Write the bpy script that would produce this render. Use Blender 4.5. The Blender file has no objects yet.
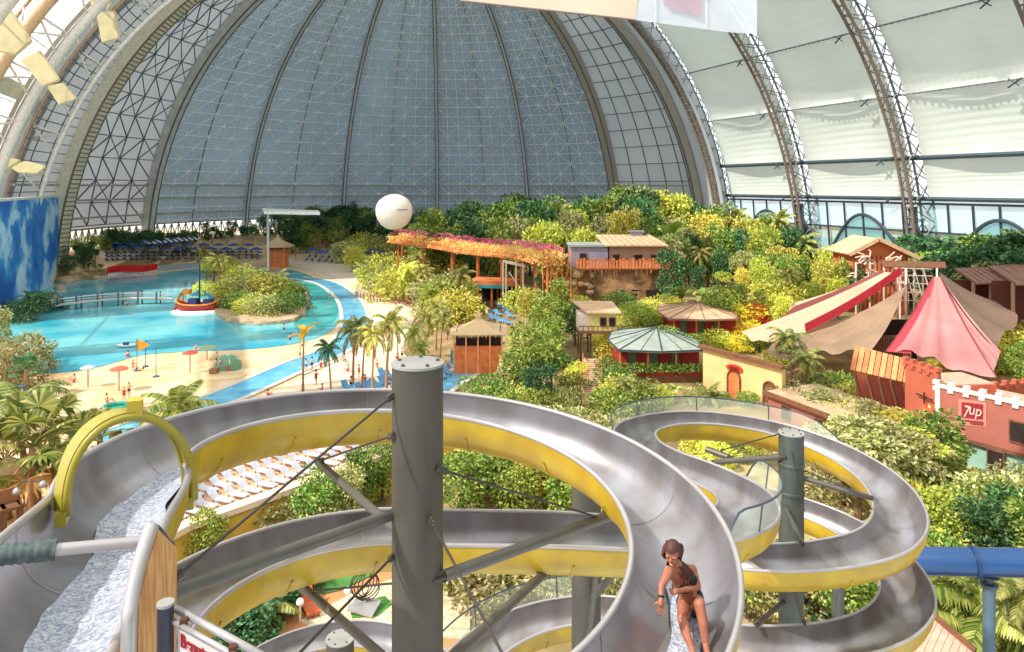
EXPO = 0.2; SKY = 1.35; SUN = 6.0
import bpy, math, random
from mathutils import Vector, Matrix, noise
R = random.Random(11)
PI = math.pi
COL = bpy.context.scene.collection
F = 693.0; HX = 512.0; HY = 187.0; CAMZ = 24.0
PSI = math.radians(22.1)

def P(px, py, Y):
    """world point seen at photo position (px, py) at distance Y in front of the camera"""
    return Vector(((px-HX)/F*Y, Y, CAMZ-(py-HY)/F*Y))
def proj(v):
    return (HX+F*v[0]/v[1], HY-F*(v[2]-CAMZ)/v[1])
def sstep(a, b, x):
    t = max(0.0, min(1.0, (x-a)/(b-a))); return t*t*(3-2*t)
def terrain(x, y):
    h = 5.2*math.exp(-(((x-28)/27.0)**2+((y-126)/30.0)**2))
    h += 4.0*math.exp(-(((x-10)/40.0)**2+((y-185)/28.0)**2))
    h *= sstep(-24, -4, x)
    r = math.hypot(x+22.7, y-191.6)
    if y > 150:
        r0 = 89-11*sstep(-112, -90, x)
        h = max(h, 6.6*sstep(r0, 97, r)*sstep(178, 190, y+.15*max(0, -x-60)))
    return h
def ring_y(px, r):
    """distance at which the ray of column px meets the circle of radius r about the dome centre"""
    k = (px-512.0)/693.0; cx, cy = -22.7, 191.6
    a = k*k+1; b = -2*(k*cx+cy); c = cx*cx+cy*cy-r*r
    return (-b+math.sqrt(max(0, b*b-4*a*c)))/(2*a)
def G(px, py, dz=0.0):
    """point of the ground seen at (px, py)"""
    k = (py-HY)/F; kx = (px-HX)/F
    y = 25.0
    while y < 320:
        z = CAMZ-k*y
        if z <= terrain(kx*y, y)+dz: break
        y += 0.25
    return Vector((kx*y, y, terrain(kx*y, y)+dz))
def GZ(px, py, z):
    Y = F*(CAMZ-z)/(py-HY)
    return Vector(((px-HX)/F*Y, Y, z))
def hall(X, Y, Z):
    return Vector((X*math.cos(PSI)-Y*math.sin(PSI), X*math.sin(PSI)+Y*math.cos(PSI), Z))

# ---------- naming / tagging
USED = {}
def nm(name): return name
def tag(o, label, cat, group=None, kind=None):
    o['label'] = label; o['category'] = cat
    if group: o['group'] = group
    if kind: o['kind'] = kind
    return o
def thing(name, label, cat, loc=(0, 0, 0), rz=0.0, group=None):
    o = bpy.data.objects.new(name, None); COL.objects.link(o)
    o.location = loc; o.rotation_euler = (0, 0, rz); o.empty_display_size = .1
    return tag(o, label, cat, group)
def part_label(o, s): o['label'] = s; return o

class MB:
    def __init__(s): s.v = []; s.f = []
    def add(s, v, f):
        b = len(s.v); s.v.extend([tuple(p) for p in v]); s.f.extend([tuple(i+b for i in q) for q in f]); return s
    def box(s, c, d, rz=0.0, M=None):
        x, y, z = d[0]/2, d[1]/2, d[2]/2
        vs = [Vector((i*x, j*y, k*z)) for i in (-1, 1) for j in (-1, 1) for k in (-1, 1)]
        m = M or Matrix.Rotation(rz, 3, 'Z')
        c = Vector(c)
        return s.add([m @ p + c for p in vs], [(0, 1, 3, 2), (4, 6, 7, 5), (0, 4, 5, 1), (2, 3, 7, 6), (0, 2, 6, 4), (1, 5, 7, 3)])
    def bar(s, p0, p1, w, h, up=(0, 0, 1)):
        p0 = Vector(p0); p1 = Vector(p1); t = (p1-p0); L = t.length
        if L < 1e-6: return s
        t.normalize(); u = Vector(up); 
        if abs(t.dot(u)) > .99: u = Vector((1, 0, 0))
        a = t.cross(u).normalized(); b = a.cross(t)
        vs = []
        for q in (p0, p1):
            for i, j in ((-1, -1), (1, -1), (1, 1), (-1, 1)): vs.append(q+a*(i*w/2)+b*(j*h/2))
        return s.add(vs, [(0, 1, 2, 3), (7, 6, 5, 4), (0, 4, 5, 1), (1, 5, 6, 2), (2, 6, 7, 3), (3, 7, 4, 0)])
    def tube(s, pts, r, n=8, cap=True, closed=False):
        pts = [Vector(p) for p in pts]; N = len(pts)
        rr = r if isinstance(r, (list, tuple)) else [r]*N
        b = len(s.v); a = None
        for i in range(N):
            t = (pts[min(i+1, N-1)]-pts[max(i-1, 0)])
            if closed: t = pts[(i+1) % N]-pts[i-1]
            t.normalize() if t.length > 0 else None
            if a is None:
                a = t.orthogonal().normalized()
            else:
                a = a-t*a.dot(t)
                a = a.normalized() if a.length > 1e-6 else t.orthogonal().normalized()
            c = t.cross(a)
            for k in range(n):
                g = 2*PI*k/n
                s.v.append(tuple(pts[i]+(a*math.cos(g)+c*math.sin(g))*rr[i]))
        for i in range(N if closed else N-1):
            j = (i+1) % N
            for k in range(n):
                s.f.append((b+i*n+k, b+i*n+(k+1) % n, b+j*n+(k+1) % n, b+j*n+k))
        if cap and not closed:
            s.f.append(tuple(b+k for k in range(n))[::-1]); s.f.append(tuple(b+(N-1)*n+k for k in range(n)))
        return s
    def lathe(s, prof, c=(0, 0, 0), n=16, sx=1, sy=1):
        b = len(s.v); c = Vector(c)
        for r, z in prof:
            for k in range(n):
                g = 2*PI*k/n
                s.v.append((c.x+r*math.cos(g)*sx, c.y+r*math.sin(g)*sy, c.z+z))
        for i in range(len(prof)-1):
            for k in range(n):
                s.f.append((b+i*n+k, b+i*n+(k+1) % n, b+(i+1)*n+(k+1) % n, b+(i+1)*n+k))
        s.f.append(tuple(b+k for k in range(n))[::-1]); s.f.append(tuple(b+(len(prof)-1)*n+k for k in range(n)))
        return s
    def prism(s, poly, z0, z1):
        n = len(poly)
        zz0 = z0 if isinstance(z0, (list, tuple)) else [z0]*n
        zz1 = z1 if isinstance(z1, (list, tuple)) else [z1]*n
        v = [(p[0], p[1], zz0[i]) for i, p in enumerate(poly)]+[(p[0], p[1], zz1[i]) for i, p in enumerate(poly)]
        f = [tuple(range(n))[::-1], tuple(range(n, 2*n))]+[(i, (i+1) % n, n+(i+1) % n, n+i) for i in range(n)]
        return s.add(v, f)
    def slab(s, quad, t, nrm=None):
        """thick plate from a planar polygon in space"""
        q = [Vector(p) for p in quad]; n = len(q)
        N = nrm or (q[1]-q[0]).cross(q[2]-q[1]).normalized()
        v = [p for p in q]+[p-N*t for p in q]
        return s.add(v, [tuple(range(n)), tuple(range(n, 2*n))[::-1]]+[(i, n+i, n+(i+1) % n, (i+1) % n) for i in range(n)])
    def grid(s, rows, thick=None):
        b = len(s.v); m = len(rows[0])
        for r in rows:
            for p in r: s.v.append(tuple(p))
        for i in range(len(rows)-1):
            for j in range(m-1):
                s.f.append((b+i*m+j, b+i*m+j+1, b+(i+1)*m+j+1, b+(i+1)*m+j))
        return s
    def ball(s, c, r, n=10, m=6, jit=0, seed=0):
        rx, ry, rz = r if isinstance(r, (list, tuple)) else (r, r, r)
        rn = random.Random(seed); b = len(s.v); c = Vector(c)
        s.v.append((c.x, c.y, c.z-rz))
        for i in range(1, m):
            t = -PI/2+PI*i/m
            for k in range(n):
                g = 2*PI*k/n; j = 1+rn.uniform(-jit, jit)
                s.v.append((c.x+rx*j*math.cos(t)*math.cos(g), c.y+ry*j*math.cos(t)*math.sin(g), c.z+rz*j*math.sin(t)))
        s.v.append((c.x, c.y, c.z+rz)); T = len(s.v)-1
        for k in range(n): s.f.append((b, b+1+(k+1) % n, b+1+k))
        for i in range(m-2):
            for k in range(n):
                s.f.append((b+1+i*n+k, b+1+i*n+(k+1) % n, b+1+(i+1)*n+(k+1) % n, b+1+(i+1)*n+k))
        for k in range(n): s.f.append((T, b+1+(m-2)*n+k, b+1+(m-2)*n+(k+1) % n))
        return s
    def build(s, name, mat, parent=None, smooth=False, world=True, angle=None):
        """world=True: vertices are world coordinates, moved into the parent's frame"""
        me = bpy.data.meshes.new(name)
        vs = s.v
        if parent is not None and world:
            Mx = wmat(parent).inverted()
            vs = [tuple(Mx @ Vector(p)) for p in vs]
        me.from_pydata(vs, [], s.f); me.update()
        o = bpy.data.objects.new(name, me); COL.objects.link(o)
        if parent is not None: o.parent = parent
        if isinstance(mat, (list, tuple)):
            for q in mat: me.materials.append(q)
        elif mat: me.materials.append(mat)
        if smooth:
            me.polygons.foreach_set('use_smooth', [True]*len(me.polygons))
            if angle:
                me.set_sharp_from_angle(angle=math.radians(angle))
        return o
def wmat(o):
    m = Matrix.Translation(o.location) @ o.rotation_euler.to_matrix().to_4x4() @ Matrix.Diagonal((*o.scale, 1))
    return wmat(o.parent) @ m if o.parent else m
def kids(o): return [c for c in CH.get(o.name, [])]
CH = {}
def dup(root, loc, rz=0.0, sc=1.0, label=None, group=None, mats=None):
    r = root.copy(); COL.objects.link(r); r.location = loc; r.rotation_euler = (0, 0, rz)
    r.scale = sc if isinstance(sc, (list, tuple)) else (sc, sc, sc)
    if label: r['label'] = label
    if group: r['group'] = group
    for ch in list(root.children):
        c = ch.copy(); COL.objects.link(c); c.parent = r
        for g in list(ch.children):
            d = g.copy(); COL.objects.link(d); d.parent = c
    return r
class Proto:
    """first use moves the prototype itself, later uses copy it"""
    def __init__(s, root): s.root = root; s.used = False
    def put(s, loc, rz=0.0, sc=1.0, label=None, group=None):
        scl = sc if isinstance(sc, (list, tuple)) else (sc, sc, sc)
        if not s.used:
            s.used = True; r = s.root
            r.location = loc; r.rotation_euler = (0, 0, rz); r.scale = scl
            if label: r['label'] = label
            if group: r['group'] = group
            return r
        return dup(s.root, loc, rz, scl, label, group)

def catmull(pts, per=6):
    out = []; n = len(pts)
    for i in range(n-1):
        p0, p1, p2, p3 = (pts[max(i-1, 0)], pts[i], pts[i+1], pts[min(i+2, n-1)])
        for k in range(per):
            t = k/per
            out.append(Vector([.5*((2*b)+(-a+c)*t+(2*a-5*b+4*c-d)*t*t+(-a+3*b-3*c+d)*t**3) for a, b, c, d in zip(p0, p1, p2, p3)]))
    out.append(Vector(pts[-1])); return out
def resample(pts, step):
    out = [pts[0].copy()]; acc = 0.0
    for a, b in zip(pts, pts[1:]):
        L = (b-a).length; d = step-acc
        while d <= L:
            out.append(a.lerp(b, d/L)); d += step
        acc = L-(d-step)
    if (out[-1]-pts[-1]).length > step*.3: out.append(pts[-1].copy())
    return out

def text_mesh(name, body, size, Mx, parent, mat, shear=0, ext=.01, off=.028):
    cu = bpy.data.curves.new(name, 'FONT'); cu.body = body; cu.size = size; cu.extrude = ext; cu.offset = size*off; cu.shear = shear
    o = bpy.data.objects.new(name, cu); COL.objects.link(o)
    me = bpy.data.meshes.new_from_object(o.evaluated_get(bpy.context.evaluated_depsgraph_get())); bpy.data.objects.remove(o); bpy.data.curves.remove(cu)
    me.transform(wmat(parent).inverted() @ Mx); me.materials.clear(); me.materials.append(mat)
    q = bpy.data.objects.new(name, me); COL.objects.link(q); q.parent = parent; return q
# ---------- materials
MAT = {}
def srgb(c):
    return tuple((x/255/12.92 if x/255 <= .04045 else ((x/255+.055)/1.055)**2.4) for x in c)
def pm(name, rgb, rough=.6, metal=0.0, var=.12, scale=2.0, bump=0.0, bscale=20.0, rgb2=None, coat=0.0, spec=.5, stretch=None, detail=4):
    if name in MAT: return MAT[name]
    m = bpy.data.materials.new(name); m.use_nodes = True; nt = m.node_tree; N = nt.nodes; L = nt.links
    b = N['Principled BSDF']; b.inputs['Roughness'].default_value = rough; b.inputs['Metallic'].default_value = metal
    b.inputs['Specular IOR Level'].default_value = spec; b.inputs['Coat Weight'].default_value = coat
    c = srgb(rgb)
    tc = N.new('ShaderNodeTexCoord'); mp = N.new('ShaderNodeMapping'); L.new(tc.outputs['Object'], mp.inputs[0])
    if stretch: mp.inputs['Scale'].default_value = stretch
    no = N.new('ShaderNodeTexNoise'); no.inputs['Scale'].default_value = scale; no.inputs['Detail'].default_value = detail
    L.new(mp.outputs[0], no.inputs['Vector'])
    rp = N.new('ShaderNodeValToRGB'); L.new(no.outputs[0], rp.inputs[0])
    lo = tuple(max(0, x*(1-var)) for x in c); hi = tuple(min(1, x*(1+var)) for x in c)
    if rgb2: lo, hi = c, srgb(rgb2)
    rp.color_ramp.elements[0].position = .35; rp.color_ramp.elements[1].position = .65
    rp.color_ramp.elements[0].color = (*lo, 1); rp.color_ramp.elements[1].color = (*hi, 1)
    L.new(rp.outputs[0], b.inputs['Base Color'])
    if bump:
        n2 = N.new('ShaderNodeTexNoise'); n2.inputs['Scale'].default_value = bscale; L.new(mp.outputs[0], n2.inputs['Vector'])
        bp = N.new('ShaderNodeBump'); bp.inputs['Strength'].default_value = bump; L.new(n2.outputs[0], bp.inputs['Height']); L.new(bp.outputs[0], b.inputs['Normal'])
    MAT[name] = m; return m
def leafmat(name, cs, trans=.35, objvar=.12):
    if name in MAT: return MAT[name]
    m = bpy.data.materials.new(name); m.use_nodes = True; nt = m.node_tree; N = nt.nodes; L = nt.links
    b = N['Principled BSDF']; out = N['Material Output']
    ge = N.new('ShaderNodeNewGeometry'); rp = N.new('ShaderNodeValToRGB'); L.new(ge.outputs['Random Per Island'], rp.inputs[0])
    e = rp.color_ramp.elements
    e[0].color = (*srgb(cs[0]), 1); e[1].color = (*srgb(cs[-1]), 1)
    for i, c in enumerate(cs[1:-1]):
        q = e.new((i+1)/(len(cs)-1)); q.color = (*srgb(c), 1)
    oi = N.new('ShaderNodeObjectInfo'); hs = N.new('ShaderNodeHueSaturation')
    mh = N.new('ShaderNodeMapRange'); mh.inputs[3].default_value = .5-objvar*.22; mh.inputs[4].default_value = .5+objvar*.22
    mv = N.new('ShaderNodeMapRange'); mv.inputs[3].default_value = 1-objvar*2.2; mv.inputs[4].default_value = 1+objvar*2.2
    mul = N.new('ShaderNodeMath'); mul.operation = 'MULTIPLY'; mul.inputs[1].default_value = 7.31
    fr = N.new('ShaderNodeMath'); fr.operation = 'FRACT'
    L.new(oi.outputs['Random'], mh.inputs[0]); L.new(oi.outputs['Random'], mul.inputs[0]); L.new(mul.outputs[0], fr.inputs[0]); L.new(fr.outputs[0], mv.inputs[0])
    L.new(mh.outputs[0], hs.inputs['Hue']); L.new(mv.outputs[0], hs.inputs['Value']); L.new(rp.outputs[0], hs.inputs['Color'])
    L.new(hs.outputs[0], b.inputs['Base Color']); b.inputs['Roughness'].default_value = .55
    tr = N.new('ShaderNodeBsdfTranslucent'); L.new(hs.outputs[0], tr.inputs[0])
    mx = N.new('ShaderNodeMixShader'); mx.inputs[0].default_value = trans
    L.new(b.outputs[0], mx.inputs[1]); L.new(tr.outputs[0], mx.inputs[2]); L.new(mx.outputs[0], out.inputs[0])
    MAT[name] = m; return m
def sheetmat(name, rgb, translucent=.4, transparent=0.0, var=.06, scale=.2, rough=.5):
    if name in MAT: return MAT[name]
    m = bpy.data.materials.new(name); m.use_nodes = True; nt = m.node_tree; N = nt.nodes; L = nt.links
    b = N['Principled BSDF']; out = N['Material Output']; b.inputs['Roughness'].default_value = rough
    tc = N.new('ShaderNodeTexCoord'); no = N.new('ShaderNodeTexNoise'); no.inputs['Scale'].default_value = scale; L.new(tc.outputs['Object'], no.inputs['Vector'])
    c = srgb(rgb); rp = N.new('ShaderNodeValToRGB'); L.new(no.outputs[0], rp.inputs[0])
    rp.color_ramp.elements[0].position = .3; rp.color_ramp.elements[1].position = .7
    rp.color_ramp.elements[0].color = (*[x*(1-var) for x in c], 1); rp.color_ramp.elements[1].color = (*[min(1, x*(1+var)) for x in c], 1)
    L.new(rp.outputs[0], b.inputs['Base Color'])
    tr = N.new('ShaderNodeBsdfTranslucent'); L.new(rp.outputs[0], tr.inputs[0])
    mx = N.new('ShaderNodeMixShader'); mx.inputs[0].default_value = translucent
    L.new(b.outputs[0], mx.inputs[1]); L.new(tr.outputs[0], mx.inputs[2])
    last = mx
    if transparent:
        tp = N.new('ShaderNodeBsdfTransparent'); m2 = N.new('ShaderNodeMixShader'); m2.inputs[0].default_value = transparent
        L.new(mx.outputs[0], m2.inputs[1]); L.new(tp.outputs[0], m2.inputs[2]); last = m2
    L.new(last.outputs[0], out.inputs[0])
    MAT[name] = m; return m
def glassmat(name, rgb=(225, 240, 235), alpha=.25):
    if name in MAT: return MAT[name]
    m = bpy.data.materials.new(name); m.use_nodes = True; nt = m.node_tree; N = nt.nodes; L = nt.links
    b = N['Principled BSDF']; out = N['Material Output']; b.inputs['Base Color'].default_value = (*srgb(rgb), 1); b.inputs['Roughness'].default_value = .12
    no = N.new('ShaderNodeTexNoise'); no.inputs['Scale'].default_value = 3.0
    mr = N.new('ShaderNodeMapRange'); mr.inputs[3].default_value = 1-alpha*1.2; mr.inputs[4].default_value = 1-alpha*.8; L.new(no.outputs[0], mr.inputs[0])
    tp = N.new('ShaderNodeBsdfTransparent'); mx = N.new('ShaderNodeMixShader'); L.new(mr.outputs[0], mx.inputs[0])
    L.new(b.outputs[0], mx.inputs[1]); L.new(tp.outputs[0], mx.inputs[2]); L.new(mx.outputs[0], out.inputs[0])
    MAT[name] = m; return m
# ================= the hall
M_shade0 = pm('cream_shadow_band', (214, 204, 176), .7, 0, .08, .5)
XC, D0, HR, HD = 51.0, 186.0, 99.0, 101.0
M_frame = pm('painted_grey_steel', (120, 122, 122), .5, .3)
M_rib = pm('weathered_grey_rib', (196, 194, 186), .6, 0, .12, .6)
M_chord = pm('tan_painted_steel', (214, 176, 140), .5, .1)
M_chordw = pm('white_painted_steel', (222, 216, 208), .5, .1)
M_chordr = pm('brown_grey_steel', (128, 112, 100), .55, .2)
M_dark = pm('dark_slate_steel', (62, 76, 86), .5, .2)
M_line = pm('pale_lattice_steel', (246, 250, 246), .5, 0)
M_lined = pm('dark_lattice_steel', (96, 102, 108), .5, .1)
M_skin = sheetmat('blue_grey_dome_skin', (146, 166, 182), .12, 0, .12, .04)
M_skin2 = sheetmat('light_grey_dome_skin', (186, 192, 194), .2, 0, .08, .05)
M_skin3 = sheetmat('grey_louvred_skin', (170, 174, 178), .2, 0, .08, .05)
M_memb = sheetmat('translucent_white_membrane', (206, 212, 202), .36, 0, .05, .08)
M_roofm = sheetmat('translucent_roof_membrane', (226, 230, 220), .5)
M_foil = sheetmat('clear_roof_foil', (245, 247, 250), .6, .72)
M_strip = sheetmat('clear_skylight_strip', (248, 250, 252), .7, .6)
M_glaz = glassmat('pale_blue_glazing', (150, 205, 215), .55)

def dome(a, ph, r=HR, h=HD):
    rr = r*math.cos(ph)
    return hall(XC+rr*math.sin(a), D0+rr*math.cos(a), h*r/HR*math.sin(ph))
A0, DA = -1.296, .399
def panel(k, mat, lat, fine, label):
    a0, a1 = (A0+k*DA, A0+(k+1)*DA) if k >= 0 else (-1.64, A0)
    p0, p1 = .12, 1.5
    rows = []
    for i in range(40):
        ph = p0+(p1-p0)*i/39
        rows.append([dome(a0+(a1-a0)*j/8, ph, HR+.6) for j in range(9)])
    o = MB().grid(rows).build('wall_far', mat, None, True); o['kind'] = 'structure'; o['label'] = label
    # lattice in front of the skin
    mb = MB(); nx = 8 if fine else 5; top = 1.12
    ny = 24 if fine else 15
    if k == -1: nx, ny = 3, 40
    def q(i, j): 
        ph = .13+(top-.13)*(j/ny); return dome(a0+(a1-a0)*i/nx, ph, HR-.5)
    w = .19 if fine else .26
    if k == -1: w = .2
    for j in range(ny+1):
        for i in range(nx):
            mb.bar(q(i, j), q(i+1, j), w, w)
            if j < ny:
                if lat == 'x' :
                    if (i+j) % 2: mb.bar(q(i, j), q(i+1, j+1), w, w)
                    else: mb.bar(q(i+1, j), q(i, j+1), w, w)
                if lat == 'tri':
                    if (j) % 2: mb.bar(q(i, j), q(i+1, j+1), w*1.1, w*1.1); 
                    else: mb.bar(q(i+1, j), q(i, j+1), w*1.1, w*1.1)
                    if (i+j) % 2: mb.bar(q(i+1, j), q(i, j+1), w*.8, w*.8)
    for i in range(nx+1):
        pts = [q(i, j) for j in range(ny+1)]
        for a, b in zip(pts, pts[1:]): mb.bar(a, b, w, w)
    mb.build('lattice', M_lined if lat in ('tri', 'grid') else M_line, o)
    if fine:
        nb = MB()
        for j in range(1, ny, 2):
            for i in range(0, nx+1):
                if (i+j//2*1) % 2 == 0:
                    nb.ball(q(i, j), .42, 6, 4)
        nb.build('node', pm('lattice_node_steel', (232, 226, 190), .5), o)
        # dark centre seam
        sb = MB()
        for i in (4,):
            for j in range(60):
                sb.bar(dome(a0+(a1-a0)*.5, .07+1.3*j/60, HR-.2), dome(a0+(a1-a0)*.5, .07+1.3*(j+1)/60, HR-.2), .5, .2)
        sb.build('seam', M_lined, o)
    # horizontal trusses low down
    hb = MB()
    for ph in (.154, .205, .248):
        for i in range(16):
            hb.bar(dome(a0+(a1-a0)*i/16, ph, HR-1.2), dome(a0+(a1-a0)*(i+1)/16, ph, HR-1.2), .4, .55)
    hb.build('purlin', pm('light_purlin_steel', (160, 164, 150), .5, .1), o)
    # glazed lattice band under the skin
    gb = MB(); rows = []
    for i in range(4):
        rows.append([dome(a0+(a1-a0)*j/12, .052+.07*i/3, HR+.4) for j in range(13)])
    g = MB().grid(rows).build('glazing_band', M_strip, o)
    bw = MB().grid([[dome(a0+(a1-a0)*j/12, .056*i/3, HR+.2) for j in range(13)] for i in range(4)]).build('base_wall', M_skin3, o)
    lb = MB()
    for j in range(14):
        x0, x1 = dome(a0+(a1-a0)*j/14, .055, HR-.3), dome(a0+(a1-a0)*(j+1)/14, .055, HR-.3)
        y0, y1 = dome(a0+(a1-a0)*j/14, .12, HR-.3), dome(a0+(a1-a0)*(j+1)/14, .12, HR-.3)
        lb.bar(x0, y1, .22, .22); lb.bar(x1, y0, .22, .22); lb.bar(x0, y0, .3, .3); lb.bar(y0, y1, .5, .4)
    lb.build('glazing_lattice', M_frame, o)
panel(-1, M_skin3, 'grid', False, 'grey louvred end bay of the dome beside the clear roof')
panel(0, M_skin3, 'tri', False, 'grey dome bay with a dark triangular lattice')
for k in range(1, 6): panel(k, M_skin, 'x', True, 'blue grey dome bay with a pale crossed lattice')
panel(6, M_skin2, 'grid', False, 'light grey dome bay with a plain rectangular grid')
def rib(k, wd, dp, mat):
    a = A0+k*DA; mb = MB(); rows_l = []
    pts = []
    for i in range(60):
        ph = .0+1.45*i/59
        c = dome(a, ph, HR-.6-dp/2); s = dome(a+.01, ph, HR-.6-dp/2)-c; s.normalize()
        n = (dome(a, ph, HR)-dome(a, ph, HR-5)).normalized()
        pts.append([c+s*wd/2-n*dp/2, c+s*wd/2+n*dp/2, c-s*wd/2+n*dp/2, c-s*wd/2-n*dp/2, c+s*wd/2-n*dp/2])
    mb.grid(pts)
    o = mb.build('trim_rib', mat); o['kind'] = 'structure'
    e = MB()
    for i in range(59):
        for q in (0, 3): e.bar(pts[i][q], pts[i+1][q], .35, .35)
        if wd > 4 and True:
            e.bar(pts[i][0], pts[i][3], .25, .25); e.bar(pts[i][0].lerp(pts[i+1][0], .5), pts[i][3].lerp(pts[i+1][3], .5), .25, .25)
    e.build('rib_edge', M_chordr if wd > 3 else M_lined, o)
rib(0, 5.0, 3.0, pm('tan_rib_cladding', (226, 216, 192), .6)); rib(1, 2.2, 3.0, M_rib)
for k in range(2, 6): rib(k, 1.1, 2.4, pm('mid_grey_rib', (206, 210, 212), .6, 0))
rib(6, 2.6, 3.0, pm('brown_grey_rib', (168, 160, 150), .6, 0)); rib(7, 1.2, 3.0, MAT['brown_grey_rib'])

def cyl(side, Y, ph, r):
    return hall(XC+side*r*math.cos(ph), Y, HD/HR*r*math.sin(ph))
def truss(k, side):
    Y = D0-35*k
    ri, rm, ro = ((93.5, 99.3, 103.5) if side < 0 else (98.5, 98.5, 104.8))
    ci, co = (M_chordw, M_chord) if side < 0 else (M_chordr, M_chordr)
    n = 26; ph = [1.25*i/n for i in range(n+1)]
    t = bpy.data.objects.new('trim_truss', None); COL.objects.link(t); t['kind'] = 'structure'
    t['label'] = 'steel roof arch truss'
    dy = 1.6
    ca = MB(); cb = MB(); dg = MB()
    if side < 0:
        ca.tube([cyl(side, Y, p, ri) for p in ph], .55 if k == 0 else .85, 8); ca.build('inner_chord', ci, t, True)
        cb.tube([cyl(side, Y-3, p, rm) for p in ph], .6 if k == 0 else 1.1, 8); cb.tube([cyl(side, Y+3, p, ro) for p in ph], .35, 8); cb.build('outer_chord', co, t, True)
        for i in range(0, n):
            dg.tube([cyl(side, Y, ph[i], ri), cyl(side, Y-3, ph[i+1 if i % 2 else i], rm)], .22, 6)
            dg.tube([cyl(side, Y, ph[i+1 if i % 2 else i], ri), cyl(side, Y+3, ph[i], ro)], .2, 6)
            dg.tube([cyl(side, Y-3, ph[i], rm), cyl(side, Y+3, ph[i+1], ro)], .16, 6)
        dg.build('web', M_chordw, t, True)
        # ladder plate along the outer chord
        ld = MB()
        for i in range(n*6):
            p = 1.2*i/(n*6); ld.bar(cyl(side, Y+1.5, p, 101.5), cyl(side, Y+3.4, p, 101.5), .18, .3)
        ld.build('ladder', M_frame, t)
    else:
        for s in (-1, 1):
            ca.tube([cyl(side, Y+s*.9, p, ri) for p in ph], .38, 6)
            cb.tube([cyl(side, Y+s*1.7, p, ro) for p in ph], .3, 6)
        for i in range(n*2):
            p = 1.25*i/(n*2); ca.bar(cyl(side, Y-.9, p, ri), cyl(side, Y+.9, p, ri), .35, .35)
        ca.build('inner_chord', ci, t, True); cb.build('outer_chord', M_frame, t, True)
        for i in range(n):
            for s in (-1, 1):
                dg.tube([cyl(side, Y+s*.9, ph[i], ri), cyl(side, Y+s*1.7, ph[i+1], ro)], .13, 5)
                dg.tube([cyl(side, Y+s*.9, ph[i+1], ri), cyl(side, Y+s*1.7, ph[i], ro)], .13, 5)
            dg.tube([cyl(side, Y-1.7, ph[i], ro), cyl(side, Y+1.7, ph[i+1], ro)], .13, 5)
            dg.tube([cyl(side, Y+1.7, ph[i], ro), cyl(side, Y-1.7, ph[i+1], ro)], .13, 5)
        dg.build('web', M_frame, t)
        if k:
            ft = MB()
            ft.tube([cyl(side, Y, .0, ri+1), cyl(side, Y, .19, ri+1.5)], 1.0, 8); ft.tube([cyl(side, Y, .17, ri+.5), cyl(side, Y, .03, ro+1)], .8, 8)
            ft.build('foot', M_dark, t, True)
    return t
for k in range(0, 5): truss(k, 1)
for k in range(0, 4): truss(k, -1)
rows = [[dome(a_, p_, HR+.5) for a_ in (1.49, 1.54, 1.60)] for p_ in [1.5*i/30 for i in range(31)]]
o = MB().grid(rows).build('wall_far', M_skin2, None, True); o['kind'] = 'structure'; o['label'] = 'narrow grey closing bay of the dome'
# closing walls between dome edge and barrel roof
for sd_, mt_ in ((1, M_skin2), (-1, M_skin3)):
    rows = [[hall(XC+sd_*r_*math.cos(p_), D0+.6, HD/HR*r_*math.sin(p_)) for r_ in (98.8, 103.8)] for p_ in [1.5*i/30 for i in range(31)]]
    o = MB().grid(rows).build('trim_gable', mt_, None); o['kind'] = 'structure'
# right membrane fields
SEAMS = [.2025, .297, .445, .61, .80, 1.05]
def field(k, lo, hi, side=1):
    Y1, Y0 = D0-35*k, D0-35*(k+1); rows = []
    n = 30; m = 16
    for i in range(n+1):
        u = i/n; ph = lo+(hi-lo)*u; row = []
        for j in range(m+1):
            w = j/m; Yv = Y0+1.7+(Y1-Y0-3.4)*w
            bulge = 1.5*(1-abs(2*w-1)**1.6)*math.sin(PI*min(1, max(0, u)))**.6
            rid = .22*math.sin(u*9*PI+1.2*w)**2*(1-.4*w)*math.sin(PI*w)**.5
            row.append(cyl(side, Yv, ph, 103.6+bulge+rid))
        rows.append(row)
    o = MB().grid(rows).build('wall_right' if hi < 1.1 else 'ceiling', M_memb if hi < 1.1 else M_roofm, None, True); o['kind'] = 'structure'
    o['label'] = 'white translucent membrane field between roof trusses'
for k in range(-0, 5):
    for lo, hi in zip(SEAMS, SEAMS[1:]): field(k, lo, hi)
for k in range(0, 5):   # seams, clear strips
    Y1, Y0 = D0-35*k, D0-35*(k+1)
    t = bpy.data.objects.new('trim_purlin', None); COL.objects.link(t); t['kind'] = 'structure'; t['label'] = 'horizontal purlins of the membrane wall'
    mb = MB()
    for i, ph in enumerate(SEAMS[:6]):
        r = .55 if i == 1 else (.5 if i == 0 else .16)
        mm = MB().tube([cyl(1, Y0, ph, 103.3), cyl(1, Y1, ph, 103.3)], r, 8)
        for j in range(22):
            yy = Y0+35*(j+.5)/22; mm.bar(cyl(1, yy-.3, ph, 103.1), cyl(1, yy+.3, ph, 103.1), .34, .3)
        mm.build('purlin', M_dark if i < 2 else M_frame, t)
        cr = MB(); c = cyl(1, Y0+8.5, ph, 102.6); cr.bar(cyl(1, Y0+7, ph+.004, 102.4), cyl(1, Y0+10, ph-.012, 102.4), .3, .2); cr.bar(cyl(1, Y0+7.8, ph-.012, 102.4), cyl(1, Y0+9.5, ph+.006, 102.4), .3, .2)
        cr.build('cross_brace', M_dark, t)
    st = MB().grid([[cyl(1, Y1-1.7+3.4*j, .03+1.4*i/40, 105.3) for j in (0, 1)] for i in range(41)]).build('skylight_strip', M_strip, t)
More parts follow.
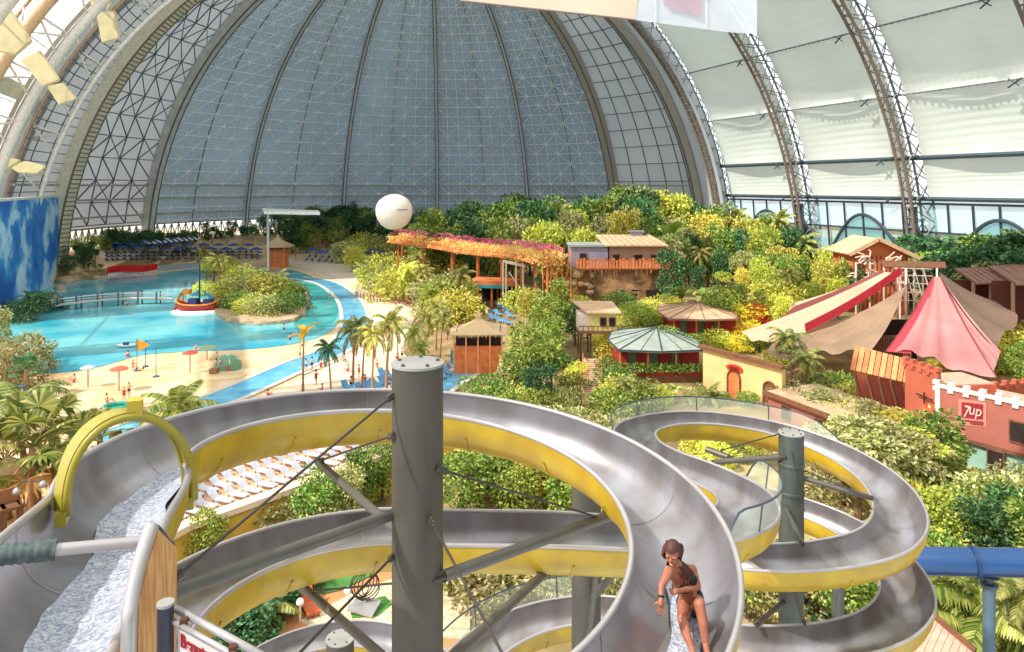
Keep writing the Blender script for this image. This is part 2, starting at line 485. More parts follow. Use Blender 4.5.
# lower glazing band with arched lunettes on the right
for k in range(0, 5):
    Y1, Y0 = D0-35*k, D0-35*(k+1)
    t = bpy.data.objects.new('window_%d' % (k+1), None); COL.objects.link(t); t['kind'] = 'structure'; t['label'] = 'band of pale blue glazing with an arched frame'
    MB().grid([[cyl(1, Y0+35*j/6, .0+.2*i/4, 104.4) for j in range(7)] for i in range(5)]).build('pane', M_glaz, t)
    mb = MB()
    for z in (.012, .125, .19): mb.bar(cyl(1, Y0, z, 103.9), cyl(1, Y1, z, 103.9), .6, .5)
    for j in range(1, 6): mb.bar(cyl(1, Y0+35*j/6, 0, 103.9), cyl(1, Y0+35*j/6, .19, 103.9), .4, .4)
    arc = [cyl(1, Y0+5+25*j/20, .045+.115*math.sin(PI*j/20), 103.4) for j in range(21)]
    mb.tube(arc, .45, 6); mb.build('frame', M_dark, t)
    MB().grid([[cyl(1, Y0+5+25*j/20, .0+(.045+.11*math.sin(PI*j/20))*i/2, 103.7) for j in range(21)] for i in range(3)]).build('lunette', sheetmat('aqua_lunette_foil', (140, 200, 205), .6, .3), t)
# left: clear foil skin, roof over the middle
for k in range(-0, 6):
    Y1, Y0 = D0-35*k, D0-35*(k+1)
    o = MB().grid([[cyl(-1, Y0+35*j/6, .02+1.18*i/20, 104.6+1.0*math.sin(PI*j/6)) for j in range(7)] for i in range(21)]).build('wall_left', M_foil, None, True); o['kind'] = 'structure'
    o['label'] = 'clear foil bay of the roof'
    if k < 4:
        mb = MB()
        for i in range(1, 9):
            mb.bar(cyl(-1, Y0, .02+1.18*i/9, 104.2), cyl(-1, Y1, .02+1.18*i/9, 104.2), .22, .22)
        for j in range(1, 6): 
            for i in range(12): mb.bar(cyl(-1, Y0+35*j/6, .02+1.18*i/12, 104.2), cyl(-1, Y0+35*j/6, .02+1.18*(i+1)/12, 104.2), .14, .14)
        mb.build('muntin', M_chordw, o)
        cb_ = MB()  # opaque bands added on the foil to cast beam shadows over the lagoon
        for i in range(24):
            p0, p1 = .02+1.18*i/24, .02+1.18*(i+1)/24
            cb_.add([cyl(-1, Y1-2.6, p0, 104.0), cyl(-1, Y1+1.0, p0, 104.0), cyl(-1, Y1+1.0, p1, 104.0), cyl(-1, Y1-2.6, p1, 104.0)], [(0, 1, 2, 3)])
        for pa_ in (.42, .86):
            cb_.add([cyl(-1, Y0, pa_, 103.9), cyl(-1, Y1, pa_, 103.9), cyl(-1, Y1, pa_+.035, 103.9), cyl(-1, Y0, pa_+.035, 103.9)], [(0, 1, 2, 3)])
        cb_.build('shadow_band', M_shade0, o)
# roof and far end behind the viewpoint
for k in range(3, 8):
    Y1, Y0 = D0-35*k, D0-35*(k+1)
    o = MB().grid([[cyl(1, Y0+35*j/4, (.95 if k > 4 else .95)+(PI-.95-1.2)*i/8, 104.9) for j in range(5)] for i in range(9)]).build('ceiling', M_roofm, None, True); o['kind'] = 'structure'
for k in range(5, 8):
    Y1, Y0 = D0-35*k, D0-35*(k+1)
    o = MB().grid([[cyl(1, Y0+35*j/4, .0+1.0*i/8, 104.9) for j in range(5)] for i in range(9)]).build('wall_right', M_memb, None, True); o['kind'] = 'structure'
q = [cyl(1, D0-35*8, PI*i/24, 104.9) for i in range(25)]
o = MB().add(q+[hall(XC, D0-35*8, 0)], [(i, i+1, 25) for i in range(24)]).build('wall_back', M_skin2, None); o['kind'] = 'structure'
# sunshade panels hanging on the left trusses
M_shade = pm('pale_yellow_shade_panel', (206, 194, 150), .6, 0, .1, .5, .3, 3)
def shade(pts, Y, label):
    q = [P(x, y, Y) for x, y in pts]
    t = thing('shade_panel', label, 'shade panel', tuple(sum(q, Vector())/len(q)), group='pale yellow shade panels on the left trusses')
    MB().slab(q, .25).build('panel_face', M_shade, t)
    b = MB()
    for a, c in zip(q, q[1:]+q[:1]): b.bar(a, c, .3, .45)
    b.build('panel_frame', M_shade, t)
    c = sum(q, Vector())/4
    MB().tube([c, c+Vector((-2.5, 3.0, 1.0))], .15, 6).build('hanger', M_frame, t)
shade([(-15, 4), (4, 2), (31, 41), (16, 54), (-15, 48)], 108, 'large pale yellow shade panel in the top left corner')
shade([(22, 60), (40, 52), (59, 80), (44, 85)], 122, 'pale yellow shade panel hanging between two left trusses')
shade([(98, 14), (115, 12), (119, 38), (103, 42)], 140, 'pale yellow shade panel high on the far left truss')
shade([(94, -8), (112, -6), (110, 7), (92, 5)], 138, 'topmost pale shade panel cut by the top edge of the view')
shade([(49, 87), (63, 84), (76, 99), (60, 104)], 140, 'small pale yellow shade panel halfway up the far left truss')
shade([(-10, 155), (20, 161), (6, 169), (-10, 168)], 130, 'flat pale shade panel over the blue wall at the picture edge')
shade([(12, 167), (26, 162), (45, 167), (38, 173), (20, 172)], 140, 'flat pale shade panel just above the blue cloud wall')

# sky-blue wall with clouds
M_sky = bpy.data.materials.new('cloud_mural_paint'); M_sky.use_nodes = True
_n = M_sky.node_tree.nodes; _l = M_sky.node_tree.links
_b = _n['Principled BSDF']; _b.inputs['Roughness'].default_value = .6
_tc = _n.new('ShaderNodeTexCoord'); _mp = _n.new('ShaderNodeMapping'); _mp.inputs['Scale'].default_value = (.075, .075, .10); _mp.inputs['Location'].default_value = (2.3, 1.1, .6)
_no = _n.new('ShaderNodeTexNoise'); _no.inputs['Scale'].default_value = 1.0; _no.inputs['Detail'].default_value = 6; _no.inputs['Roughness'].default_value = .55
_rp = _n.new('ShaderNodeValToRGB'); _l.new(_tc.outputs['Object'], _mp.inputs[0]); _l.new(_mp.outputs[0], _no.inputs[0]); _l.new(_no.outputs[0], _rp.inputs[0]); _l.new(_rp.outputs[0], _b.inputs['Base Color'])
_e = _rp.color_ramp.elements; _e[0].position = .40; _e[0].color = (*srgb((20, 96, 186)), 1); _e[1].position = .64; _e[1].color = (*srgb((210, 228, 240)), 1)
_q = _e.new(.51); _q.color = (*srgb((44, 140, 212)), 1); _q = _e.new(.56); _q.color = (*srgb((170, 208, 234)), 1)
w0, w1 = Vector((-90, 121, 0)), Vector((-118.5, 182, 0)); d = (w1-w0).normalized(); nrm = Vector((-d.y, d.x, 0))
mb = MB(); mb.prism([w0, w1, w1+nrm*1.0, w0+nrm*1.0], 0, 21.4)
o = mb.build('wall_mural', M_sky); o['kind'] = 'structure'; o['label'] = 'tall blue wall painted with white clouds'
MB().prism([w0-nrm*.1, w1-nrm*.1, w1+nrm*1.1, w0+nrm*1.1], 21.4, 21.9).build('coping', M_chordw, o)

# hanging translucent banner sheets high up
def hang(pts, Y0, Y1, mat, label, name):
    q = []
    x0, x1 = min(p[0] for p in pts), max(p[0] for p in pts)
    for x, y in pts: q.append(P(x, y, Y0+(Y1-Y0)*(x-x0)/(x1-x0)))
    t = thing(name, label, 'banner', tuple(q[0]))
    MB().slab(q, .03).build('sheet', mat, t)
    return t, q
t, q = hang([(455, -3), (462, 1), (636, 20), (640, -12), (455, -30)], 42, 42, sheetmat('cream_banner_cloth', (238, 226, 206), .45, .12), 'long cream banner sheet hanging under the roof', 'hanging_banner')
MB().tube([q[1], q[2]], .05, 6).build('batten', M_chordr, t)
t, q = hang([(636, 20), (727, 32), (757, 34), (757, -25), (640, -25)], 42, 42, sheetmat('milky_clear_foil', (232, 238, 246), .5, .38), 'milky see-through banner sheet beside the cream one', 'hanging_banner')
s = MB()
for x in (655, 706): s.bar(P(x, -25, 41.9), P(x, 28, 41.9), .04, .04)
s.build('seam', M_chordw, t)
MB().slab([P(663, -20, 41.85), P(702, -20, 41.85), P(701, 17, 41.85), P(664, 6, 41.85)], .01).build('print', sheetmat('faded_pink_print', (214, 190, 200), .4, .3), t)
# ================= water slides and their steel
M_steel = pm('brushed_stainless', (138, 130, 127), .28, .65, .10, 1.6, .14, 7, rgb2=(168, 165, 170), stretch=(1, 1, .35))
M_rim = pm('slide_rim_steel', (178, 172, 172), .35, .5, .06)
M_yel = pm('yellow_fibreglass', (194, 160, 22), .4, 0, .14, 1.6, .04, 4, coat=.15, rgb2=(170, 134, 16))
M_col = pm('zinc_grey_column', (80, 75, 66), .6, .25, .12, 1.5, .08, 30, stretch=(3, 3, .8))
M_colg = pm('grey_green_column', (80, 86, 78), .55, .25, .2, 2.0, .08, 30, stretch=(3, 3, .8))
M_cap = pm('pale_cap_plate', (150, 148, 142), .55, .1)
M_brace = pm('galvanised_tube', (98, 95, 88), .45, .4, .1, 3)
M_rod = pm('dark_tension_rod', (70, 64, 58), .5, .5)
M_glass = glassmat('guard_acrylic', (222, 230, 205), .30)
def rel(x, y, z): return Vector((x, y, z+CAMZ))
_m = bpy.data.materials.new('foaming_water'); _m.use_nodes = True; n_ = _m.node_tree.nodes; l_ = _m.node_tree.links; b_ = n_['Principled BSDF']
b_.inputs['Roughness'].default_value = .18
tc_ = n_.new('ShaderNodeTexCoord'); no_ = n_.new('ShaderNodeTexNoise'); no_.inputs['Scale'].default_value = 22; no_.inputs['Detail'].default_value = 6; no_.inputs['Distortion'].default_value = 1.2
rp_ = n_.new('ShaderNodeValToRGB'); rp_.color_ramp.elements[0].position = .38; rp_.color_ramp.elements[0].color = (*srgb((138, 146, 166)), 1); rp_.color_ramp.elements[1].position = .62; rp_.color_ramp.elements[1].color = (*srgb((206, 208, 216)), 1)
l_.new(tc_.outputs['Object'], no_.inputs[0]); l_.new(no_.outputs[0], rp_.inputs[0]); l_.new(rp_.outputs[0], b_.inputs['Base Color'])
bp_ = n_.new('ShaderNodeBump'); bp_.inputs['Strength'].default_value = .7; bp_.inputs['Distance'].default_value = .05; l_.new(no_.outputs[0], bp_.inputs['Height']); l_.new(bp_.outputs[0], b_.inputs['Normal'])
M_foam = _m

def channel(name, label, ctrl, width=1.1, depth=.62, water=None, guards=(), seams=1.6, per=8, step=.16, flip=1, slope=0.0):
    """open slide trough that follows the given line of rim centres"""
    pts = resample(catmull([rel(*c) for c in ctrl], per), step)
    N = len(pts)
    # smooth once
    pts = [pts[0]]+[(pts[i-1]+pts[i]*2+pts[i+1])/4 for i in range(1, N-1)]+[pts[-1]]
    T = []; S = []
    for i in range(N):
        t = pts[min(i+1, N-1)]-pts[max(i-1, 0)]; t.z = 0; t.normalize(); T.append(t); S.append(Vector((t.y, -t.x, 0)))
    root = thing(name, label, 'water slide', tuple(pts[N//2]-Vector((0, 0, depth))))
    def prof(i, w, d, off, m=18, k0=0, k1=None):
        out = []
        for k in range(m+1):
            a = PI*k/m; u = -math.cos(a); v = -math.sin(a)**.75
            out.append(pts[i]+S[i]*(u*(w/2+off))+Vector((0, 0, v*(d+off))))
        return out
    inner = MB().grid([prof(i, width, depth, 0) for i in range(N)]).build('steel_channel', M_steel, root, True)
    MB().grid([prof(i, width, depth, .035)[::-1] for i in range(N)]).build('yellow_shell', M_yel, root, True)
    for s in (-1, 1):
        MB().tube([p+S[i]*(s*(width/2+.018))+Vector((0, 0, .005)) for i, p in enumerate(pts)], .034, 8).build('rim', M_rim, root, True)
    # joints between the trough segments
    sm = MB(); fl = MB(); stp = max(2, int(seams/step))
    for i in range(stp//2, N-2, stp):
        a = prof(i, width, depth, -.004); b = [q+T[i]*.012 for q in a]
        sm.grid([a, b])
        c0 = prof(i, width, depth, .036)[2:17]; c1 = prof(i, width, depth, .055)[2:17]
        fq = MB().grid([c0, c1, [q+T[i]*.03 for q in c1], [q+T[i]*.03 for q in c0]]); fq.build('flange', M_yel, root)
    sm.build('joint_line', pm('joint_grey', (160, 156, 158), .35, .6), inner)
    for (a, b) in (water or []):
        rows = []
        i0, i1 = int(a*(N-1)), int(b*(N-1)); rn = random.Random(5)
        for i in range(i0, i1+1):
            r_ = []
            for k in range(11):
                u = -.62+1.24*k/10; ww = .5
                x = u*width/2*(1.0+.06*math.sin(i*.9+1)); v = -(max(0, 1-(u)**2))**.42*depth+.045+.012*rn.random()
                r_.append(pts[i]+S[i]*(x+.0)+Vector((0, 0, max(v, -depth+.05))))
            rows.append(r_)
        MB().grid(rows).build('water', M_foam, root, True)
    for (a, b, side, h) in guards:
        i0, i1 = int(a*(N-1)), int(b*(N-1)); lo = []; hi = []
        for i in range(i0, i1+1):
            u = (i-i0)/(i1-i0); e = min(1, min(u, 1-u)*7); e = math.sin(e*PI/2)
            lo.append(pts[i]+S[i]*(side*(width/2+.02))+Vector((0, 0, .03))); hi.append(lo[-1]+S[i]*side*.05+Vector((0, 0, h*e+.01)))
        g = MB().grid([lo, hi]).build('guard_panel', M_glass, root, True)
        MB().tube(hi, .018, 6).build('guard_rail', M_dark, root, True)
        mb = MB()
        for i in range(0, len(lo), max(1, int(1.9/step))): mb.tube([lo[i], hi[i]], .016, 6)
        mb.build('guard_post', M_dark, root)
    return root, pts, S, T
C1 = (-1.11, 8.15)
def hx(c, r, th, z): return (c[0]+r*math.cos(math.radians(th)), c[1]+r*math.sin(math.radians(th)), z)
line = [(-2.05, 1.9, -1.95), (-2.4, 3.0, -2.2), (-2.8, 4.1, -2.42), (-3.25, 5.25, -2.62)]
th = 214
while th > -266:
    line.append(hx(C1, 3.05, th, -3.5-(90-th)*2/360)); th -= 12
line += [(-1.0, 11.2, -5.5), (.6, 11.22, -5.53), (1.9, 11.4, -5.68), (2.9, 11.9, -5.9), (3.8, 12.5, -6.08), (4.5, 13.25, -6.2), (4.72, 14.3, -6.3), (4.28, 15.6, -6.42), (3.6, 16.8, -6.52), (3.28, 18.2, -6.66),
         (3.6, 19.7, -6.82), (4.8, 20.95, -7.0), (6.3, 21.3, -7.12), (8.0, 20.9, -7.3), (9.2, 19.7, -7.48), (9.65, 18.1, -7.65), (9.3, 16.6, -7.8), (8.4, 15.6, -7.92), (7.1, 15.15, -8.0), (5.8, 15.15, -8.1), (4.7, 15.6, -8.25),
         (3.9, 16.5, -8.4), (3.6, 17.8, -8.55), (3.8, 19.2, -8.72), (4.8, 20.2, -8.86), (6.3, 20.6, -9.0), (7.8, 20.2, -9.12), (9.0, 19.2, -9.25), (9.55, 17.7, -9.38), (9.3, 16.3, -9.5), (8.4, 15.35, -9.6), (7.1, 14.9, -9.7), (5.7, 14.9, -9.8), (4.9, 15.1, -9.88)]
big_slide, bp, BS, BT = channel('water_slide', 'long yellow and steel spiral water slide with the girl sliding in it', line, 1.1, .62)
def near_i(x, y, z):
    q = rel(x, y, z); return min(range(len(bp)), key=lambda i: (bp[i]-q).length)
def frac(x, y, z): return near_i(x, y, z)/(len(bp)-1)
NB = len(bp)
def add_guard(root, pts, S, i0, i1, side, h, w=1.1):
    lo = []; hi = []
    for i in range(i0, i1+1):
        u = (i-i0)/(i1-i0); e = math.sin(min(1, min(u, 1-u)*8)*PI/2)
        lo.append(pts[i]+S[i]*(side*(w/2+.02))+Vector((0, 0, .03))); hi.append(lo[-1]+S[i]*side*.06+Vector((0, 0, h*e+.01)))
    g = MB().grid([lo, hi]).build('guard_panel', M_glass, root, True); part_label(g, 'clear acrylic guard along the outer rim')
    r = MB().tube(hi, .02, 6).build('guard_rail', M_dark, g, True)
    for i in range(6, len(lo), 12): MB().tube([lo[i], hi[i]], .016, 6).build('guard_post', M_dark, g)
# the outer side of a left-hand turn is on the right of travel (+S)... the upper spiral turns clockwise, so outside is -S
def outer_side(i, c):
    q = pts_ = bp[i]; v = Vector((q.x-c[0], q.y-c[1], 0)); return 1 if v.dot(BS[i]) > 0 else -1
C3 = (6.6, 18.0)
a_, b_ = near_i(3.4, 17.9, -6.68), near_i(9.1, 19.9, -7.46)
add_guard(big_slide, bp, BS, a_, b_, outer_side((a_+b_)//2, C3), .42)
a2, b2 = near_i(3.3, 12.1, -5.98), near_i(4.6, 14.9, -6.36)
add_guard(big_slide, bp, BS, a2, b2, outer_side(near_i(4.6, 13.6, -6.22), (3, 13.8)), .5)
# water in the channel
def water(i0, i1, u0, u1, seed=1):
    rn = random.Random(seed); rows = []
    for i in range(i0, i1+1):
        r_ = []; j = .03*math.sin(i*.5)+.015*math.sin(i*1.9)
        for k in range(13):
            u = u0+(u1-u0)*k/12+ (j if k in (0, 12) else 0)
            v = -(max(0, 1-u*u))**.40*.62+.03+.02*rn.random()
            r_.append(bp[i]+BS[i]*(u*.55)+Vector((0, 0, max(v, -.585+.02*rn.random()))))
        rows.append(r_)
    MB().grid(rows).build('water', M_foam, big_slide, True)
water(0, near_i(*hx(C1, 3.05, 130, -3.28)), -.40, .72)
water(near_i(*hx(C1, 3.05, -2, -4.01)), near_i(*hx(C1, 3.05, -62, -4.34)), -.30, .26, 3)

# lower slide
C2 = (1.53, 14.3); C4 = (-4.29, 17.3)
ln = [hx(C2, 3.05, t, -10.6-(t-90)*2/360) for t in range(60, 215, 12)]
s2, p2, S2, T2 = channel('water_slide', 'lower slide arc behind the thick middle column, with a clear guard', ln, 1.1, .62)
i0, i1 = int(len(p2)*.14), int(len(p2)*.74)
add_guard(s2, p2, S2, i0, i1, 1, .5)
ln = [hx(C4, 2.75, t, -12.55-(200-t)*1.2/360) for t in range(205, -30, -12)]
s4, p4, S4, T4 = channel('water_slide', 'lowest slide arc at the bottom edge, around a short capped column', ln, 1.1, .62)

def column(name, label, x, y, ztop, r, mat, bolts=6, bands=()):
    t = thing(name, label, 'steel column', (x, y, 0))
    MB().lathe([(r, 0), (r, CAMZ+ztop-.02)], (x, y, 0), 40).build('shaft', mat, t, True, angle=40)
    c = MB().lathe([(r+.012, CAMZ+ztop-.03), (r+.012, CAMZ+ztop)], (x, y, 0), 40).build('cap_plate', M_cap, t, True, angle=40)
    mb = MB()
    for k in range(bolts):
        a = 2*PI*k/bolts+.3; mb.lathe([(.022, 0), (.022, .025)], (x+math.cos(a)*r*.8, y+math.sin(a)*r*.8, CAMZ+ztop), 6)
    mb.build('cap_bolt', M_brace, c)
    if bands:
        mb = MB()
        for z in bands: mb.lathe([(r+.012, CAMZ+z-.05), (r+.02, CAMZ+z-.04), (r+.02, CAMZ+z+.04), (r+.012, CAMZ+z+.05)], (x, y, 0), 40)
        mb.build('collar', mat, t, True, angle=40)
    mb = MB().lathe([(r+.25, 0), (r+.25, .06)], (x, y, 0), 24).build('base_plate', M_brace, t)
    return t
col1 = column('support_column', 'thick grey column in the middle of the nearest slide loop', C1[0], C1[1], -2.06, .30, M_col, 5)
col2 = column('support_column', 'shadowed grey column behind the loop, beside the sliding girl', C2[0], C2[1], -6.1, .30, M_col, 5)
col3 = column('support_column', 'green grey column inside the tall spiral to the right', 6.97, 17.3, -6.12, .30, M_colg, 6, (-6.9, -7.6, -9.3))
col4 = column('support_column', 'short column with a white cap inside the lowest slide arc', C4[0], C4[1], -11.25, .34, M_col, 6)
def strut(parent, a, b, r, name='brace', mat=None, end=True):
    mb = MB().tube([a, b], r, 12)
    o = mb.build(name, mat or M_brace, parent, True, angle=50)
    return o
def lug(parent, p, q, s=.14):
    """gusset plates where a brace meets the column"""
    p = Vector(p); d = (Vector(q)-p).normalized(); mb = MB()
    mb.bar(p-d*s*1.2, p+d*s, s*.9, .03); mb.bar(p-d*s*1.2, p+d*s, .03, s*1.1); mb.tube([p-d*s*.2+Vector((0, 0, 0)), p+d*s*1.3], s*.33, 8)
    mb.build('lug', M_col, parent)
def B(c, a, b, r, lg=True, rod=False):
    o = strut(c, a, b, r, 'tension_rod' if rod else 'brace', M_rod if rod else M_brace)
    if lg: lug(c, b, a, max(.07, r*1.8)); 
    lug(c, a, b, max(.06, r*1.5))
B(col1, P(172, 592, 6.0), P(391, 515, 8.05), .066)
B(col1, P(318, 462, 10.5), P(396, 530, 8.25), .055)
B(col1, P(302, 586, 10.5), P(396, 668, 8.2), .060)
B(col1, P(612, 515, 9.6), P(444, 576, 8.05), .070)
B(col1, P(548, 570, 11.0), P(436, 672, 8.2), .065)
for a, b in (((392, 396, 8.0), (176, 577, 5.95)), ((391, 436, 8.0), (322, 460, 10.4)), ((442, 470, 8.0), (604, 519, 9.5)), ((432, 522, 7.86), (510, 668, 5.9)), ((393, 556, 8.0), (285, 668, 6.2)), ((396, 583, 8.1), (305, 592, 10.4))):
    B(col1, P(*b), P(*a), .014, True, True)
B(col2, P(640, 545, 12.0), P(590, 600, 14.2), .07)
B(col2, P(598, 560, 11.9), P(586, 660, 14.2), .05)
B(col3, P(716, 462, 18.6), P(781, 457, 17.2), .075)
B(col3, P(868, 497, 16.5), P(803, 478, 17.2), .065)
B(col3, P(728, 457, 20.2), P(706, 449, 20.6), .09, False)
B(col3, P(802, 543, 15.4), P(786, 508, 17.0), .05, True)
B(col3, P(804, 622, 15.2), P(788, 572, 17.0), .045, True)
B(col3, P(757, 624, 15.4), P(782, 603, 17.1), .06)
for a, b in (((779, 434, 17.2), (722, 450, 20.3)), ((803, 470, 17.2), (866, 496, 16.4)), ((792, 452, 16.98), (803, 508, 16.6))):
    B(col3, P(*b), P(*a), .016, False, True)
c5 = column('support_column', 'slim pale column seen through the lower spiral loop', P(838, 600, 19)[0], 19.0, -10.4, .16, M_colg, 5)

# yellow hoop over the slide
i = near_i(*hx(C1, 3.05, 203, -2.87)); pc = bp[i]; sd = BS[i]; tg = BT[i]
pa = P(63, 512, 6.25); pb = P(189, 497, 7.1); mid = (pa+pb)/2
hoop = thing('slide_hoop', 'yellow hoop spanning the slide channel with a small box on top', 'hoop', tuple(mid))
wdir = Vector((pb.y-pa.y, -(pb.x-pa.x), 0)).normalized()   # towards the camera
def hp(u, off, dz=0):
    a = PI*u; c = (pa+pb)/2; hw = (pb-pa)/2
    p = c-hw*math.cos(a)*(1.0)+Vector((0, 0, (.86*math.sin(a)**.8)+dz)); return p+wdir*off
us = [k/28 for k in range(29)]
rows = []
M_hoop = pm('yellow_hoop_paint', (156, 142, 34), .4, 0, .06, 2, coat=.3)
for off, dz in ((.10, .0), (.10, .05), (-.10, .05), (-.10, 0), (.10, 0)): rows.append([hp(u, off, dz) if dz == 0 else hp(u, off, 0)+(hp(u, 0)-mid).normalized()*.05 for u in us])
band = MB().grid(rows).build('hoop_band', M_hoop, hoop, True, angle=50)
for off in (.10, -.10): MB().tube([hp(u, off) for u in us], .038 if off > 0 else .03, 8).build('edge_tube', M_hoop, hoop, True)
top = hp(.5, 0)
MB().box(top+Vector((.05, 0, .08)), (.13, .13, .14), .4).build('sensor_box', pm('mustard_box', (184, 162, 48), .5), hoop)
mb = MB()
for q in (pa, pb): mb.box(q+Vector((0, 0, -.02)), (.09, .26, .12), .4)
mb.build('foot', M_hoop, hoop)

# blue tube slide
bt = thing('tube_slide', 'closed blue tube slide crossing to the right edge behind the spiral', 'water slide', tuple(P(990, 562, 24)))
M_blue = pm('blue_fibreglass', (10, 62, 112), .3, 0, .1, 1, coat=.4)
tp = [P(893, 561, 24.9), P(940, 561, 24.3), P(975, 562, 24), P(1010, 562.5, 23.7), P(1080, 564, 23), P(1400, 570, 22)]
MB().tube(tp, .46, 28).build('tube_shell', M_blue, bt, True, angle=60)
mb = MB()
for px in (975,):
    c = P(px, 562, 24); d = (tp[3]-tp[1]).normalized(); mb.tube([c-d*.05, c+d*.05], .54, 28)
mb.build('flange', pm('dark_blue_flange', (16, 52, 96), .4), bt, True, angle=40)
st = MB().tube([tp[0]+Vector((0, -.47, -.02)), tp[5]+Vector((0, -.47, -.02))], .02, 6).build('side_seam', pm('light_blue_seam', (90, 150, 190), .4), bt)
pst = P(989, 575, 24)
bp2 = thing('support_post', 'blue grey post holding up the blue tube slide', 'post', (pst.x, 24, 0))
M_post = pm('blue_grey_post', (82, 104, 118), .5, .2)
MB().lathe([(.19, 0), (.19, pst.z-.35)], (pst.x, 24, 0), 20).build('shaft', M_post, bp2, True, angle=40)
MB().lathe([(.27, pst.z-.38), (.27, pst.z-.28), (.14, pst.z-.27), (.14, pst.z-.12), (.3, pst.z-.05), (.3, pst.z+.0)], (pst.x, 24, 0), 20).build('saddle_head', M_dark, bp2, True, angle=40)

# start platform things
hb = thing('hand_bar', 'steel pull bar with a thick dark foam grip across the slide start', 'bar', tuple(P(60, 550, 3.3)))
A, Bq = P(-60, 560.5, 3.1), P(148, 541, 3.45)
MB().tube([A, Bq], .028, 14).build('steel_tube', M_rim, hb, True, angle=50)
g0, g1 = A, P(56, 549.7, 3.29); rr = []
pp = [g0.lerp(g1, i/40) for i in range(41)]
MB().tube(pp, [.047+.003*math.sin(i*2.1) for i in range(41)], 14).build('foam_grip', pm('worn_green_grey_foam', (78, 88, 88), .9, 0, .3, 25, .6, 60), hb, True, angle=60)
bd = thing('end_board', 'plywood side board in a rounded steel frame at the slide start', 'board', tuple(P(150, 620, 3.3)))
M_ply = pm('worn_orange_plywood', (206, 160, 108), .6, 0, .25, 6, .1, 20, rgb2=(176, 118, 66), stretch=(6, 6, .8))
poly = [P(129, 700, 3.12), P(131, 604, 3.16), P(151, 530, 3.4), P(170, 549, 3.62), P(169, 700, 3.7)]
MB().slab(poly, .035).build('plywood_face', M_ply, bd)
fr = [P(127, 720, 3.1), P(129, 630, 3.12), P(131, 604, 3.16), P(139, 565, 3.26), P(149, 534, 3.37), P(152, 527, 3.40)]
MB().tube(catmull(fr, 4), .034, 10).build('frame_tube', M_rim, bd, True)
MB().tube(catmull([P(152, 527, 3.40), P(158, 530, 3.45), P(169, 545, 3.6), P(171.5, 553, 3.64), P(171, 640, 3.7), P(171, 720, 3.72)], 4), .018, 10).build('frame_tube', M_dark, bd, True)
po = thing('railing_post', 'short dark railing post with a pale round cap beside the board', 'post', tuple(P(165, 700, 3.0)))
MB().lathe([(.034, -2.2), (.034, -.012)], P(165.5, 602, 3.0), 20).build('shaft', pm('navy_grey_post', (46, 48, 62), .4, .2, .1), po, True, angle=50)
MB().lathe([(.036, -.012), (.036, 0)], P(165.5, 602, 3.0), 20).build('post_cap', M_cap, po, True, angle=50)
# sign
sg = thing('notice_sign', 'white notice board starting with the red word Benutz', 'sign', tuple(P(205, 660, 2.9)))
sa, sb = P(178, 626, 3.0), P(262, 673, 2.8)
dv = (sb-sa); dv.z = 0; L_ = dv.length; dv.normalize(); up = Vector((0, 0, 1)); slope = (sb.z-sa.z)/L_
n3 = Vector((dv.y, -dv.x, 0))
def sp(u, v, o=0): return sa+dv*u+Vector((0, 0, slope*u+v))+n3*o
MB().slab([sp(0, 0), sp(L_, 0), sp(L_, -.5), sp(0, -.5)], .012, n3).build('board_face', pm('white_sign_board', (196, 190, 188), .4, 0, .03), sg)
MB().tube([sp(-.02, .02, .01), sp(L_, .02, .01)], .012, 8).build('top_rail', M_rim, sg, True)
rl = MB().tube([sp(-.05, .04, -.03), sp(L_, .04, -.03)], .016, 8).build('hand_rail', M_rim, sg, True)
ck = MB()
for u in (.035, .32): ck.box(sp(u, .03, 0), (.03, .03, .035), .3)
ck.build('clamp', pm('rusty_clamp', (92, 54, 34), .7, .3), sg)
ax = (dv+Vector((0, 0, slope))).normalized(); az = up; ay = n3
ex = ax; ez = n3; ey = ez.cross(ex).normalized()
Mt = Matrix(((ex.x, 0, ez.x, 0), (ex.y, 0, ez.y, 0), (ex.z, 1, ez.z, 0), (0, 0, 0, 1)))
Mt = Matrix.Translation(sp(.018, -.076, .004)) @ Mt @ Matrix.Diagonal((.78, 1, 1, 1))
text_mesh('sign_text', 'Benutz', .078, Mt, sg, pm('red_sign_paint', (150, 14, 24), .5, 0, .02), 0, .001)
# ================= ground, pool, paths
M_sand = pm('beach_sand', (212, 176, 128), .9, 0, .08, .25, .2, 6, rgb2=(228, 204, 166))
M_plaza = pm('pale_plaza_sand', (218, 196, 166), .9, 0, .05, .3, rgb2=(232, 214, 190))
M_earth = pm('forest_floor', (120, 104, 66), .95, 0, .2, .3, .4, 5, rgb2=(168, 140, 96))
M_tile = pm('pale_stone_paving', (206, 196, 184), .8, 0, .08, 1)
M_water = pm('turquoise_pool', (52, 172, 198), .12, 0, .1, .09, .12, 1.6, rgb2=(128, 212, 216))
M_water2 = pm('teal_lagoon', (40, 160, 158), .10, 0, .1, .2, .12, 1.6, rgb2=(90, 190, 180))
M_wade = pm('pale_wading_pool', (196, 214, 220), .2, 0, .06, .2)
M_stream = pm('blue_channel_water', (84, 170, 214), .12, 0, .1, .4, .1, 2, rgb2=(130, 200, 226))
M_rock = pm('sandstone_rock', (186, 160, 126), .9, 0, .2, .6, .5, 3)
mb = MB(); rows = []
for iy in range(73):
    y = 18+iy*4.0; row = []
    for ix in range(90):
        x = -190+ix*4.0; row.append((x, y, terrain(x, y)-.03))
    rows.append(row)
o = mb.grid(rows).build('ground', M_earth, None, True); o['kind'] = 'structure'
rows = []
for iy in range(60):
    y = 178+iy*1.7; rows.append([(x, y, terrain(x, y)+.033) for x in [-134+ix*1.7 for ix in range(72)]])
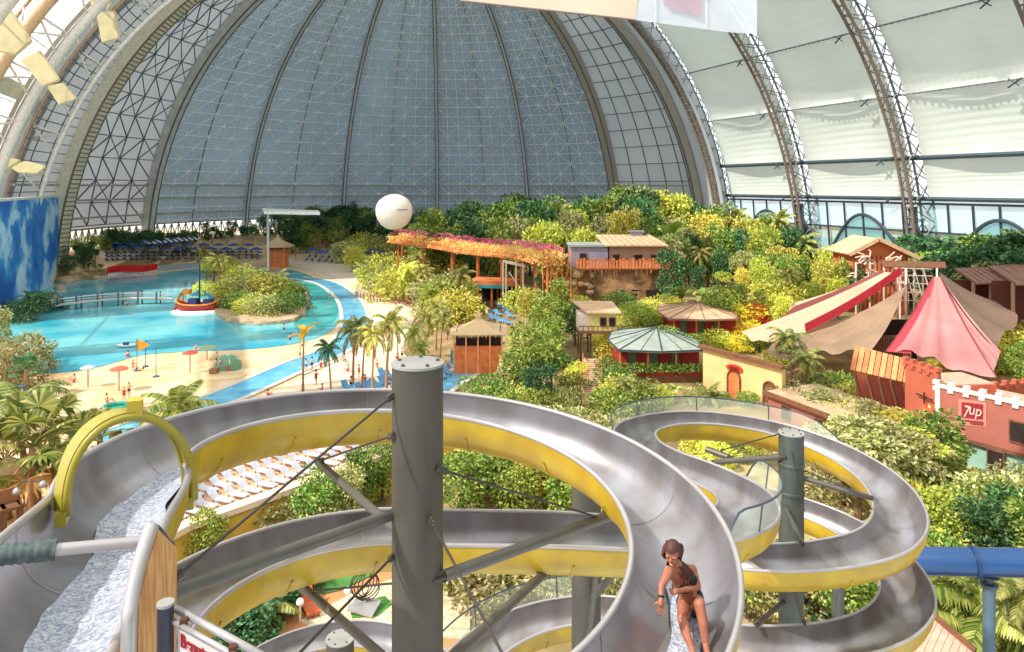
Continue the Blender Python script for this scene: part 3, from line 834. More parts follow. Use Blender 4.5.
o = MB().grid(rows).build('floor_shore', M_sand, None, True); o['kind'] = 'structure'; o['label'] = 'sandy bank rising behind the lagoon'
def flat(name, px, z, mat, label, th=.03, smooth=True):
    q = [GZ(x, y, 0) for x, y in px]
    if smooth: 
        q = catmull(q+[q[0]], 4)[:-1]
    o = MB().prism([(p.x, p.y) for p in q], z-th, z).build(name, mat); o['kind'] = 'structure'; o['label'] = label
    return o
flat('floor_beach', [(-60, 262), (60, 258), (200, 247), (330, 250), (420, 262), (440, 290), (470, 330), (480, 380), (430, 460), (330, 500), (200, 500), (60, 520), (-120, 560), (-260, 420)], .02, M_sand, 'sand floor around the lagoon', .05)
flat('floor_plaza', [(262, 258), (330, 262), (400, 268), (470, 300), (500, 345), (480, 385), (430, 410), (300, 405), (230, 412), (300, 380), (352, 350), (366, 315), (340, 285), (300, 268)], .05, M_plaza, 'pale open plaza by the lagoon')
pool = flat('pool_water', [(20, 278), (68, 277.5), (105, 279), (145, 275), (200, 269), (240, 268), (290, 270), (318, 280), (338, 297), (342, 315), (330, 332), (300, 343), (256, 349), (215, 351), (180, 352.5), (140, 356), (100, 367), (60, 373), (20, 370), (-10, 352), (0, 320)], .10, M_water, 'turquoise lagoon', .04)
flat('pool_lagoon', [(296, 280), (316, 284), (334, 299), (338, 315), (326, 329), (302, 336), (294, 320), (304, 300)], .125, M_water2, 'teal corner of the lagoon', .02)
flat('pool_wading', [(104, 271), (150, 266.5), (203, 263), (206, 268), (180, 269.5), (150, 272.5), (125, 276), (104, 277)], .13, M_wade, 'pale shallow wading pool', .02)
def ribbon(name, px, wpx, z, mat, label, border=None):
    c = catmull([GZ(x, y, 0) for x, y in px], 8); rows = []; r0 = []; r1 = []
    for i, p in enumerate(c):
        t = c[min(i+1, len(c)-1)]-c[max(i-1, 0)]; t.z = 0; t.normalize(); s = Vector((t.y, -t.x, 0))
        w_ = wpx if not callable(wpx) else wpx(i/(len(c)-1))
        rows.append([p+s*w_/2+Vector((0, 0, z)), p-s*w_/2+Vector((0, 0, z))]); r0.append(p+s*(w_/2+.3)+Vector((0, 0, z))); r1.append(p-s*(w_/2+.3)+Vector((0, 0, z)))
    o = MB().grid(rows).build(name, mat); o['kind'] = 'structure'; o['label'] = label
    if border:
        b = MB()
        for r in (r0, r1):
            for a, d in zip(r, r[1:]): b.bar(a, d, .7, .16)
        b.build('kerb', border, o)
    return o
ribbon('pool_channel', [(296, 278), (325, 283), (347, 298), (355, 318), (350, 338), (330, 353), (300, 365), (262, 382), (225, 398), (180, 414), (130, 432), (100, 442)], 4.2, .15, M_stream, 'curved light blue water channel', M_tile)
ribbon('path_kerb', [(230, 264), (300, 268), (340, 281), (362, 304), (364, 330), (345, 355), (300, 375)], 1.2, .12, M_tile, 'pale kerb path beside the channel')
ribbon('pool_channel_near', [(482, 366), (458, 378), (436, 392)], 3.4, .3, M_stream, 'short blue channel below the thatched hut', M_tile)
# paved/earth patches seen through the slide loops
def patch(px, z, mat, label, name='floor_patch', zz=0.0):
    q = [GZ(x, y, zz) for x, y in px]
    o = MB().prism([(p.x, p.y) for p in q], z-.04, z).build(name, mat); o['kind'] = 'structure'; o['label'] = label; return o
patch([(205, 652), (230, 600), (290, 568), (400, 552), (470, 560), (470, 700), (205, 700)], .06, pm('terracotta_path', (196, 132, 84), .85, 0, .12, .8), 'terracotta path below the slide')
patch([(300, 622), (350, 596), (392, 580), (470, 575), (470, 640), (330, 640)], .09, pm('pale_cobbles', (216, 196, 160), .9, 0, .3, 3, .4, 12), 'pale cobbled strip')
M_turf = pm('green_golf_turf', (74, 128, 56), .95, 0, .15, 1)
patch([(318, 588), (336, 576), (362, 570), (384, 568), (370, 578), (340, 592), (322, 596)], .13, M_turf, 'oval green mini golf lane', 'floor_turf')
patch([(350, 612), (360, 604), (385, 598), (392, 606), (378, 618), (352, 620)], .13, M_turf, 'second green mini golf lane', 'floor_turf')
patch([(600, 470), (770, 450), (1100, 440), (1200, 760), (560, 760)], .03, pm('leaf_litter_floor', (150, 132, 90), .95, 0, .3, .5, .5, 3, rgb2=(196, 176, 130)), 'leafy floor below the spiral')
# terrace with a yellow retaining wall
TZ = 3.0
tw = [GZ(120, 566, TZ), GZ(185, 531, TZ), GZ(330, 478.5, TZ), GZ(400, 453, TZ), GZ(480, 430, TZ)]
back = [GZ(480, 398, TZ), GZ(330, 425, TZ), GZ(120, 480, TZ)]
M_ywall = pm('ochre_yellow_wall', (226, 178, 70), .8, 0, .06, .6)
o = MB().prism([(p.x, p.y) for p in tw+back], 0, TZ).build('wall_terrace', M_ywall); o['kind'] = 'structure'; o['label'] = 'ochre retaining wall of the lounger terrace'
MB().prism([(p.x, p.y) for p in tw+back], TZ, TZ+.06).build('floor_terrace', pm('peach_terrace_floor', (222, 176, 138), .85, 0, .1, .6), o)
k = MB()
for a, b in zip(tw, tw[1:]): k.bar(a+Vector((0, .3, .2)), b+Vector((0, .3, .2)), .9, .4)
k.build('coping', pm('pale_pink_coping', (238, 206, 180), .8, 0, .05), o)
k = MB()
for a, b in zip(tw, tw[1:]): k.bar(a+Vector((0, -.2, -.02)), b+Vector((0, -.2, -.02)), .1, .1)
k.build('edge_trim', M_dark, o)
# ================= plants
L_gold = leafmat('golden_green_leaves', [(108, 121, 38), (204, 202, 72), (244, 238, 108), (250, 250, 150)], .3)
L_mid = leafmat('mid_green_leaves', [(52, 83, 34), (108, 143, 54), (166, 184, 78), (211, 215, 121)], .3)
L_dark = leafmat('deep_green_leaves', [(29, 63, 40), (52, 101, 56), (83, 132, 76), (130, 166, 108)], .25)
L_pale = leafmat('pale_tropical_leaves', [(92, 98, 48), (160, 160, 88), (208, 202, 136), (238, 226, 178)], .3)
L_bright = leafmat('lime_leaves', [(96, 122, 46), (152, 172, 66), (196, 202, 110)], .3)
L_yel = leafmat('yellow_leaves', [(204, 170, 40), (250, 226, 58), (250, 250, 114)], .35)
L_red = leafmat('red_orange_leaves', [(182, 63, 36), (244, 108, 54), (250, 170, 81)], .3)
L_palm = leafmat('palm_leaflets', [(72, 94, 32), (130, 142, 56), (178, 176, 92), (208, 196, 122)], .3)
L_palmd = leafmat('dark_palm_leaflets', [(36, 76, 47), (67, 112, 65), (114, 150, 92)], .25)
L_dry = leafmat('dry_palm_leaves', [(159, 108, 54), (211, 155, 83), (244, 197, 121)], .2)
L_ban = leafmat('banana_leaves', [(182, 173, 58), (242, 224, 81), (250, 193, 70)], .4)
M_bark = pm('brown_bark', (112, 84, 58), .9, 0, .2, 3, .4, 15)
M_barkp = pm('pale_palm_bark', (164, 126, 92), .9, 0, .2, 3, .4, 15, stretch=(1, 1, 6))
M_flower = leafmat('pink_blossom', [(206, 70, 120), (226, 110, 150), (236, 170, 190)], .3, .05)

def leaf(mb, p, d, n, L, W):
    """folded leaf blade"""
    s = d.cross(n)
    if s.length < 1e-4: return
    s.normalize(); m = p+d*L*.5
    mb.add([p, m+s*W/2+n*W*.18, p+d*L, m-s*W/2+n*W*.18, m], [(0, 4, 1), (1, 4, 2), (0, 3, 4), (3, 2, 4)])
def rdir(rn):
    z = rn.uniform(-1, 1); a = rn.uniform(0, 2*PI); r = math.sqrt(1-z*z); return Vector((r*math.cos(a), r*math.sin(a), z))
def crown(lobes, n, L, seed, droop=.2):
    rn = random.Random(seed); mb = MB(); tot = sum((l[3]*l[4]+l[3]*l[5]+l[4]*l[5]) for l in lobes)
    for l in lobes:
        c = Vector(l[:3]); r = Vector(l[3:6]); cnt = int(n*(l[3]*l[4]+l[3]*l[5]+l[4]*l[5])/tot)
        for _ in range(cnt):
            d = rdir(rn)
            if d.z < -.55 and rn.random() < .6: continue
            f = rn.uniform(.72, 1.06); bump = 1+.16*math.sin(d.x*9+c.x)*math.sin(d.y*8+c.z*3)*math.cos(d.z*7)
            p = c+Vector((d.x*r.x, d.y*r.y, d.z*r.z))*f*bump
            out = (d+rdir(rn)*.7).normalized(); out.z -= droop; out.normalize()
            nn = (rdir(rn)+d*1.2).normalized(); nn = (nn-out*nn.dot(out)).normalized()
            leaf(mb, p, out, nn, L*rn.uniform(.7, 1.3), L*.62)
    return mb
def trunk(h, r, seed, forks=(), lean=.3, bark=None):
    rn = random.Random(seed); mb = MB(); pts = []
    a = rn.uniform(0, 6)
    for i in range(7):
        u = i/6; pts.append(Vector((math.cos(a)*lean*u*u, math.sin(a)*lean*u*u, h*u)))
    mb.tube(pts, [r*(1.25-.6*i/6) for i in range(7)], 7)
    for q in forks:
        b = pts[4]; q = Vector(q); mid = b.lerp(q, .5)+Vector((0, 0, -.2))
        mb.tube([b, mid, q], [r*.5, r*.38, r*.15], 5)
    return mb
def mk_tree(name, mat, seed, lobes, n, L, th, tr, cat='tree', bark=None):
    t = thing(name, 'x', cat)
    trunk(th, tr, seed, [(l[0]*.8, l[1]*.8, l[2]) for l in lobes[:5]]).build('trunk', bark or M_bark, t, world=False)
    crown(lobes, n, L, seed).build('foliage', mat, t, world=False)
    return Proto(t)
def lobes_round(seed, R0=3.2, h0=5.0, h1=9.0, k=9):
    rn = random.Random(seed); out = [(0, 0, (h0+h1)/2, R0*.75, R0*.75, (h1-h0)*.5)]
    for i in range(k):
        a = 2*PI*i/k*1.6+rn.random(); rr = R0*rn.uniform(.35, .75); z = rn.uniform(h0, h1-.6)
        s = R0*rn.uniform(.32, .5); out.append((rr*math.cos(a), rr*math.sin(a), z, s, s, s*.75))
    return out
def lobes_flat(seed, R0=3.5, h=8.0, k=11):
    rn = random.Random(seed); out = []
    for i in range(k):
        a = 2.4*i+rn.random()*.5; rr = R0*math.sqrt((i+.3)/k)*.9; s = R0*rn.uniform(.28, .42)
        out.append((rr*math.cos(a), rr*math.sin(a), h-rr*.45-rn.uniform(0, 1.8), s, s, s*.34))
    return out
# every template is about 10 m tall
TB = {}
def K(key, name, mat, seed, kind, n=2600, L=.5, **kw):
    if kind == 'round': lb = lobes_round(seed, 3.3, 1.8, 9.2, 13)
    elif kind == 'tall': lb = lobes_round(seed, 2.3, 1.5, 9.6, 14)
    elif kind == 'flat': lb = lobes_flat(seed)
    elif kind == 'bush': lb = [(x*1.25, y*1.25, z*.62-.2, a*1.2, b*1.2, c*.8) for x, y, z, a, b, c in lobes_round(seed, 4.4, 1.0, 9.0, 12)]
    TB[key] = mk_tree(name, mat, seed, lb, n, L, kw.get('th', 5.5), kw.get('tr', .22), kw.get('cat', 'tree'))
K('dr1', 'broadleaf_tree', L_dark, 1, 'round'); K('dr2', 'broadleaf_tree', L_dark, 2, 'tall')
K('mr1', 'broadleaf_tree', L_mid, 3, 'round'); K('mr2', 'broadleaf_tree', L_mid, 4, 'tall'); K('mr3', 'broadleaf_tree', L_mid, 5, 'flat', L=.42)
K('gr1', 'broadleaf_tree', L_gold, 6, 'round'); K('gr2', 'broadleaf_tree', L_gold, 7, 'flat', L=.42)
K('pr1', 'broadleaf_tree', L_pale, 8, 'flat', L=.42); K('pr2', 'broadleaf_tree', L_pale, 9, 'round')
K('yl', 'broadleaf_tree', L_bright, 10, 'round')
SH = dict(th=2.0, tr=.3, cat='shrub')
K('bm', 'shrub', L_mid, 11, 'bush', 2600, .55, **SH); K('bg', 'shrub', L_gold, 12, 'bush', 2600, .55, **SH); K('bp', 'shrub', L_pale, 13, 'bush', 2600, .55, **SH)
K('bd', 'shrub', L_dark, 14, 'bush', 2600, .55, **SH); K('by', 'shrub', L_yel, 15, 'bush', 2200, .55, **SH); K('br', 'shrub', L_red, 16, 'bush', 2200, .55, **SH); K('bl', 'shrub', L_bright, 17, 'bush', 2400, .55, **SH)

def frond(mb, base, az, el, L, W, nl=13, sag=.6, twist=0):
    """feather leaf: arching midrib with leaflets"""
    d = Vector((math.cos(az), math.sin(az), 0)); pts = []; p = Vector(base); e = el
    for i in range(nl+1):
        pts.append(p.copy()); e -= sag*(.5+1.2*i/nl)*1.6/nl*1.2
        p = p+(d*math.cos(e)+Vector((0, 0, math.sin(e))))*L/nl
    mb.tube(pts, [.035*L/3*(1-.8*i/nl) for i in range(nl+1)], 3)
    s = Vector((-d.y, d.x, 0))
    for i in range(2, nl+1):
        t = (pts[i]-pts[i-1]).normalized(); u = i/nl; ll = W*math.sin(PI*min(1, u*.85+.15))**.6
        for sg in (-1, 1):
            for h in (0, .5):
                q = pts[i]-t*(L/nl)*h
                dd = (s*sg*.9+t*.55+Vector((0, 0, -.35))).normalized()
                n = t.cross(dd).normalized(); w_ = L*.024
                e1 = q+dd*ll*.55+Vector((0, 0, -.02*ll)); e2 = q+dd*ll+Vector((0, 0, -.22*ll))
                mb.add([q-t*w_*.5, q+t*w_*.5, e1+t*w_, e1-t*w_, e2], [(0, 1, 2, 3), (3, 2, 4)])
def mk_palm(name, mat, seed, h, nf, L, W, tr=.16, dry=0, bark=None, el0=1.2, sag=.75, lean=.6, nl=13):
    rn = random.Random(seed); t = thing(name, 'x', 'palm')
    a = rn.uniform(0, 6); pts = [Vector((math.cos(a)*lean*(i/8)**1.6, math.sin(a)*lean*(i/8)**1.6, h*i/8)) for i in range(9)]
    MB().tube(pts, [tr*(1.35-.55*i/8) for i in range(9)], 8).build('trunk', bark or M_barkp, t, True, world=False)
    mb = MB()
    for k in range(nf):
        u = k/nf; frond(mb, pts[-1]+Vector((0, 0, -.1+.2*(1-u))), k*2.4+rn.uniform(-.2, .2), el0*(1-1.25*u)+rn.uniform(-.1, .1), L*rn.uniform(.85, 1.1), W, nl, sag)
    mb.build('fronds', mat, t, world=False)
    if dry:
        mb = MB()
        for k in range(dry): frond(mb, pts[-1]+Vector((0, 0, -.3-.5*k/dry)), k*2.1, -.9-rn.uniform(0, .4), L*.75, W*.6, 9, .5)
        mb.build('dry_fronds', L_dry, t, world=False)
    return Proto(t)
PA = {
 'p1': mk_palm('feather_palm', L_palm, 21, 7.2, 15, 3.2, .75), 'p2': mk_palm('feather_palm', L_palm, 22, 6.2, 17, 3.6, .8, sag=.9, dry=4),
 'p3': mk_palm('feather_palm', L_palmd, 23, 6.5, 18, 3.4, .8), 'p4': mk_palm('feather_palm', L_gold, 24, 7.4, 13, 3.0, .7, sag=.95, dry=3),
 'pl': mk_palm('feather_palm', L_palm, 25, 1.6, 14, 4.2, 1.0, .25, el0=1.35, sag=.7)}
def blade(mb, base, az, el, L, W, sag=1.2, n=7):
    d = Vector((math.cos(az), math.sin(az), 0)); s = Vector((-d.y, d.x, 0)); p = Vector(base); e = el; rows = []
    for i in range(n+1):
        u = i/n; w_ = W*math.sin(PI*min(1, .08+u*.92))**.5*.5 if i < n else .02
        rows.append([p-s*w_+Vector((0, 0, .25*w_)), p.copy(), p+s*w_+Vector((0, 0, .25*w_))]); e -= sag/n; p = p+(d*math.cos(e)+Vector((0, 0, math.sin(e))))*L/n
    mb.grid(rows)
def mk_banana(name, mat, seed, h, n, L, W, sag=1.4):
    rn = random.Random(seed); t = thing(name, 'x', 'banana plant')
    MB().tube([(0, 0, 0), (.1, 0, h*.5), (.1, .1, h)], [.2, .16, .08], 7).build('stem', M_barkp, t, True, world=False)
    mb = MB()
    for k in range(n): blade(mb, (.1, .1, h-.3+.3*k/n), k*2.4+rn.uniform(-.3, .3), 1.25-.9*(k % 3)/3, L*rn.uniform(.8, 1.1), W, sag)
    mb.build('leaves', mat, t, True, world=False); return Proto(t)
PA['bn'] = mk_banana('banana_plant', L_ban, 31, 6.0, 6, 3.4, .9); PA['bn2'] = mk_banana('banana_plant', L_bright, 32, 3.2, 9, 3.6, 1.0); PA['bn3'] = mk_banana('banana_plant', L_palmd, 33, 4.0, 9, 3.4, 1.1)
def fan(mb, base, az, el, L, Rr, n=16):
    d = Vector((math.cos(az)*math.cos(el), math.sin(az)*math.cos(el), math.sin(el))); tip = Vector(base)+d*L
    mb.tube([base, Vector(base)+d*L*.5+Vector((0, 0, .05)), tip], [.03, .025, .02], 4)
    s = Vector((-math.sin(az), math.cos(az), 0)); u = s.cross(d)
    for k in range(n):
        a = -1.9+3.8*k/(n-1); q = (d*math.cos(a)+s*math.sin(a)); q2 = q.cross(u).normalized()
        e1 = tip+q*Rr*.6; e2 = tip+q*Rr+Vector((0, 0, -.22*Rr)); w_ = Rr*.085
        mb.add([tip, e1-q2*w_+u*.02, e1+q2*w_, e2], [(0, 1, 2), (1, 3, 2)])
def mk_fan(name, mat, seed, h, n, L, Rr, dry=6):
    rn = random.Random(seed); t = thing(name, 'x', 'palm')
    MB().tube([(0, 0, h*i/6) for i in range(7)], [.3-.02*i for i in range(7)], 9).build('trunk', M_barkp, t, True, world=False)
    mb = MB()
    for k in range(n): fan(mb, (0, 0, h), k*2.4, 1.3-1.6*k/n, L*rn.uniform(.8, 1.1), Rr)
    mb.build('fan_leaves', mat, t, world=False)
    if dry:
        mb = MB()
        for k in range(dry): fan(mb, (0, 0, h-.2), k*2.4, -.7-rn.uniform(0, .5), L*.7, Rr*.9)
        mb.build('dry_leaves', L_dry, t, world=False)
    return Proto(t)
PA['f1'] = mk_fan('fan_palm', L_palm, 41, 3.0, 16, 1.7, .95); PA['f2'] = mk_fan('fan_palm', L_palmd, 42, 3.6, 18, 1.5, .9, 0)

LAND = [(395, 210, 'the white balloon'), (270, 243, 'the small far hut'), (30, 240, 'the blue cloud wall'), (260, 290, 'the lagoon islet'), (495, 255, 'the orange walkway'), (620, 265, 'the balcony house'), (700, 320, 'the upper red pavilion'),
        (658, 345, 'the grey-roofed red pavilion'), (597, 317, 'the little yellow house'), (482, 338, 'the thatched hut'), (872, 255, 'the orange gabled house'), (845, 320, 'the tan sails'), (945, 320, 'the pink sail'), (985, 280, 'the brown shed roofs'),
        (975, 405, 'the red castle wall'), (880, 365, 'the striped awning'), (745, 370, 'the ochre arched wall'), (790, 500, 'the tall spiral slide'), (965, 560, 'the blue tube slide'), (592, 385, 'the wooden steps'), (130, 300, 'the pool footbridge'),
        (130, 240, 'the far blue loungers'), (300, 370, 'the curved blue channel'), (215, 360, 'the beach tent'), (540, 480, 'the round loop of the near slide'), (260, 480, 'the lounger terrace'), (30, 440, 'the slide start'), (345, 590, 'the mini golf'), (820, 410, 'the pink terrace roof')]
PLANTS = []
DESC = {'dr1': 'deep green bushy tree', 'dr2': 'deep green slender tree', 'mr1': 'mid green bushy tree', 'mr2': 'mid green slender tree', 'mr3': 'mid green flat-topped tree', 'gr1': 'golden green bushy tree', 'gr2': 'golden green flat-topped tree',
        'pr1': 'pale flat-topped tree', 'pr2': 'pale bushy tree', 'yl': 'lime green bushy tree', 'bm': 'mid green shrub', 'bg': 'golden green shrub', 'bp': 'pale leafy shrub', 'bd': 'deep green shrub', 'by': 'yellow shrub', 'br': 'red orange shrub', 'bl': 'lime shrub',
        'p1': 'slim feather palm', 'p2': 'feather palm with dry hanging leaves', 'p3': 'dark feather palm', 'p4': 'golden drooping palm', 'pl': 'low spreading palm', 'bn': 'yellow banana plant', 'bn2': 'lime banana plant', 'bn3': 'dark banana plant', 'f1': 'fan palm', 'f2': 'dark fan palm'}
def plant(key, px, py, h, group=None, base=None, wide=1.0, label=None):
    """one plant whose foot is seen at (px, py) and whose height is h metres"""
    pr = TB.get(key) or PA.get(key)
    g = base if base is not None else G(px, py)
    if g.y > 280: return
    mw = (Vector((-118.5, 182, 0))-Vector((-90, 121, 0))).normalized(); mn_ = Vector((-mw.y, mw.x, 0)); dd = (Vector((g.x, g.y, 0))-Vector((-90, 121, 0))).dot(mn_)
    if -.5*h < dd < 6 and g.y > 118: g = g-mn_*(dd+.5*h)
    rr = math.hypot(g.x+22.7, g.y-191.6)
    if g.y > 150 and rr > 98-.36*h*wide: k_ = (98-.36*h*wide)/rr; g = Vector((-22.7+(g.x+22.7)*k_, 191.6+(g.y-191.6)*k_, 0)); g.z = terrain(g.x, g.y)
    hh = 10.0 if key in TB else {'p1': 8.8, 'p2': 7.8, 'p3': 8.2, 'p4': 8.6, 'pl': 4.2, 'bn': 7.5, 'bn2': 5.2, 'bn3': 6.0, 'f1': 4.6, 'f2': 5.0}[key]
    if key.startswith('b') and key in TB: hh = 6.5
    s = h/hh
    o = pr.put(g+Vector((0, 0, -.05)), R.uniform(0, 6.28), (s*wide, s*wide, s), None, group)
    top = proj((g.x, g.y, g.z+h*.6))
    PLANTS.append((o, key, top[0], top[1], group, label)); return o
def at(px, Y): 
    x = (px-HX)/F*Y; return Vector((x, Y, terrain(x, Y)))
def ptop(key, px, Y, ytop, group=None, wide=1.0):
    g = at(px, Y); h = CAMZ-(ytop-HY)*Y/F-g.z
    if h > 1: return plant(key, px, 0, h, group, g, wide)
def lerpl(tab, x):
    for (a, b), (c, d) in zip(tab, tab[1:]):
        if x <= c: return b+(d-b)*max(0, (x-a))/(c-a)
    return tab[-1][1]
# far belt in front of the dome
far_top = [(60, 236), (100, 234), (150, 233), (200, 228), (250, 222), (300, 210), (340, 205), (380, 202), (415, 200), (440, 208)]
for row, (rr_, dt) in enumerate(((95.5, -2), (94, 5))):
    px = 76+row*6
    while px < 445:
        key = R.choice(['dr1', 'dr2', 'dr1', 'mr1', 'p3', 'dr2', 'mr2', 'mr1'])
        ptop(key, px, ring_y(px, rr_), lerpl(far_top, px)+dt+R.uniform(-4, 5), 'dark tropical trees along the foot of the dome', 1.15)
        px += R.uniform(10, 15)
for px, py, h in ((72, 268, 7), (84, 268, 6), (95, 268, 6), (66, 274, 5), (88, 274, 3.4), (100, 273, 2.6)):
    plant(R.choice(['dr1', 'bd', 'bn3', 'p3', 'dr2']), px, py, h, 'dark tropical trees along the foot of the dome', wide=1.2)
for i in range(16):
    px = 212+i*14+R.uniform(-4, 4); plant(R.choice(['p3', 'p1', 'bn3', 'mr1']), px, lerpl([(160, 243), (260, 246), (420, 250)], px), R.uniform(5, 8), 'palms behind the far loungers')
for row, rr_ in enumerate((95, 94.5)):
    px = 108+row*7
    while px < 300:
        yy = ring_y(px, rr_); ptop(R.choice(['dr2', 'dr1', 'dr1', 'p3']), px, yy, 229+row*3+R.uniform(-3, 3), 'dark tropical trees along the foot of the dome', 1.2); px += R.uniform(8, 13)
for row, rr_ in enumerate((88, 80)):
    px = 286+row*6
    while px < 440:
        ptop(R.choice(['dr1', 'dr2', 'mr1', 'dr1', 'p3']), px, ring_y(px, rr_), lerpl(far_top, px)+4+row*7+R.uniform(-3, 5), 'dark tropical trees along the foot of the dome', 1.0); px += R.uniform(11, 16)
# big forest band, centre to right
ftop = [(420, 206), (450, 203), (480, 200), (500, 197), (540, 196), (580, 198), (610, 188), (640, 182), (670, 192), (690, 203), (720, 205), (760, 212), (800, 214), (845, 226)]
def band(Y, x0, x1, dt, step, keys, grp, wide=1.0):
    px = x0
    while px < x1:
        ptop(R.choice(keys), px, Y+R.uniform(-6, 6), lerpl(ftop, px)+dt+R.uniform(-7, 8), grp, wide); px += step*R.uniform(.8, 1.25)
band(205, 425, 700, 2, 15, ['dr1', 'mr1', 'mr2', 'dr2'], 'tall trees at the back of the forest', 1.1)
band(182, 430, 850, 2, 15, ['mr1', 'gr1', 'mr2', 'yl', 'gr1', 'p1', 'dr1'], 'tall trees at the back of the forest', .95)
band(160, 440, 860, 14, 18, ['gr1', 'mr1', 'mr2', 'dr1', 'pr2', 'p2', 'yl'], 'trees in the middle of the forest', .8)
band(146, 500, 860, 24, 20, ['gr1', 'mr3', 'mr2', 'dr1', 'gr2', 'bn2', 'mr1'], 'trees in the middle of the forest', .75)
band(132, 668, 862, 36, 20, ['gr1', 'mr1', 'pr1', 'dr1', 'mr2', 'p2', 'dr2'], 'trees in the middle of the forest', .75)
band(118, 672, 862, 55, 21, ['gr1', 'mr1', 'pr2', 'mr2', 'dr1', 'p2', 'gr2'], 'trees around the village', .75)
band(106, 682, 800, 78, 22, ['gr1', 'mr1', 'pr2', 'mr2', 'yl', 'bn2'], 'trees around the village', .8)
# right far belt
for px in range(850, 1060, 15):
    ptop(R.choice(['dr1', 'mr1', 'p3', 'mr3', 'dr2']), px+R.uniform(-5, 5), lerpl([(850, 165), (1000, 128)], px), R.uniform(228, 238), 'dark palms and trees below the glazed band', 1.2)
for px in range(910, 1040, 17):
    ptop(R.choice(['pr1', 'dr1', 'mr3', 'dr2']), px+R.uniform(-5, 5), lerpl([(850, 150), (1000, 118)], px), R.uniform(240, 252), 'dark palms and trees below the glazed band', 1.1)
# vegetation left of the walkway
for i in range(125):
    px = R.uniform(345, 500); py = R.uniform(252, 326)
    if px > 462 and py > 262: continue
    if py > 268+ (px-350)*.55 + 8: continue
    plant(R.choice(['p1', 'p2', 'p4', 'bg', 'gr1', 'bp', 'p1', 'bn2']), px, py, R.uniform(5.5, 9.5), 'golden palms between plaza and walkway')
for px, py, h in ((300, 253, 6), (316, 256, 8), (335, 258, 9), (350, 262, 7), (326, 248, 8), (372, 262, 9), (395, 266, 8), (410, 270, 8), (425, 275, 8), (296, 262, 5)):
    plant(R.choice(['p1', 'p4', 'gr1', 'p2']), px, py, h, 'golden palms between plaza and walkway')
# islet
for px, py, k, h in ((214, 288, 'gr2', 9), (222, 292, 'p1', 9), (205, 296, 'bg', 3.6), (212, 292, 'p4', 8), (207, 284, 'p1', 9), (222, 276, 'bg', 6), (228, 300, 'bg', 5), (240, 312, 'bm', 4.2), (252, 316, 'bg', 4.5), (266, 318, 'bp', 4.5), (282, 316, 'bm', 4.5), (294, 310, 'bd', 3.6), (236, 298, 'bl', 5.5), (250, 302, 'bp', 6), (268, 302, 'bg', 6.5), (284, 302, 'bm', 5), (258, 290, 'bn2', 6), (242, 288, 'bg', 6), (276, 290, 'pl', 5), (230, 310, 'bl', 3.6), (296, 300, 'bm', 3.5)):
    plant(k, px, py, h, 'bushes and palms on the lagoon islet')
# palms on the near beach and plaza
for px, py, k, h in ((136, 0, 0, 0),):
    pass
for px, py, k, h in ((303, 392, 'bn', 8.4), (331, 396, 'p3', 6.8), (353, 385, 'p2', 8.6), (362, 392, 'p1', 8.2), (386, 398, 'p1', 10.2), (372, 402, 'p4', 8.4), (412, 372, 'p2', 6.4), (424, 360, 'p2', 7.2), (440, 366, 'p1', 7.5), (398, 362, 'p4', 6.2), (436, 350, 'p2', 7.6), (421, 384, 'p2', 5.6)):
    plant(k, px, py, h, 'slim palms on the plaza by the channel', wide=.72)
# near left foliage
for px, py, k, h, w_ in ((8, 388, 'bp', 5.5, 1.0), (22, 372, 'bp', 5.2, 1.0), (-8, 360, 'pr2', 8, 1), (26, 398, 'f2', 4.6, 1.0), (34, 520, 'f1', 8.2, 1.0), (28, 506, 'p2', 9.4, 1.15), (4, 520, 'f1', 6.6, 1.2), (80, 490, 'f1', 5.6, 1.0), (60, 512, 'p2', 5.6, 1), (100, 478, 'f1', 5.2, 1), (42, 545, 'bl', 2.2, 1.2), (58, 530, 'bl', 1.8, 1.2), (30, 552, 'bm', 1.8, 1.2), (172, 428, 'pl', 4.6, 1.0), (190, 432, 'br', 1.4, 1), (182, 426, 'bg', 2.2, 1), (150, 425, 'bp', 2, 1), (30, 318, 'bn3', 5.5, 1.0), (44, 312, 'bd', 4.2, 1.1), (20, 322, 'bd', 4.2, 1.1), (38, 320, 'p3', 5, 1)):
    plant(k, px, py, h, 'plants beside the slide start' if py > 340 and px < 130 else None, wide=w_)
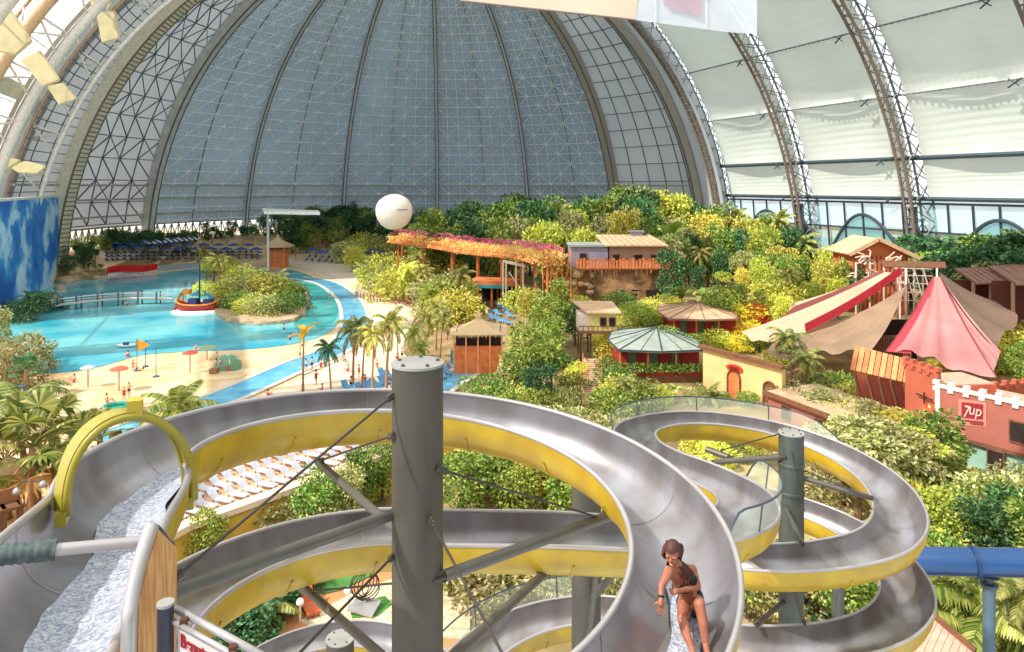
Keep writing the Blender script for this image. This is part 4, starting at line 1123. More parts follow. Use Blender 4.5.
# centre bushes around the big tree
for px, py, k, h, w_ in ((530, 400, 'mr1', 9.2, 1.05), (512, 398, 'pr2', 5.5, 1.1), (552, 402, 'mr3', 7.0, .9), (488, 404, 'bm', 3.4, 1), (500, 414, 'bm', 3.4, 1), (522, 418, 'bg', 3.4, 1), (545, 424, 'bm', 3.6, 1), (560, 436, 'bp', 3, 1), (568, 428, 'bm', 2.4, 1), (548, 350, 'mr1', 8.5, 1), (530, 330, 'gr1', 7.0, 1), (560, 325, 'mr2', 7.5, 1), (575, 345, 'dr1', 6.4, 1), (545, 308, 'dr1', 6, 1),  (520, 312, 'bg', 4.5, 1), (582, 318, 'bm', 3.6, 1),
        (550, 370, 'mr1', 7, 1), (538, 412, 'dr1', 5.5, 1), (572, 392, 'bm', 2.4, 1), (578, 378, 'bg', 2.2, 1), (566, 408, 'bp', 2.4, 1), (608, 378, 'bm', 2.6, 1), (584, 440, 'bm', 2.6, 1), (604, 455, 'bp', 3.6, 1), (612, 430, 'bm', 4.2, 1), (618, 405, 'bg', 3.4, 1), (622, 415, 'p2', 4.2, 1), (632, 408, 'bm', 3.4, 1), (616, 392, 'bm', 3.0, 1), (614, 358, 'bg', 3.5, 1), (606, 344, 'by', 2.4, 1),
        (645, 404, 'bl', 2.2, 1), (660, 403, 'bg', 2.0, 1), (676, 404, 'bn2', 2.4, 1), (694, 403, 'bp', 1.8, 1), (712, 404, 'pl', 2.4, 1), (618, 392, 'bm', 2.4, 1), (650, 412, 'bm', 2.2, 1), (722, 404, 'bm', 1.4, 1), (748, 405, 'bm', 1.6, 1), (716, 346, 'bg', 2.6, 1.2), (760, 352, 'bm', 2.6, 1.2), (776, 366, 'bg', 2.4, 1.2), (738, 350, 'by', 2.2, 1.2), (664, 312, 'by', 3.0, 1.3), (650, 320, 'bg', 3.4, 1.1), (632, 325, 'bg', 3.4, 1), (618, 312, 'bm', 3.6, 1), (640, 328, 'bl', 4, 1),
        (740, 330, 'by', 4.2, 1.1), (752, 326, 'br', 3.6, 1), (764, 322, 'bg', 4.5, 1), (748, 344, 'by', 3.0, 1.1), (724, 318, 'bg', 5, 1), (776, 312, 'bg', 6, 1), (792, 302, 'yl', 8, 1), (812, 296, 'by', 5, 1), (806, 282, 'gr1', 8.5, 1), (838, 282, 'mr1', 10, .9), (846, 276, 'dr1', 9, .9), (862, 262, 'mr2', 8, 1), (600, 298, 'bm', 2.4, 1.2), (576, 304, 'bg', 2.6, 1.2), (590, 302, 'bp', 2.2, 1)):
    plant(k, px, py, h, None, wide=w_)
# in front of the castle wall and right
for px, py, k, h, w_ in ((800, 398, 'p2', 5.5, 1.1), (792, 384, 'p2', 6.5, 1.0), (818, 396, 'bp', 3, 1), (838, 402, 'bm', 3.4, 1.1), (800, 415, 'bp', 3.2, 1.3), (822, 424, 'pr1', 4.4, 1.2), (846, 434, 'bg', 3.4, 1.3), (870, 440, 'pr1', 4.6, 1.2), (890, 446, 'gr2', 4.4, 1.2), (852, 412, 'bg', 3.2, 1.1), (768, 396, 'bm', 3.0, 1), (826, 420, 'bg', 2.6, 1),
        (858, 520, 'pr1', 8.8, 1.2), (842, 506, 'gr2', 7.4, 1.1), (880, 512, 'pr1', 8.4, 1.1), (898, 500, 'gr2', 7.2, 1.2), (868, 480, 'gr1', 5.2, 1.1), (906, 480, 'bl', 4.6, 1), (932, 492, 'mr1', 7.0, 1.05), (948, 484, 'mr3', 4.6, 1), (918, 500, 'pr1', 6.2, 1), (966, 508, 'bn2', 3, 1.1), (990, 512, 'pr1', 3.2, 1.3), (1012, 505, 'bp', 2.8, 1.3), (1034, 500, 'mr1', 3, 1), (975, 530, 'bp', 3.8, 1.3), (1000, 545, 'mr1', 4.8, 1.1), (1020, 560, 'dr1', 4.8, 1.1), (960, 560, 'mr1', 4.6, 1.2), (985, 570, 'dr1', 4.8, 1.1), (940, 555, 'gr1', 4.6, 1.1), (925, 548, 'bg', 4.2, 1.1), (905, 540, 'gr1', 4.4, 1.1),
        (895, 530, 'pr1', 4.2, 1.1), (928, 580, 'bm', 3, 1.1), (1045, 590, 'mr1', 6, 1.1), (950, 640, 'pl', 4.4, 1.1), (930, 625, 'pl', 3.6, 1), (1008, 660, 'pl', 4.8, 1.1), (985, 672, 'pl', 4.0, 1), (1030, 680, 'p2', 5, 1), (905, 600, 'bm', 2.4, 1), (960, 610, 'bp', 2.2, 1.1), (985, 620, 'bg', 2.4, 1), (1018, 615, 'bm', 3, 1.1), (1040, 640, 'bg', 3, 1),
        (1010, 370, 'bg', 5.4, 1.1), (1022, 390, 'mr1', 6, 1.0), (1018, 352, 'bg', 4.6, 1.1), (1030, 340, 'gr1', 7, 1), (1000, 372, 'bg', 3.2, 1.1), (1004, 318, 'by', 3, 1.2), (992, 312, 'bg', 3, 1.2), (955, 296, 'by', 2.8, 1.3), (968, 292, 'bg', 3.2, 1.2), (935, 368, 'bg', 1.2, 1.3), (948, 370, 'bg', 1.4, 1.3), (958, 366, 'bm', 1.2, 1.3)):
    plant(k, px, py, h, None, wide=w_)
# greenery seen through the loops
for px, py, k, h, w_ in ((462, 520, 'mr1', 5.4, 1.2), (478, 505, 'gr1', 4.8, 1.2), (500, 512, 'mr1', 5.2, 1.2), (522, 520, 'yl', 4.8, 1.2), (545, 515, 'gr1', 5.4, 1.2), (565, 530, 'mr2', 5.4, 1.2), (590, 540, 'mr1', 5.2, 1.1), (510, 490, 'bp', 3.2, 1.2), (540, 500, 'bp', 3.2, 1.2), (450, 600, 'mr1', 4.2, 1.2), (470, 592, 'pr2', 4.2, 1.2), (520, 600, 'mr1', 4.6, 1.2), (545, 610, 'pr2', 4.4, 1.2), (570, 605, 'mr1', 4.6, 1.2), (495, 606, 'bp', 3, 1.2), (612, 612, 'pr2', 3.4, 1.2),
        (205, 575, 'mr1', 4.4, .8), (318, 540, 'mr1', 5.0, 1.1), (345, 535, 'pr2', 5.2, .9), (362, 515, 'mr2', 5.0, 1), (382, 500, 'mr1', 5.2, .9), (300, 545, 'bp', 3.4, 1), (375, 480, 'gr1', 3.6, 1.1),
        (235, 640, 'bd', 2.6, 1.2), (252, 622, 'bd', 2.4, 1.2), (266, 612, 'bd', 2.0, 1.2), (283, 600, 'bd', 2.0, 1.2), (300, 590, 'bd', 1.6, 1.2), (224, 655, 'bd', 2.6, 1.2), (262, 645, 'p3', 2.2, 1.2),
        (700, 470, 'gr1', 4.0, 1.3), (730, 462, 'yl', 3.6, 1.3), (760, 465, 'gr1', 3.6, 1.2), (715, 490, 'gr1', 4, 1.3), (830, 478, 'gr1', 3.8, 1.2), (825, 500, 'bp', 3, 1.2), (748, 620, 'mr1', 4.4, 1.2), (770, 630, 'pr2', 4.2, 1.2), (820, 622, 'pr2', 4.4, 1.2), (842, 630, 'mr1', 4.4, 1.2), (862, 612, 'mr1', 4.4, 1.1), (800, 600, 'bd', 3.2, 1.2), (733, 600, 'dr1', 4, 1.2)):
    plant(k, px, py, h, None, wide=w_)
# ================= buildings and tents
class Site:
    def __init__(s, a, b, z=None):
        s.a = Vector(a); s.b = Vector(b); s.z = z if z is not None else min(a[2], b[2])
        s.u = Vector((s.b.x-s.a.x, s.b.y-s.a.y, 0)); s.L = s.u.length; s.u.normalize(); s.n = Vector((-s.u.y, s.u.x, 0))
        if s.n.y < 0: s.n = -s.n
        s.rz = math.atan2(s.u.y, s.u.x)
    def p(s, u, d, z): 
        q = s.a+s.u*u+s.n*d; return Vector((q.x, q.y, s.z+z))
    def box(s, mb, u0, u1, d0, d1, z0, z1):
        return mb.box(s.p((u0+u1)/2, (d0+d1)/2, (z0+z1)/2), (abs(u1-u0), abs(d1-d0), z1-z0), s.rz)
    def prism(s, mb, pts2, d0, d1):
        """outline in the (u, z) plane pushed from d0 to d1"""
        n = len(pts2); v = [s.p(u, d0, z) for u, z in pts2]+[s.p(u, d1, z) for u, z in pts2]
        return mb.add(v, [tuple(range(n)), tuple(range(n, 2*n))[::-1]]+[(i, n+i, n+(i+1) % n, (i+1) % n) for i in range(n)])
def zpx(py, Y): return CAMZ-(py-HY)*Y/F
M_red = pm('brick_red_paint', (168, 48, 40), .8, 0, .12, .8); M_orange = pm('orange_stained_wood', (206, 106, 56), .8, 0, .15, 1.5, rgb2=(224, 134, 78))
M_brown = pm('brown_timber', (120, 78, 52), .85, 0, .2, 2); M_roofpale = pm('sun_bleached_boards', (204, 166, 130), .85, 0, .12, 1, .2, 8, stretch=(1, 1, 1)); M_roofgrey = pm('pale_grey_green_canvas', (150, 158, 148), .8, 0, .12, .8)
M_lav = pm('lavender_grey_boards', (142, 132, 148), .85, 0, .12, 2, stretch=(6, 6, .5)); M_tan = pm('tan_plank_wall', (166, 128, 104), .85, 0, .15, 2, stretch=(6, 6, .5))
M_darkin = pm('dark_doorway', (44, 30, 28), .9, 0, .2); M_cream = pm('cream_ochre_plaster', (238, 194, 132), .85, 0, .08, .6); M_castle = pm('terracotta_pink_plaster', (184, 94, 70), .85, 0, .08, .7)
M_castled = pm('dusky_rose_plaster', (168, 98, 84), .85, 0, .08, .7); M_white = pm('white_plaster_trim', (240, 222, 204), .8, 0, .04); M_teal = pm('pale_teal_wall', (150, 190, 170), .8, 0, .06); M_thatch = pm('dry_thatch', (214, 182, 140), .95, 0, .25, 3, .8, 12, stretch=(5, 5, 1))
M_rockd = pm('dark_wet_rock', (120, 84, 56), .9, 0, .3, .5, .8, 2, rgb2=(176, 134, 92)); M_tealp = pm('teal_painted_rail', (40, 150, 160), .6, 0, .05); M_yellowh = pm('pale_yellow_boards', (220, 200, 120), .85, 0, .1, 2)
M_brroof = pm('red_brown_roofing', (150, 106, 92), .8, 0, .1, .5); M_rust = pm('dark_roof_boards', (120, 92, 84), .85, 0, .15, 2, stretch=(4, 4, .6))

def windows(s, root, specs, mat=None, name='window', d=-.06):
    for (u0, u1, z0, z1) in specs:
        mb = MB(); s.box(mb, u0, u1, d, d+.1, z0, z1); o = mb.build(name, mat or M_darkin, root)
        fr = MB()
        for q in ((u0-.08, u1+.08, z1, z1+.12), (u0-.08, u1+.08, z0-.12, z0), (u0-.1, u0, z0, z1), (u1, u1+.1, z0, z1)): s.box(fr, q[0], q[1], d-.05, d+.1, q[2], q[3])
        fr.build('frame', M_brown, o)
def railing(s, root, u0, u1, d, z0, h, mat, step=.6, name='railing', solid=False):
    mb = MB(); s.box(mb, u0, u1, d-.05, d+.05, z0+h-.1, z0+h); s.box(mb, u0, u1, d-.04, d+.04, z0+.15, z0+.25)
    n = max(2, int((u1-u0)/step))
    for i in range(n+1):
        u = u0+(u1-u0)*i/n; w_ = step*.36 if solid else .05
        s.box(mb, u-w_, u+w_, d-.05, d+.05, z0, z0+h+(.15*(i % 3) if solid else 0))
    return mb.build(name, mat, root)

# --- balcony house on a rock base
Ya = 119.0; s = Site((P(584, 300, Ya)), (P(670, 300, Ya))); s.z = terrain(19, 119)-.4
t = thing('balcony_house', 'two-part wooden house with a long balcony on top of a rock cave base', 'house', tuple(s.p(s.L/2, 3, 0)))
zb = zpx(268, Ya)-s.z; zr = zpx(236, Ya+8)-s.z-.9; ze = zpx(246.5, Ya)-s.z
mb = MB(); rn = random.Random(4)
for lvl in range(2):
    pass
rows = []
NR = 26
for j in range(9):
    z = -.5+(zb+.4)*j/8; row = []
    for i in range(NR+1):
        a = PI*(1.12-1.24*i/NR); ru = s.L*.52*(1+.07*math.sin(i*2.3+j)+.05*math.sin(i*5.1)); rd = 6.2*(1+.08*math.sin(i*1.7+j*1.3))
        ca, sa_ = math.cos(a), math.sin(a); ca = math.copysign(abs(ca)**.6, ca); sa_ = math.copysign(abs(sa_)**.6, sa_)
        row.append(s.p(s.L/2+ru*ca, 6-rd*sa_*1.0, z))
    rows.append(row)
mb.grid(rows)
mb.build('rock_base', M_rockd, t, True)
mb = MB()
for i in range(16):
    mb.ball(s.p(rn.uniform(-1.4, 2.5) if i % 2 else rn.uniform(-1, s.L), rn.uniform(-.4, .2), rn.uniform(0, zb-.6) if i % 2 else .2), (rn.uniform(.4, .9), .5, rn.uniform(.3, .8)), 8, 5, .25, i)
mb.build('boulder', M_rock, t, True)['kind'] = 'stuff'
mb = MB(); s.box(mb, 5.6, 9.6, -.35, 1.2, 0, 2.6); o = mb.build('cave_doorway', M_darkin, t)
mb = MB()
for u in (5.8, 7.6, 9.2): s.box(mb, u, u+.2, -.5, -.3, 0, 2.6)
s.box(mb, 5.6, 9.6, -.5, -.3, 2.4, 2.7); mb.build('door_post', M_tan, o)
mb = MB(); s.box(mb, 10.6, 14.6, -.3, 1, .2, 2.3); mb.build('cave_opening', M_darkin, t)
mb = MB(); s.box(mb, -1.4, s.L+.4, -1.0, 8, zb-.2, zb); mb.build('balcony_deck', M_brown, t)
railing(s, t, -1.2, s.L+.3, -.9, zb, 1.5, M_orange, .55, 'balcony_rail', True)
mb = MB()
for i in range(26): 
    u = rn.uniform(-1, s.L); s.box(mb, u, u+.08, -.98, -.9, zb-rn.uniform(.4, 1.4), zb)
mb.build('hanging_fringe', M_orange, t)['kind'] = 'stuff'
mb = MB(); s.box(mb, 4.5, s.L-1.2, 1.2, 7.2, zb, ze+.1); wl = mb.build('plank_wall', M_tan, t)
windows(s, t, [(8.8, 10.2, zb+.5, zb+2.1)], d=1.1); windows(s, t, [(11.8, 12.9, zb+1.0, zb+2.1), (5.2, 6.2, zb+.3, zb+2.1)], d=1.1); windows(s, t, [(15.0, 16.0, zb+.2, zb+2.2)], name='door', d=1.1)
mb = MB(); 
mb.add([s.p(3.6, .2, ze), s.p(s.L-.2, .2, ze), s.p(s.L-1.8, 8.6, zr+.9), s.p(3.0, 8.6, zr+.9), s.p(3.6, .2, ze+.22), s.p(s.L-.2, .2, ze+.22), s.p(s.L-1.8, 8.6, zr+1.12), s.p(3.0, 8.6, zr+1.12)], [(0, 1, 2, 3), (7, 6, 5, 4), (0, 4, 5, 1), (1, 5, 6, 2), (2, 6, 7, 3), (3, 7, 4, 0)])
rf = mb.build('roof', M_roofpale, t)
mb = MB()
for i in range(1, 9): mb.bar(s.p(3.6+(s.L-4)*i/9, .15, ze+.26), s.p(3.0+(s.L-5)*i/9, 8.6, zr+1.16), .08, .06)
mb.build('roof_batten', M_brroof, rf)
mb = MB(); s.box(mb, 9.4, 11.4, 7.4, 8.6, zr+.7, zr+1.7); s.box(mb, 9.0, 11.8, 7.2, 8.8, zr+1.7, zr+1.9); mb.build('chimney', M_lav, t)
mb = MB(); s.box(mb, -2.2, 4.2, .8, 6.5, zb, zpx(247, Ya)-s.z); mb.build('grey_annex', M_lav, t)
windows(s, t, [(-.6, .5, zb+.3, zb+2.4)], name='door', d=.7)
mb = MB(); s.box(mb, -2.5, 4.5, .4, 6.8, zpx(247, Ya)-s.z, zpx(245, Ya)-s.z); mb.build('annex_roof', M_roofgrey, t)

# --- orange stair and walkway with blossom
s = Site(P(543, 292, 122), P(571, 292, 119)); s.z = terrain(6, 121)
t = thing('stair_tower', 'orange timber stair zigzagging up beside the balcony house', 'stairs', tuple(s.p(s.L/2, 1, 0)))
H_ = zpx(256, 121)-s.z; mb = MB()
for u in (0, s.L*.5, s.L):
    for d in (0, 2.2): s.box(mb, u-.1, u+.1, d-.1, d+.1, 0, H_+1.2)
for d in (0, 2.2):
    mb.bar(s.p(0, d, H_*.55), s.p(s.L, d, 0), .14, .2); mb.bar(s.p(0, d, 0), s.p(s.L*.5, d, H_), .12, .12); mb.bar(s.p(s.L*.5, d, 0), s.p(s.L, d, H_), .12, .12); mb.bar(s.p(s.L, d, 0), s.p(s.L*.5, d, H_), .12, .12)
mb.build('timber_frame', M_orange, t)
mb = MB()
for i in range(16):
    u = s.L*(1-i/16); s.box(mb, u-.25, u, 0, 2.2, H_*i/16-.05, H_*i/16+.03)
mb.build('tread', M_orange, t)
mb = MB(); mb.bar(s.p(s.L, 0, .9), s.p(0, 0, H_+.9), .08, .1)
for i in range(14): u = s.L*(1-i/14); s.box(mb, u-.04, u+.04, -.04, .04, H_*i/14, H_*i/14+.95)
mb.build('handrail', M_orange, t)
t = thing('walkway_bridge', 'long raised orange walkway covered in pink blossom', 'walkway', tuple(P(480, 262, 128)))
wk = [P(400, 241, 165), P(440, 246, 152), P(478, 252, 141), P(512, 255, 133), P(535, 258, 128), P(550, 262, 123)]
wkc = catmull(wk, 6); mb = MB(); rl = MB(); ps = MB()
for i, (a, b) in enumerate(zip(wkc, wkc[1:])):
    mb.bar(a, b, 7.0, .4)
    for o_ in (-3.4, 3.4):
        ov = Vector((0, o_, 0)); rl.bar(a+ov+Vector((0, 0, 1.2)), b+ov+Vector((0, 0, 1.2)), .14, .14); rl.bar(a+ov+Vector((0, 0, .3)), b+ov+Vector((0, 0, .3)), .25, .5)
        for q in (a, a.lerp(b, .5)): rl.bar(q+ov, q+ov+Vector((0, 0, 1.3)), .12, .12)
    if i % 4 == 0:
        for o_ in (-3.0, 3.0): ps.bar(a+Vector((0, o_, 0)), Vector((a.x, a.y+o_, terrain(a.x, a.y)-.2)), .4, .4, (0, 1, 0))
mb.build('deck', M_orange, t); rl.build('railing', M_orange, t); ps.build('support_post', M_orange, t)['kind'] = 'stuff'
crown([(p.x, p.y+.6, p.z+1.1, 3.0, 3.4, .5) for p in wkc[::2]]+[(p.x, p.y-3.6, p.z+.5, 2.4, .7, .8) for p in wkc[::2]], 8500, .42, 9).build('golden_creeper', leafmat('orange_creeper', [(226, 150, 84), (240, 190, 116), (232, 214, 136), (244, 206, 160)], .3), t)
crown([(p.x+.5, p.y+2.6, p.z+2.0, 2.2, 1.6, .5) for p in wkc[::3]], 2600, .40, 10).build('pink_blossom', M_flower, t)
s = Site(P(472, 280, 131), P(512, 280, 129)); s.z = terrain(-5, 130)
t = thing('beach_bar', 'open orange bar pavilion under the walkway', 'bar', tuple(s.p(s.L/2, 1, 0)))
mb = MB()
for u in (0, s.L*.5, s.L):
    for d in (0, 4): s.box(mb, u-.18, u+.18, d-.18, d+.18, 0, 4.6)
mb.build('post', M_orange, t); mb = MB(); s.box(mb, -.6, s.L+.6, -.8, 4.8, 4.4, 5.2); mb.build('fascia', M_orange, t)
mb = MB(); s.box(mb, 0, s.L, 4, 4.3, 0, 4.4); mb.build('back_wall', M_darkin, t); mb = MB(); s.box(mb, .4, s.L-.4, .2, .9, 0, 1.2); mb.build('counter', M_brown, t)
mb = MB(); s.box(mb, .2, s.L-.4, -.9, -.7, 3.9, 4.5); mb.build('awning', M_tealp, t)
mb = MB()
for px in (503, 506, 516, 523):
    a = P(px, 262, 127); 
    mb.bar(a, (a.x, a.y, terrain(a.x, a.y)), .3, .3, (0, 1, 0))
mb.bar(P(503, 261, 127), P(525, 266, 127), .5, .5); mb.bar(P(509, 272, 127), P(520, 288, 127), .2, .2)
tt = thing('trestle_leg', 'whitish trestle supports below the bend of the walkway', 'trestle', tuple(G(512, 292)))
mb.build('trestle_frame', pm('pale_trestle_wood', (222, 204, 180), .8), tt)

# --- red pavilions with faceted roofs
def pavilion(name, label, ap, eaves, yb, Y, roofm, wallm, wpx, posts, rail_y, deckm):
    """ap apex pixel; eaves front pixels; Y distance of the front"""
    s = Site(P(wpx[0], yb, Y), P(wpx[1], yb, Y)); gz = min(terrain(s.a.x, Y), terrain(s.b.x, Y)); s.z = gz-.1
    t = thing(name, label, 'pavilion', tuple(s.p(s.L/2, 4, 0)))
    ze_ = zpx(eaves[0][1], Y)-s.z; zt = zpx(ap[1], Y+5.5)-s.z; zf = zpx(yb, Y)-s.z
    dep = 8.5
    mb = MB(); s.box(mb, 0, s.L, 0, dep, 0, zf); mb.build('platform', M_brown, t)
    mb = MB(); s.box(mb, .25, s.L-.25, 1.3, dep-.3, zf, ze_); w = mb.build('wall_panel', wallm, t)
    n = 3
    windows(s, t, [(1.2+(s.L-2.2)*i/n, 1.2+(s.L-2.2)*i/n+.9, zf+.7, ze_-.7) for i in range(n)], pm('dull_green_window', (96, 110, 84), .4), d=1.2)
    u0 = (eaves[0][0]-wpx[0])*Y/F; u1 = (eaves[1][0]-wpx[0])*Y/F; c = s.p((ap[0]-wpx[0])*(Y+5.5)/F*1.0+(ap[0]-512)*0, dep/2+.5, zt)
    c = Vector((P(ap[0], ap[1], Y+5.5).x, Y+5.5, P(ap[0], ap[1], Y+5.5).z))
    rim = [s.p(u0, -.6, ze_), s.p((u0+u1)/2, -1.2, ze_-.05), s.p(u1, -.6, ze_), s.p(u1+.6, dep*.5, ze_+.15), s.p(u1-.6, dep+.8, ze_+.3), s.p((u0+u1)/2, dep+1.4, ze_+.3), s.p(u0+.6, dep+.8, ze_+.3), s.p(u0-.6, dep*.5, ze_+.15)]
    mb = MB(); m = len(rim); dn = Vector((0, 0, -.18))
    mb.add(rim+[c]+[q+dn for q in rim]+[c+dn], [(i, (i+1) % m, m) for i in range(m)]+[(m+1+(i+1) % m, m+1+i, 2*m+1) for i in range(m)]+[(i, m+1+i, m+1+(i+1) % m, (i+1) % m) for i in range(m)])
    rf = mb.build('roof', roofm, t)
    mb = MB()
    for q in rim: mb.bar(q+Vector((0, 0, .03)), c+Vector((0, 0, .03)), .16, .1)
    for k in range(m):
        a, b = rim[k], rim[(k+1) % m]; mb.bar(a, b, .14, .16)
        mb.bar((a+b)/2+Vector((0, 0, .03)), c, .07, .05)
    mb.build('roof_hip', M_dark if roofm is M_roofgrey else M_brroof, rf)
    for k in range(posts+1):
        u = s.L*k/posts; mb = MB(); s.box(mb, u-.1, u+.1, -.1, .1, zf-.2, ze_); mb.build('post', M_orange, t)
    r = MB(); s.box(r, 0, s.L, -.1, .1, zf, zf+.9) if rail_y else None
    if rail_y: r.build('parapet', deckm, t)
    else: railing(s, t, 0, s.L, -.05, zf, 1.0, M_red, .7)
    return t, s, zf, ze_
t, s, zf, ze_ = pavilion('red_pavilion', 'red pavilion with a faceted sun-bleached roof, higher up the slope', (699, 302), ((668, 318), (737, 319)), 342, 97, M_roofpale, M_red, (674, 741), 3, False, M_red)
t, s, zf, ze_ = pavilion('red_pavilion', 'red pavilion with a pale grey-green faceted roof and a planted parapet', (657, 327), ((618, 349), (702, 351)), 375, 83, M_roofgrey, M_red, (620, 704), 3, True, M_red)
crown([(s.p(u, -.3, zf+.7).x, s.p(u, -.3, zf+.7).y, s.p(u, -.3, zf+.9).z, .9, .5, .45) for u in [i*1.05 for i in range(int(s.L/1.05)+2)]], 2200, .3, 77).build('planter_foliage', L_mid, t)
crown([(P(668, 334, 87).x, 88, P(668, 332, 87).z, 1.6, 1.2, .5), (P(690, 336, 87).x, 87, P(690, 338, 87).z, 1.6, 1.0, .4)], 700, .28, 78).build('roof_foliage', L_mid, t)

# --- little yellow house
s = Site(P(590, 345, 92), P(617, 345, 92)); s.z = terrain(10, 92)
t = thing('small_house', 'little pale yellow house on stilts with a flat board roof', 'house', tuple(s.p(s.L/2, 2, 0)))
z1 = zpx(331, 92)-s.z; z2 = zpx(313, 92)-s.z
mb = MB(); s.box(mb, 0, s.L, 0, 4, z1, z2); mb.build('wall_panel', M_yellowh, t)
windows(s, t, [(1.4, 2.1, z1+.7, z1+1.7), (2.6, 3.3, z1+.7, z1+1.7)])
mb = MB(); s.box(mb, -1.5, 0, .2, 4, z1-.1, z2-.2); mb.build('side_wall', M_white, t)
mb = MB(); mb.add([s.p(-.5, -.6, z2), s.p(s.L+.5, -.6, z2), s.p(s.L, 4.4, z2+.7), s.p(-2, 4.4, z2+.7)]+[s.p(-.5, -.6, z2+.18), s.p(s.L+.5, -.6, z2+.18), s.p(s.L, 4.4, z2+.88), s.p(-2, 4.4, z2+.88)], [(0, 1, 2, 3), (7, 6, 5, 4), (0, 4, 5, 1), (1, 5, 6, 2), (2, 6, 7, 3), (3, 7, 4, 0)]); mb.build('roof', M_roofpale, t)
mb = MB()
for u in (-1.2, 0.1, s.L-.1):
    for d in (.3, 3.6): s.box(mb, u-.1, u+.1, d-.1, d+.1, -.5, z1)
s.box(mb, -1.6, s.L+.3, -.8, 4, z1-.25, z1-.05); mb.build('stilt_frame', M_brown, t)
railing(s, t, -1.6, s.L, -.7, z1-.1, .9, M_brown, .6)

# --- wooden steps
t = thing('garden_steps', 'long flight of weathered wooden steps climbing between the bushes', 'steps', tuple(G(592, 402)))
mb = MB(); n = 22
for i in range(n):
    py = 404-44*i/(n-1); Y = 76+12*i/(n-1); c = P(592, py, Y)
    mb.box((c.x, c.y, c.z), (2.2, .5, .22)); mb.box((c.x, c.y+.2, c.z-.4), (2.1, .12, .7))
mb.build('tread', pm('weathered_step_wood', (206, 164, 132), .85, 0, .15, 2), t)
mb = MB()
for sx in (-1.15, 1.15):
    a, b = P(592, 404, 76), P(592, 360, 88); mb.bar(a+Vector((sx, 0, -.25)), b+Vector((sx, 0, -.25)), .12, .4)
    mb.bar(a+Vector((sx, 0, .9)), b+Vector((sx, 0, .9)), .08, .08)
    for k in range(7): q = a.lerp(b, k/6)+Vector((sx, 0, 0)); mb.bar(q-Vector((0, 0, .3)), q+Vector((0, 0, .9)), .08, .08)
mb.build('handrail', M_orange, t)

# --- ochre wall with arched doors and an oval red sign
s = Site(G(703, 388), G(782, 412)); s.z = min(s.a.z, s.b.z, 1.0)-.3
Ym = s.a.y; za, zb_ = zpx(347, s.a.y)-s.z, zpx(368, s.b.y)-s.z
t = thing('arched_house', 'ochre plaster house front with arched doors and sloping top', 'house', tuple(s.p(s.L/2, 1, 0)))
mb = MB(); s.prism(mb, [(0, 0), (s.L, 0), (s.L, zb_), (s.L*.55, (za+zb_)/2), (0, za)], 0, .7); mb.build('plaster_wall', M_cream, t)
mb = MB(); mb.bar(s.p(-.3, -.2, za+.1), s.p(s.L*.55, -.2, (za+zb_)/2+.1), .7, .35); mb.bar(s.p(s.L*.55, -.2, (za+zb_)/2+.1), s.p(s.L+.3, -.2, zb_+.1), .7, .35); mb.build('coping', M_brown, t)
def arch(s, root, u, w_, h, mat, name='door', d=-.08, z0=0):
    pts = [(u-w_/2, z0), (u+w_/2, z0)]+[(u+w_/2*math.cos(PI*k/10), z0+h-w_/2+w_/2*math.sin(PI*k/10)) for k in range(11)]
    mb = MB(); s.prism(mb, pts, d, .1); o = mb.build(name, mat, root)
    mb = MB(); q = [s.p(u-w_/2, d-.05, z0)]+[s.p(u-w_/2*math.cos(PI*k/10), d-.05, z0+h-w_/2+w_/2*math.sin(PI*k/10)) for k in range(11)]+[s.p(u+w_/2, d-.05, z0)]; mb.tube(q, .1, 6); mb.build('door_surround', M_brown, o); return o
arch(s, t, s.L*.42, 1.6, 3.5, M_orange); arch(s, t, s.L*.86, 1.4, 3.2, M_brown)
sg = MB(); c = s.p(s.L*.43, -.2, za-1.6); rows = []
for k in range(20):
    a = 2*PI*k/20; rows.append((c+s.u*math.cos(a)*1.05+Vector((0, 0, math.sin(a)*.42))))
sg.slab(rows, .12); sg.build('oval_sign', pm('red_oval_sign', (206, 60, 30), .6), t)
mb = MB()
for k in range(3): mb.bar(s.p(s.L*.43-.6, -.34, za-1.42-.17*k), s.p(s.L*.43+.6, -.34, za-1.42-.17*k), .05, .06)
mb.build('sign_stroke', pm('dark_red_paint', (120, 20, 16), .6), t)

# --- long pink terrace roof in front
a, b = GZ(768, 393, 2.6), GZ(912, 446, 2.6)
s = Site(Vector((a.x, a.y, 0)), Vector((b.x, b.y, 0)), 0)
t = thing('terrace_building', 'long low pink building with a flat earth-covered terrace roof', 'building', tuple(s.p(s.L/2, 3, 0)))
mb = MB(); s.box(mb, 0, s.L, 0, 7, -.3, 2.6); mb.build('pink_wall', M_castled, t)
mb = MB(); s.box(mb, -.3, s.L+.3, -.4, 7, 2.6, 2.75); mb.build('terrace_top', M_rock, t)
mb = MB(); s.box(mb, -.3, s.L+.3, -.5, -.3, 2.45, 2.9); mb.build('dark_edge', M_brown, t)
windows(s, t, [(2+k*4.2, 3+k*4.2, .6, 1.9) for k in range(4)])

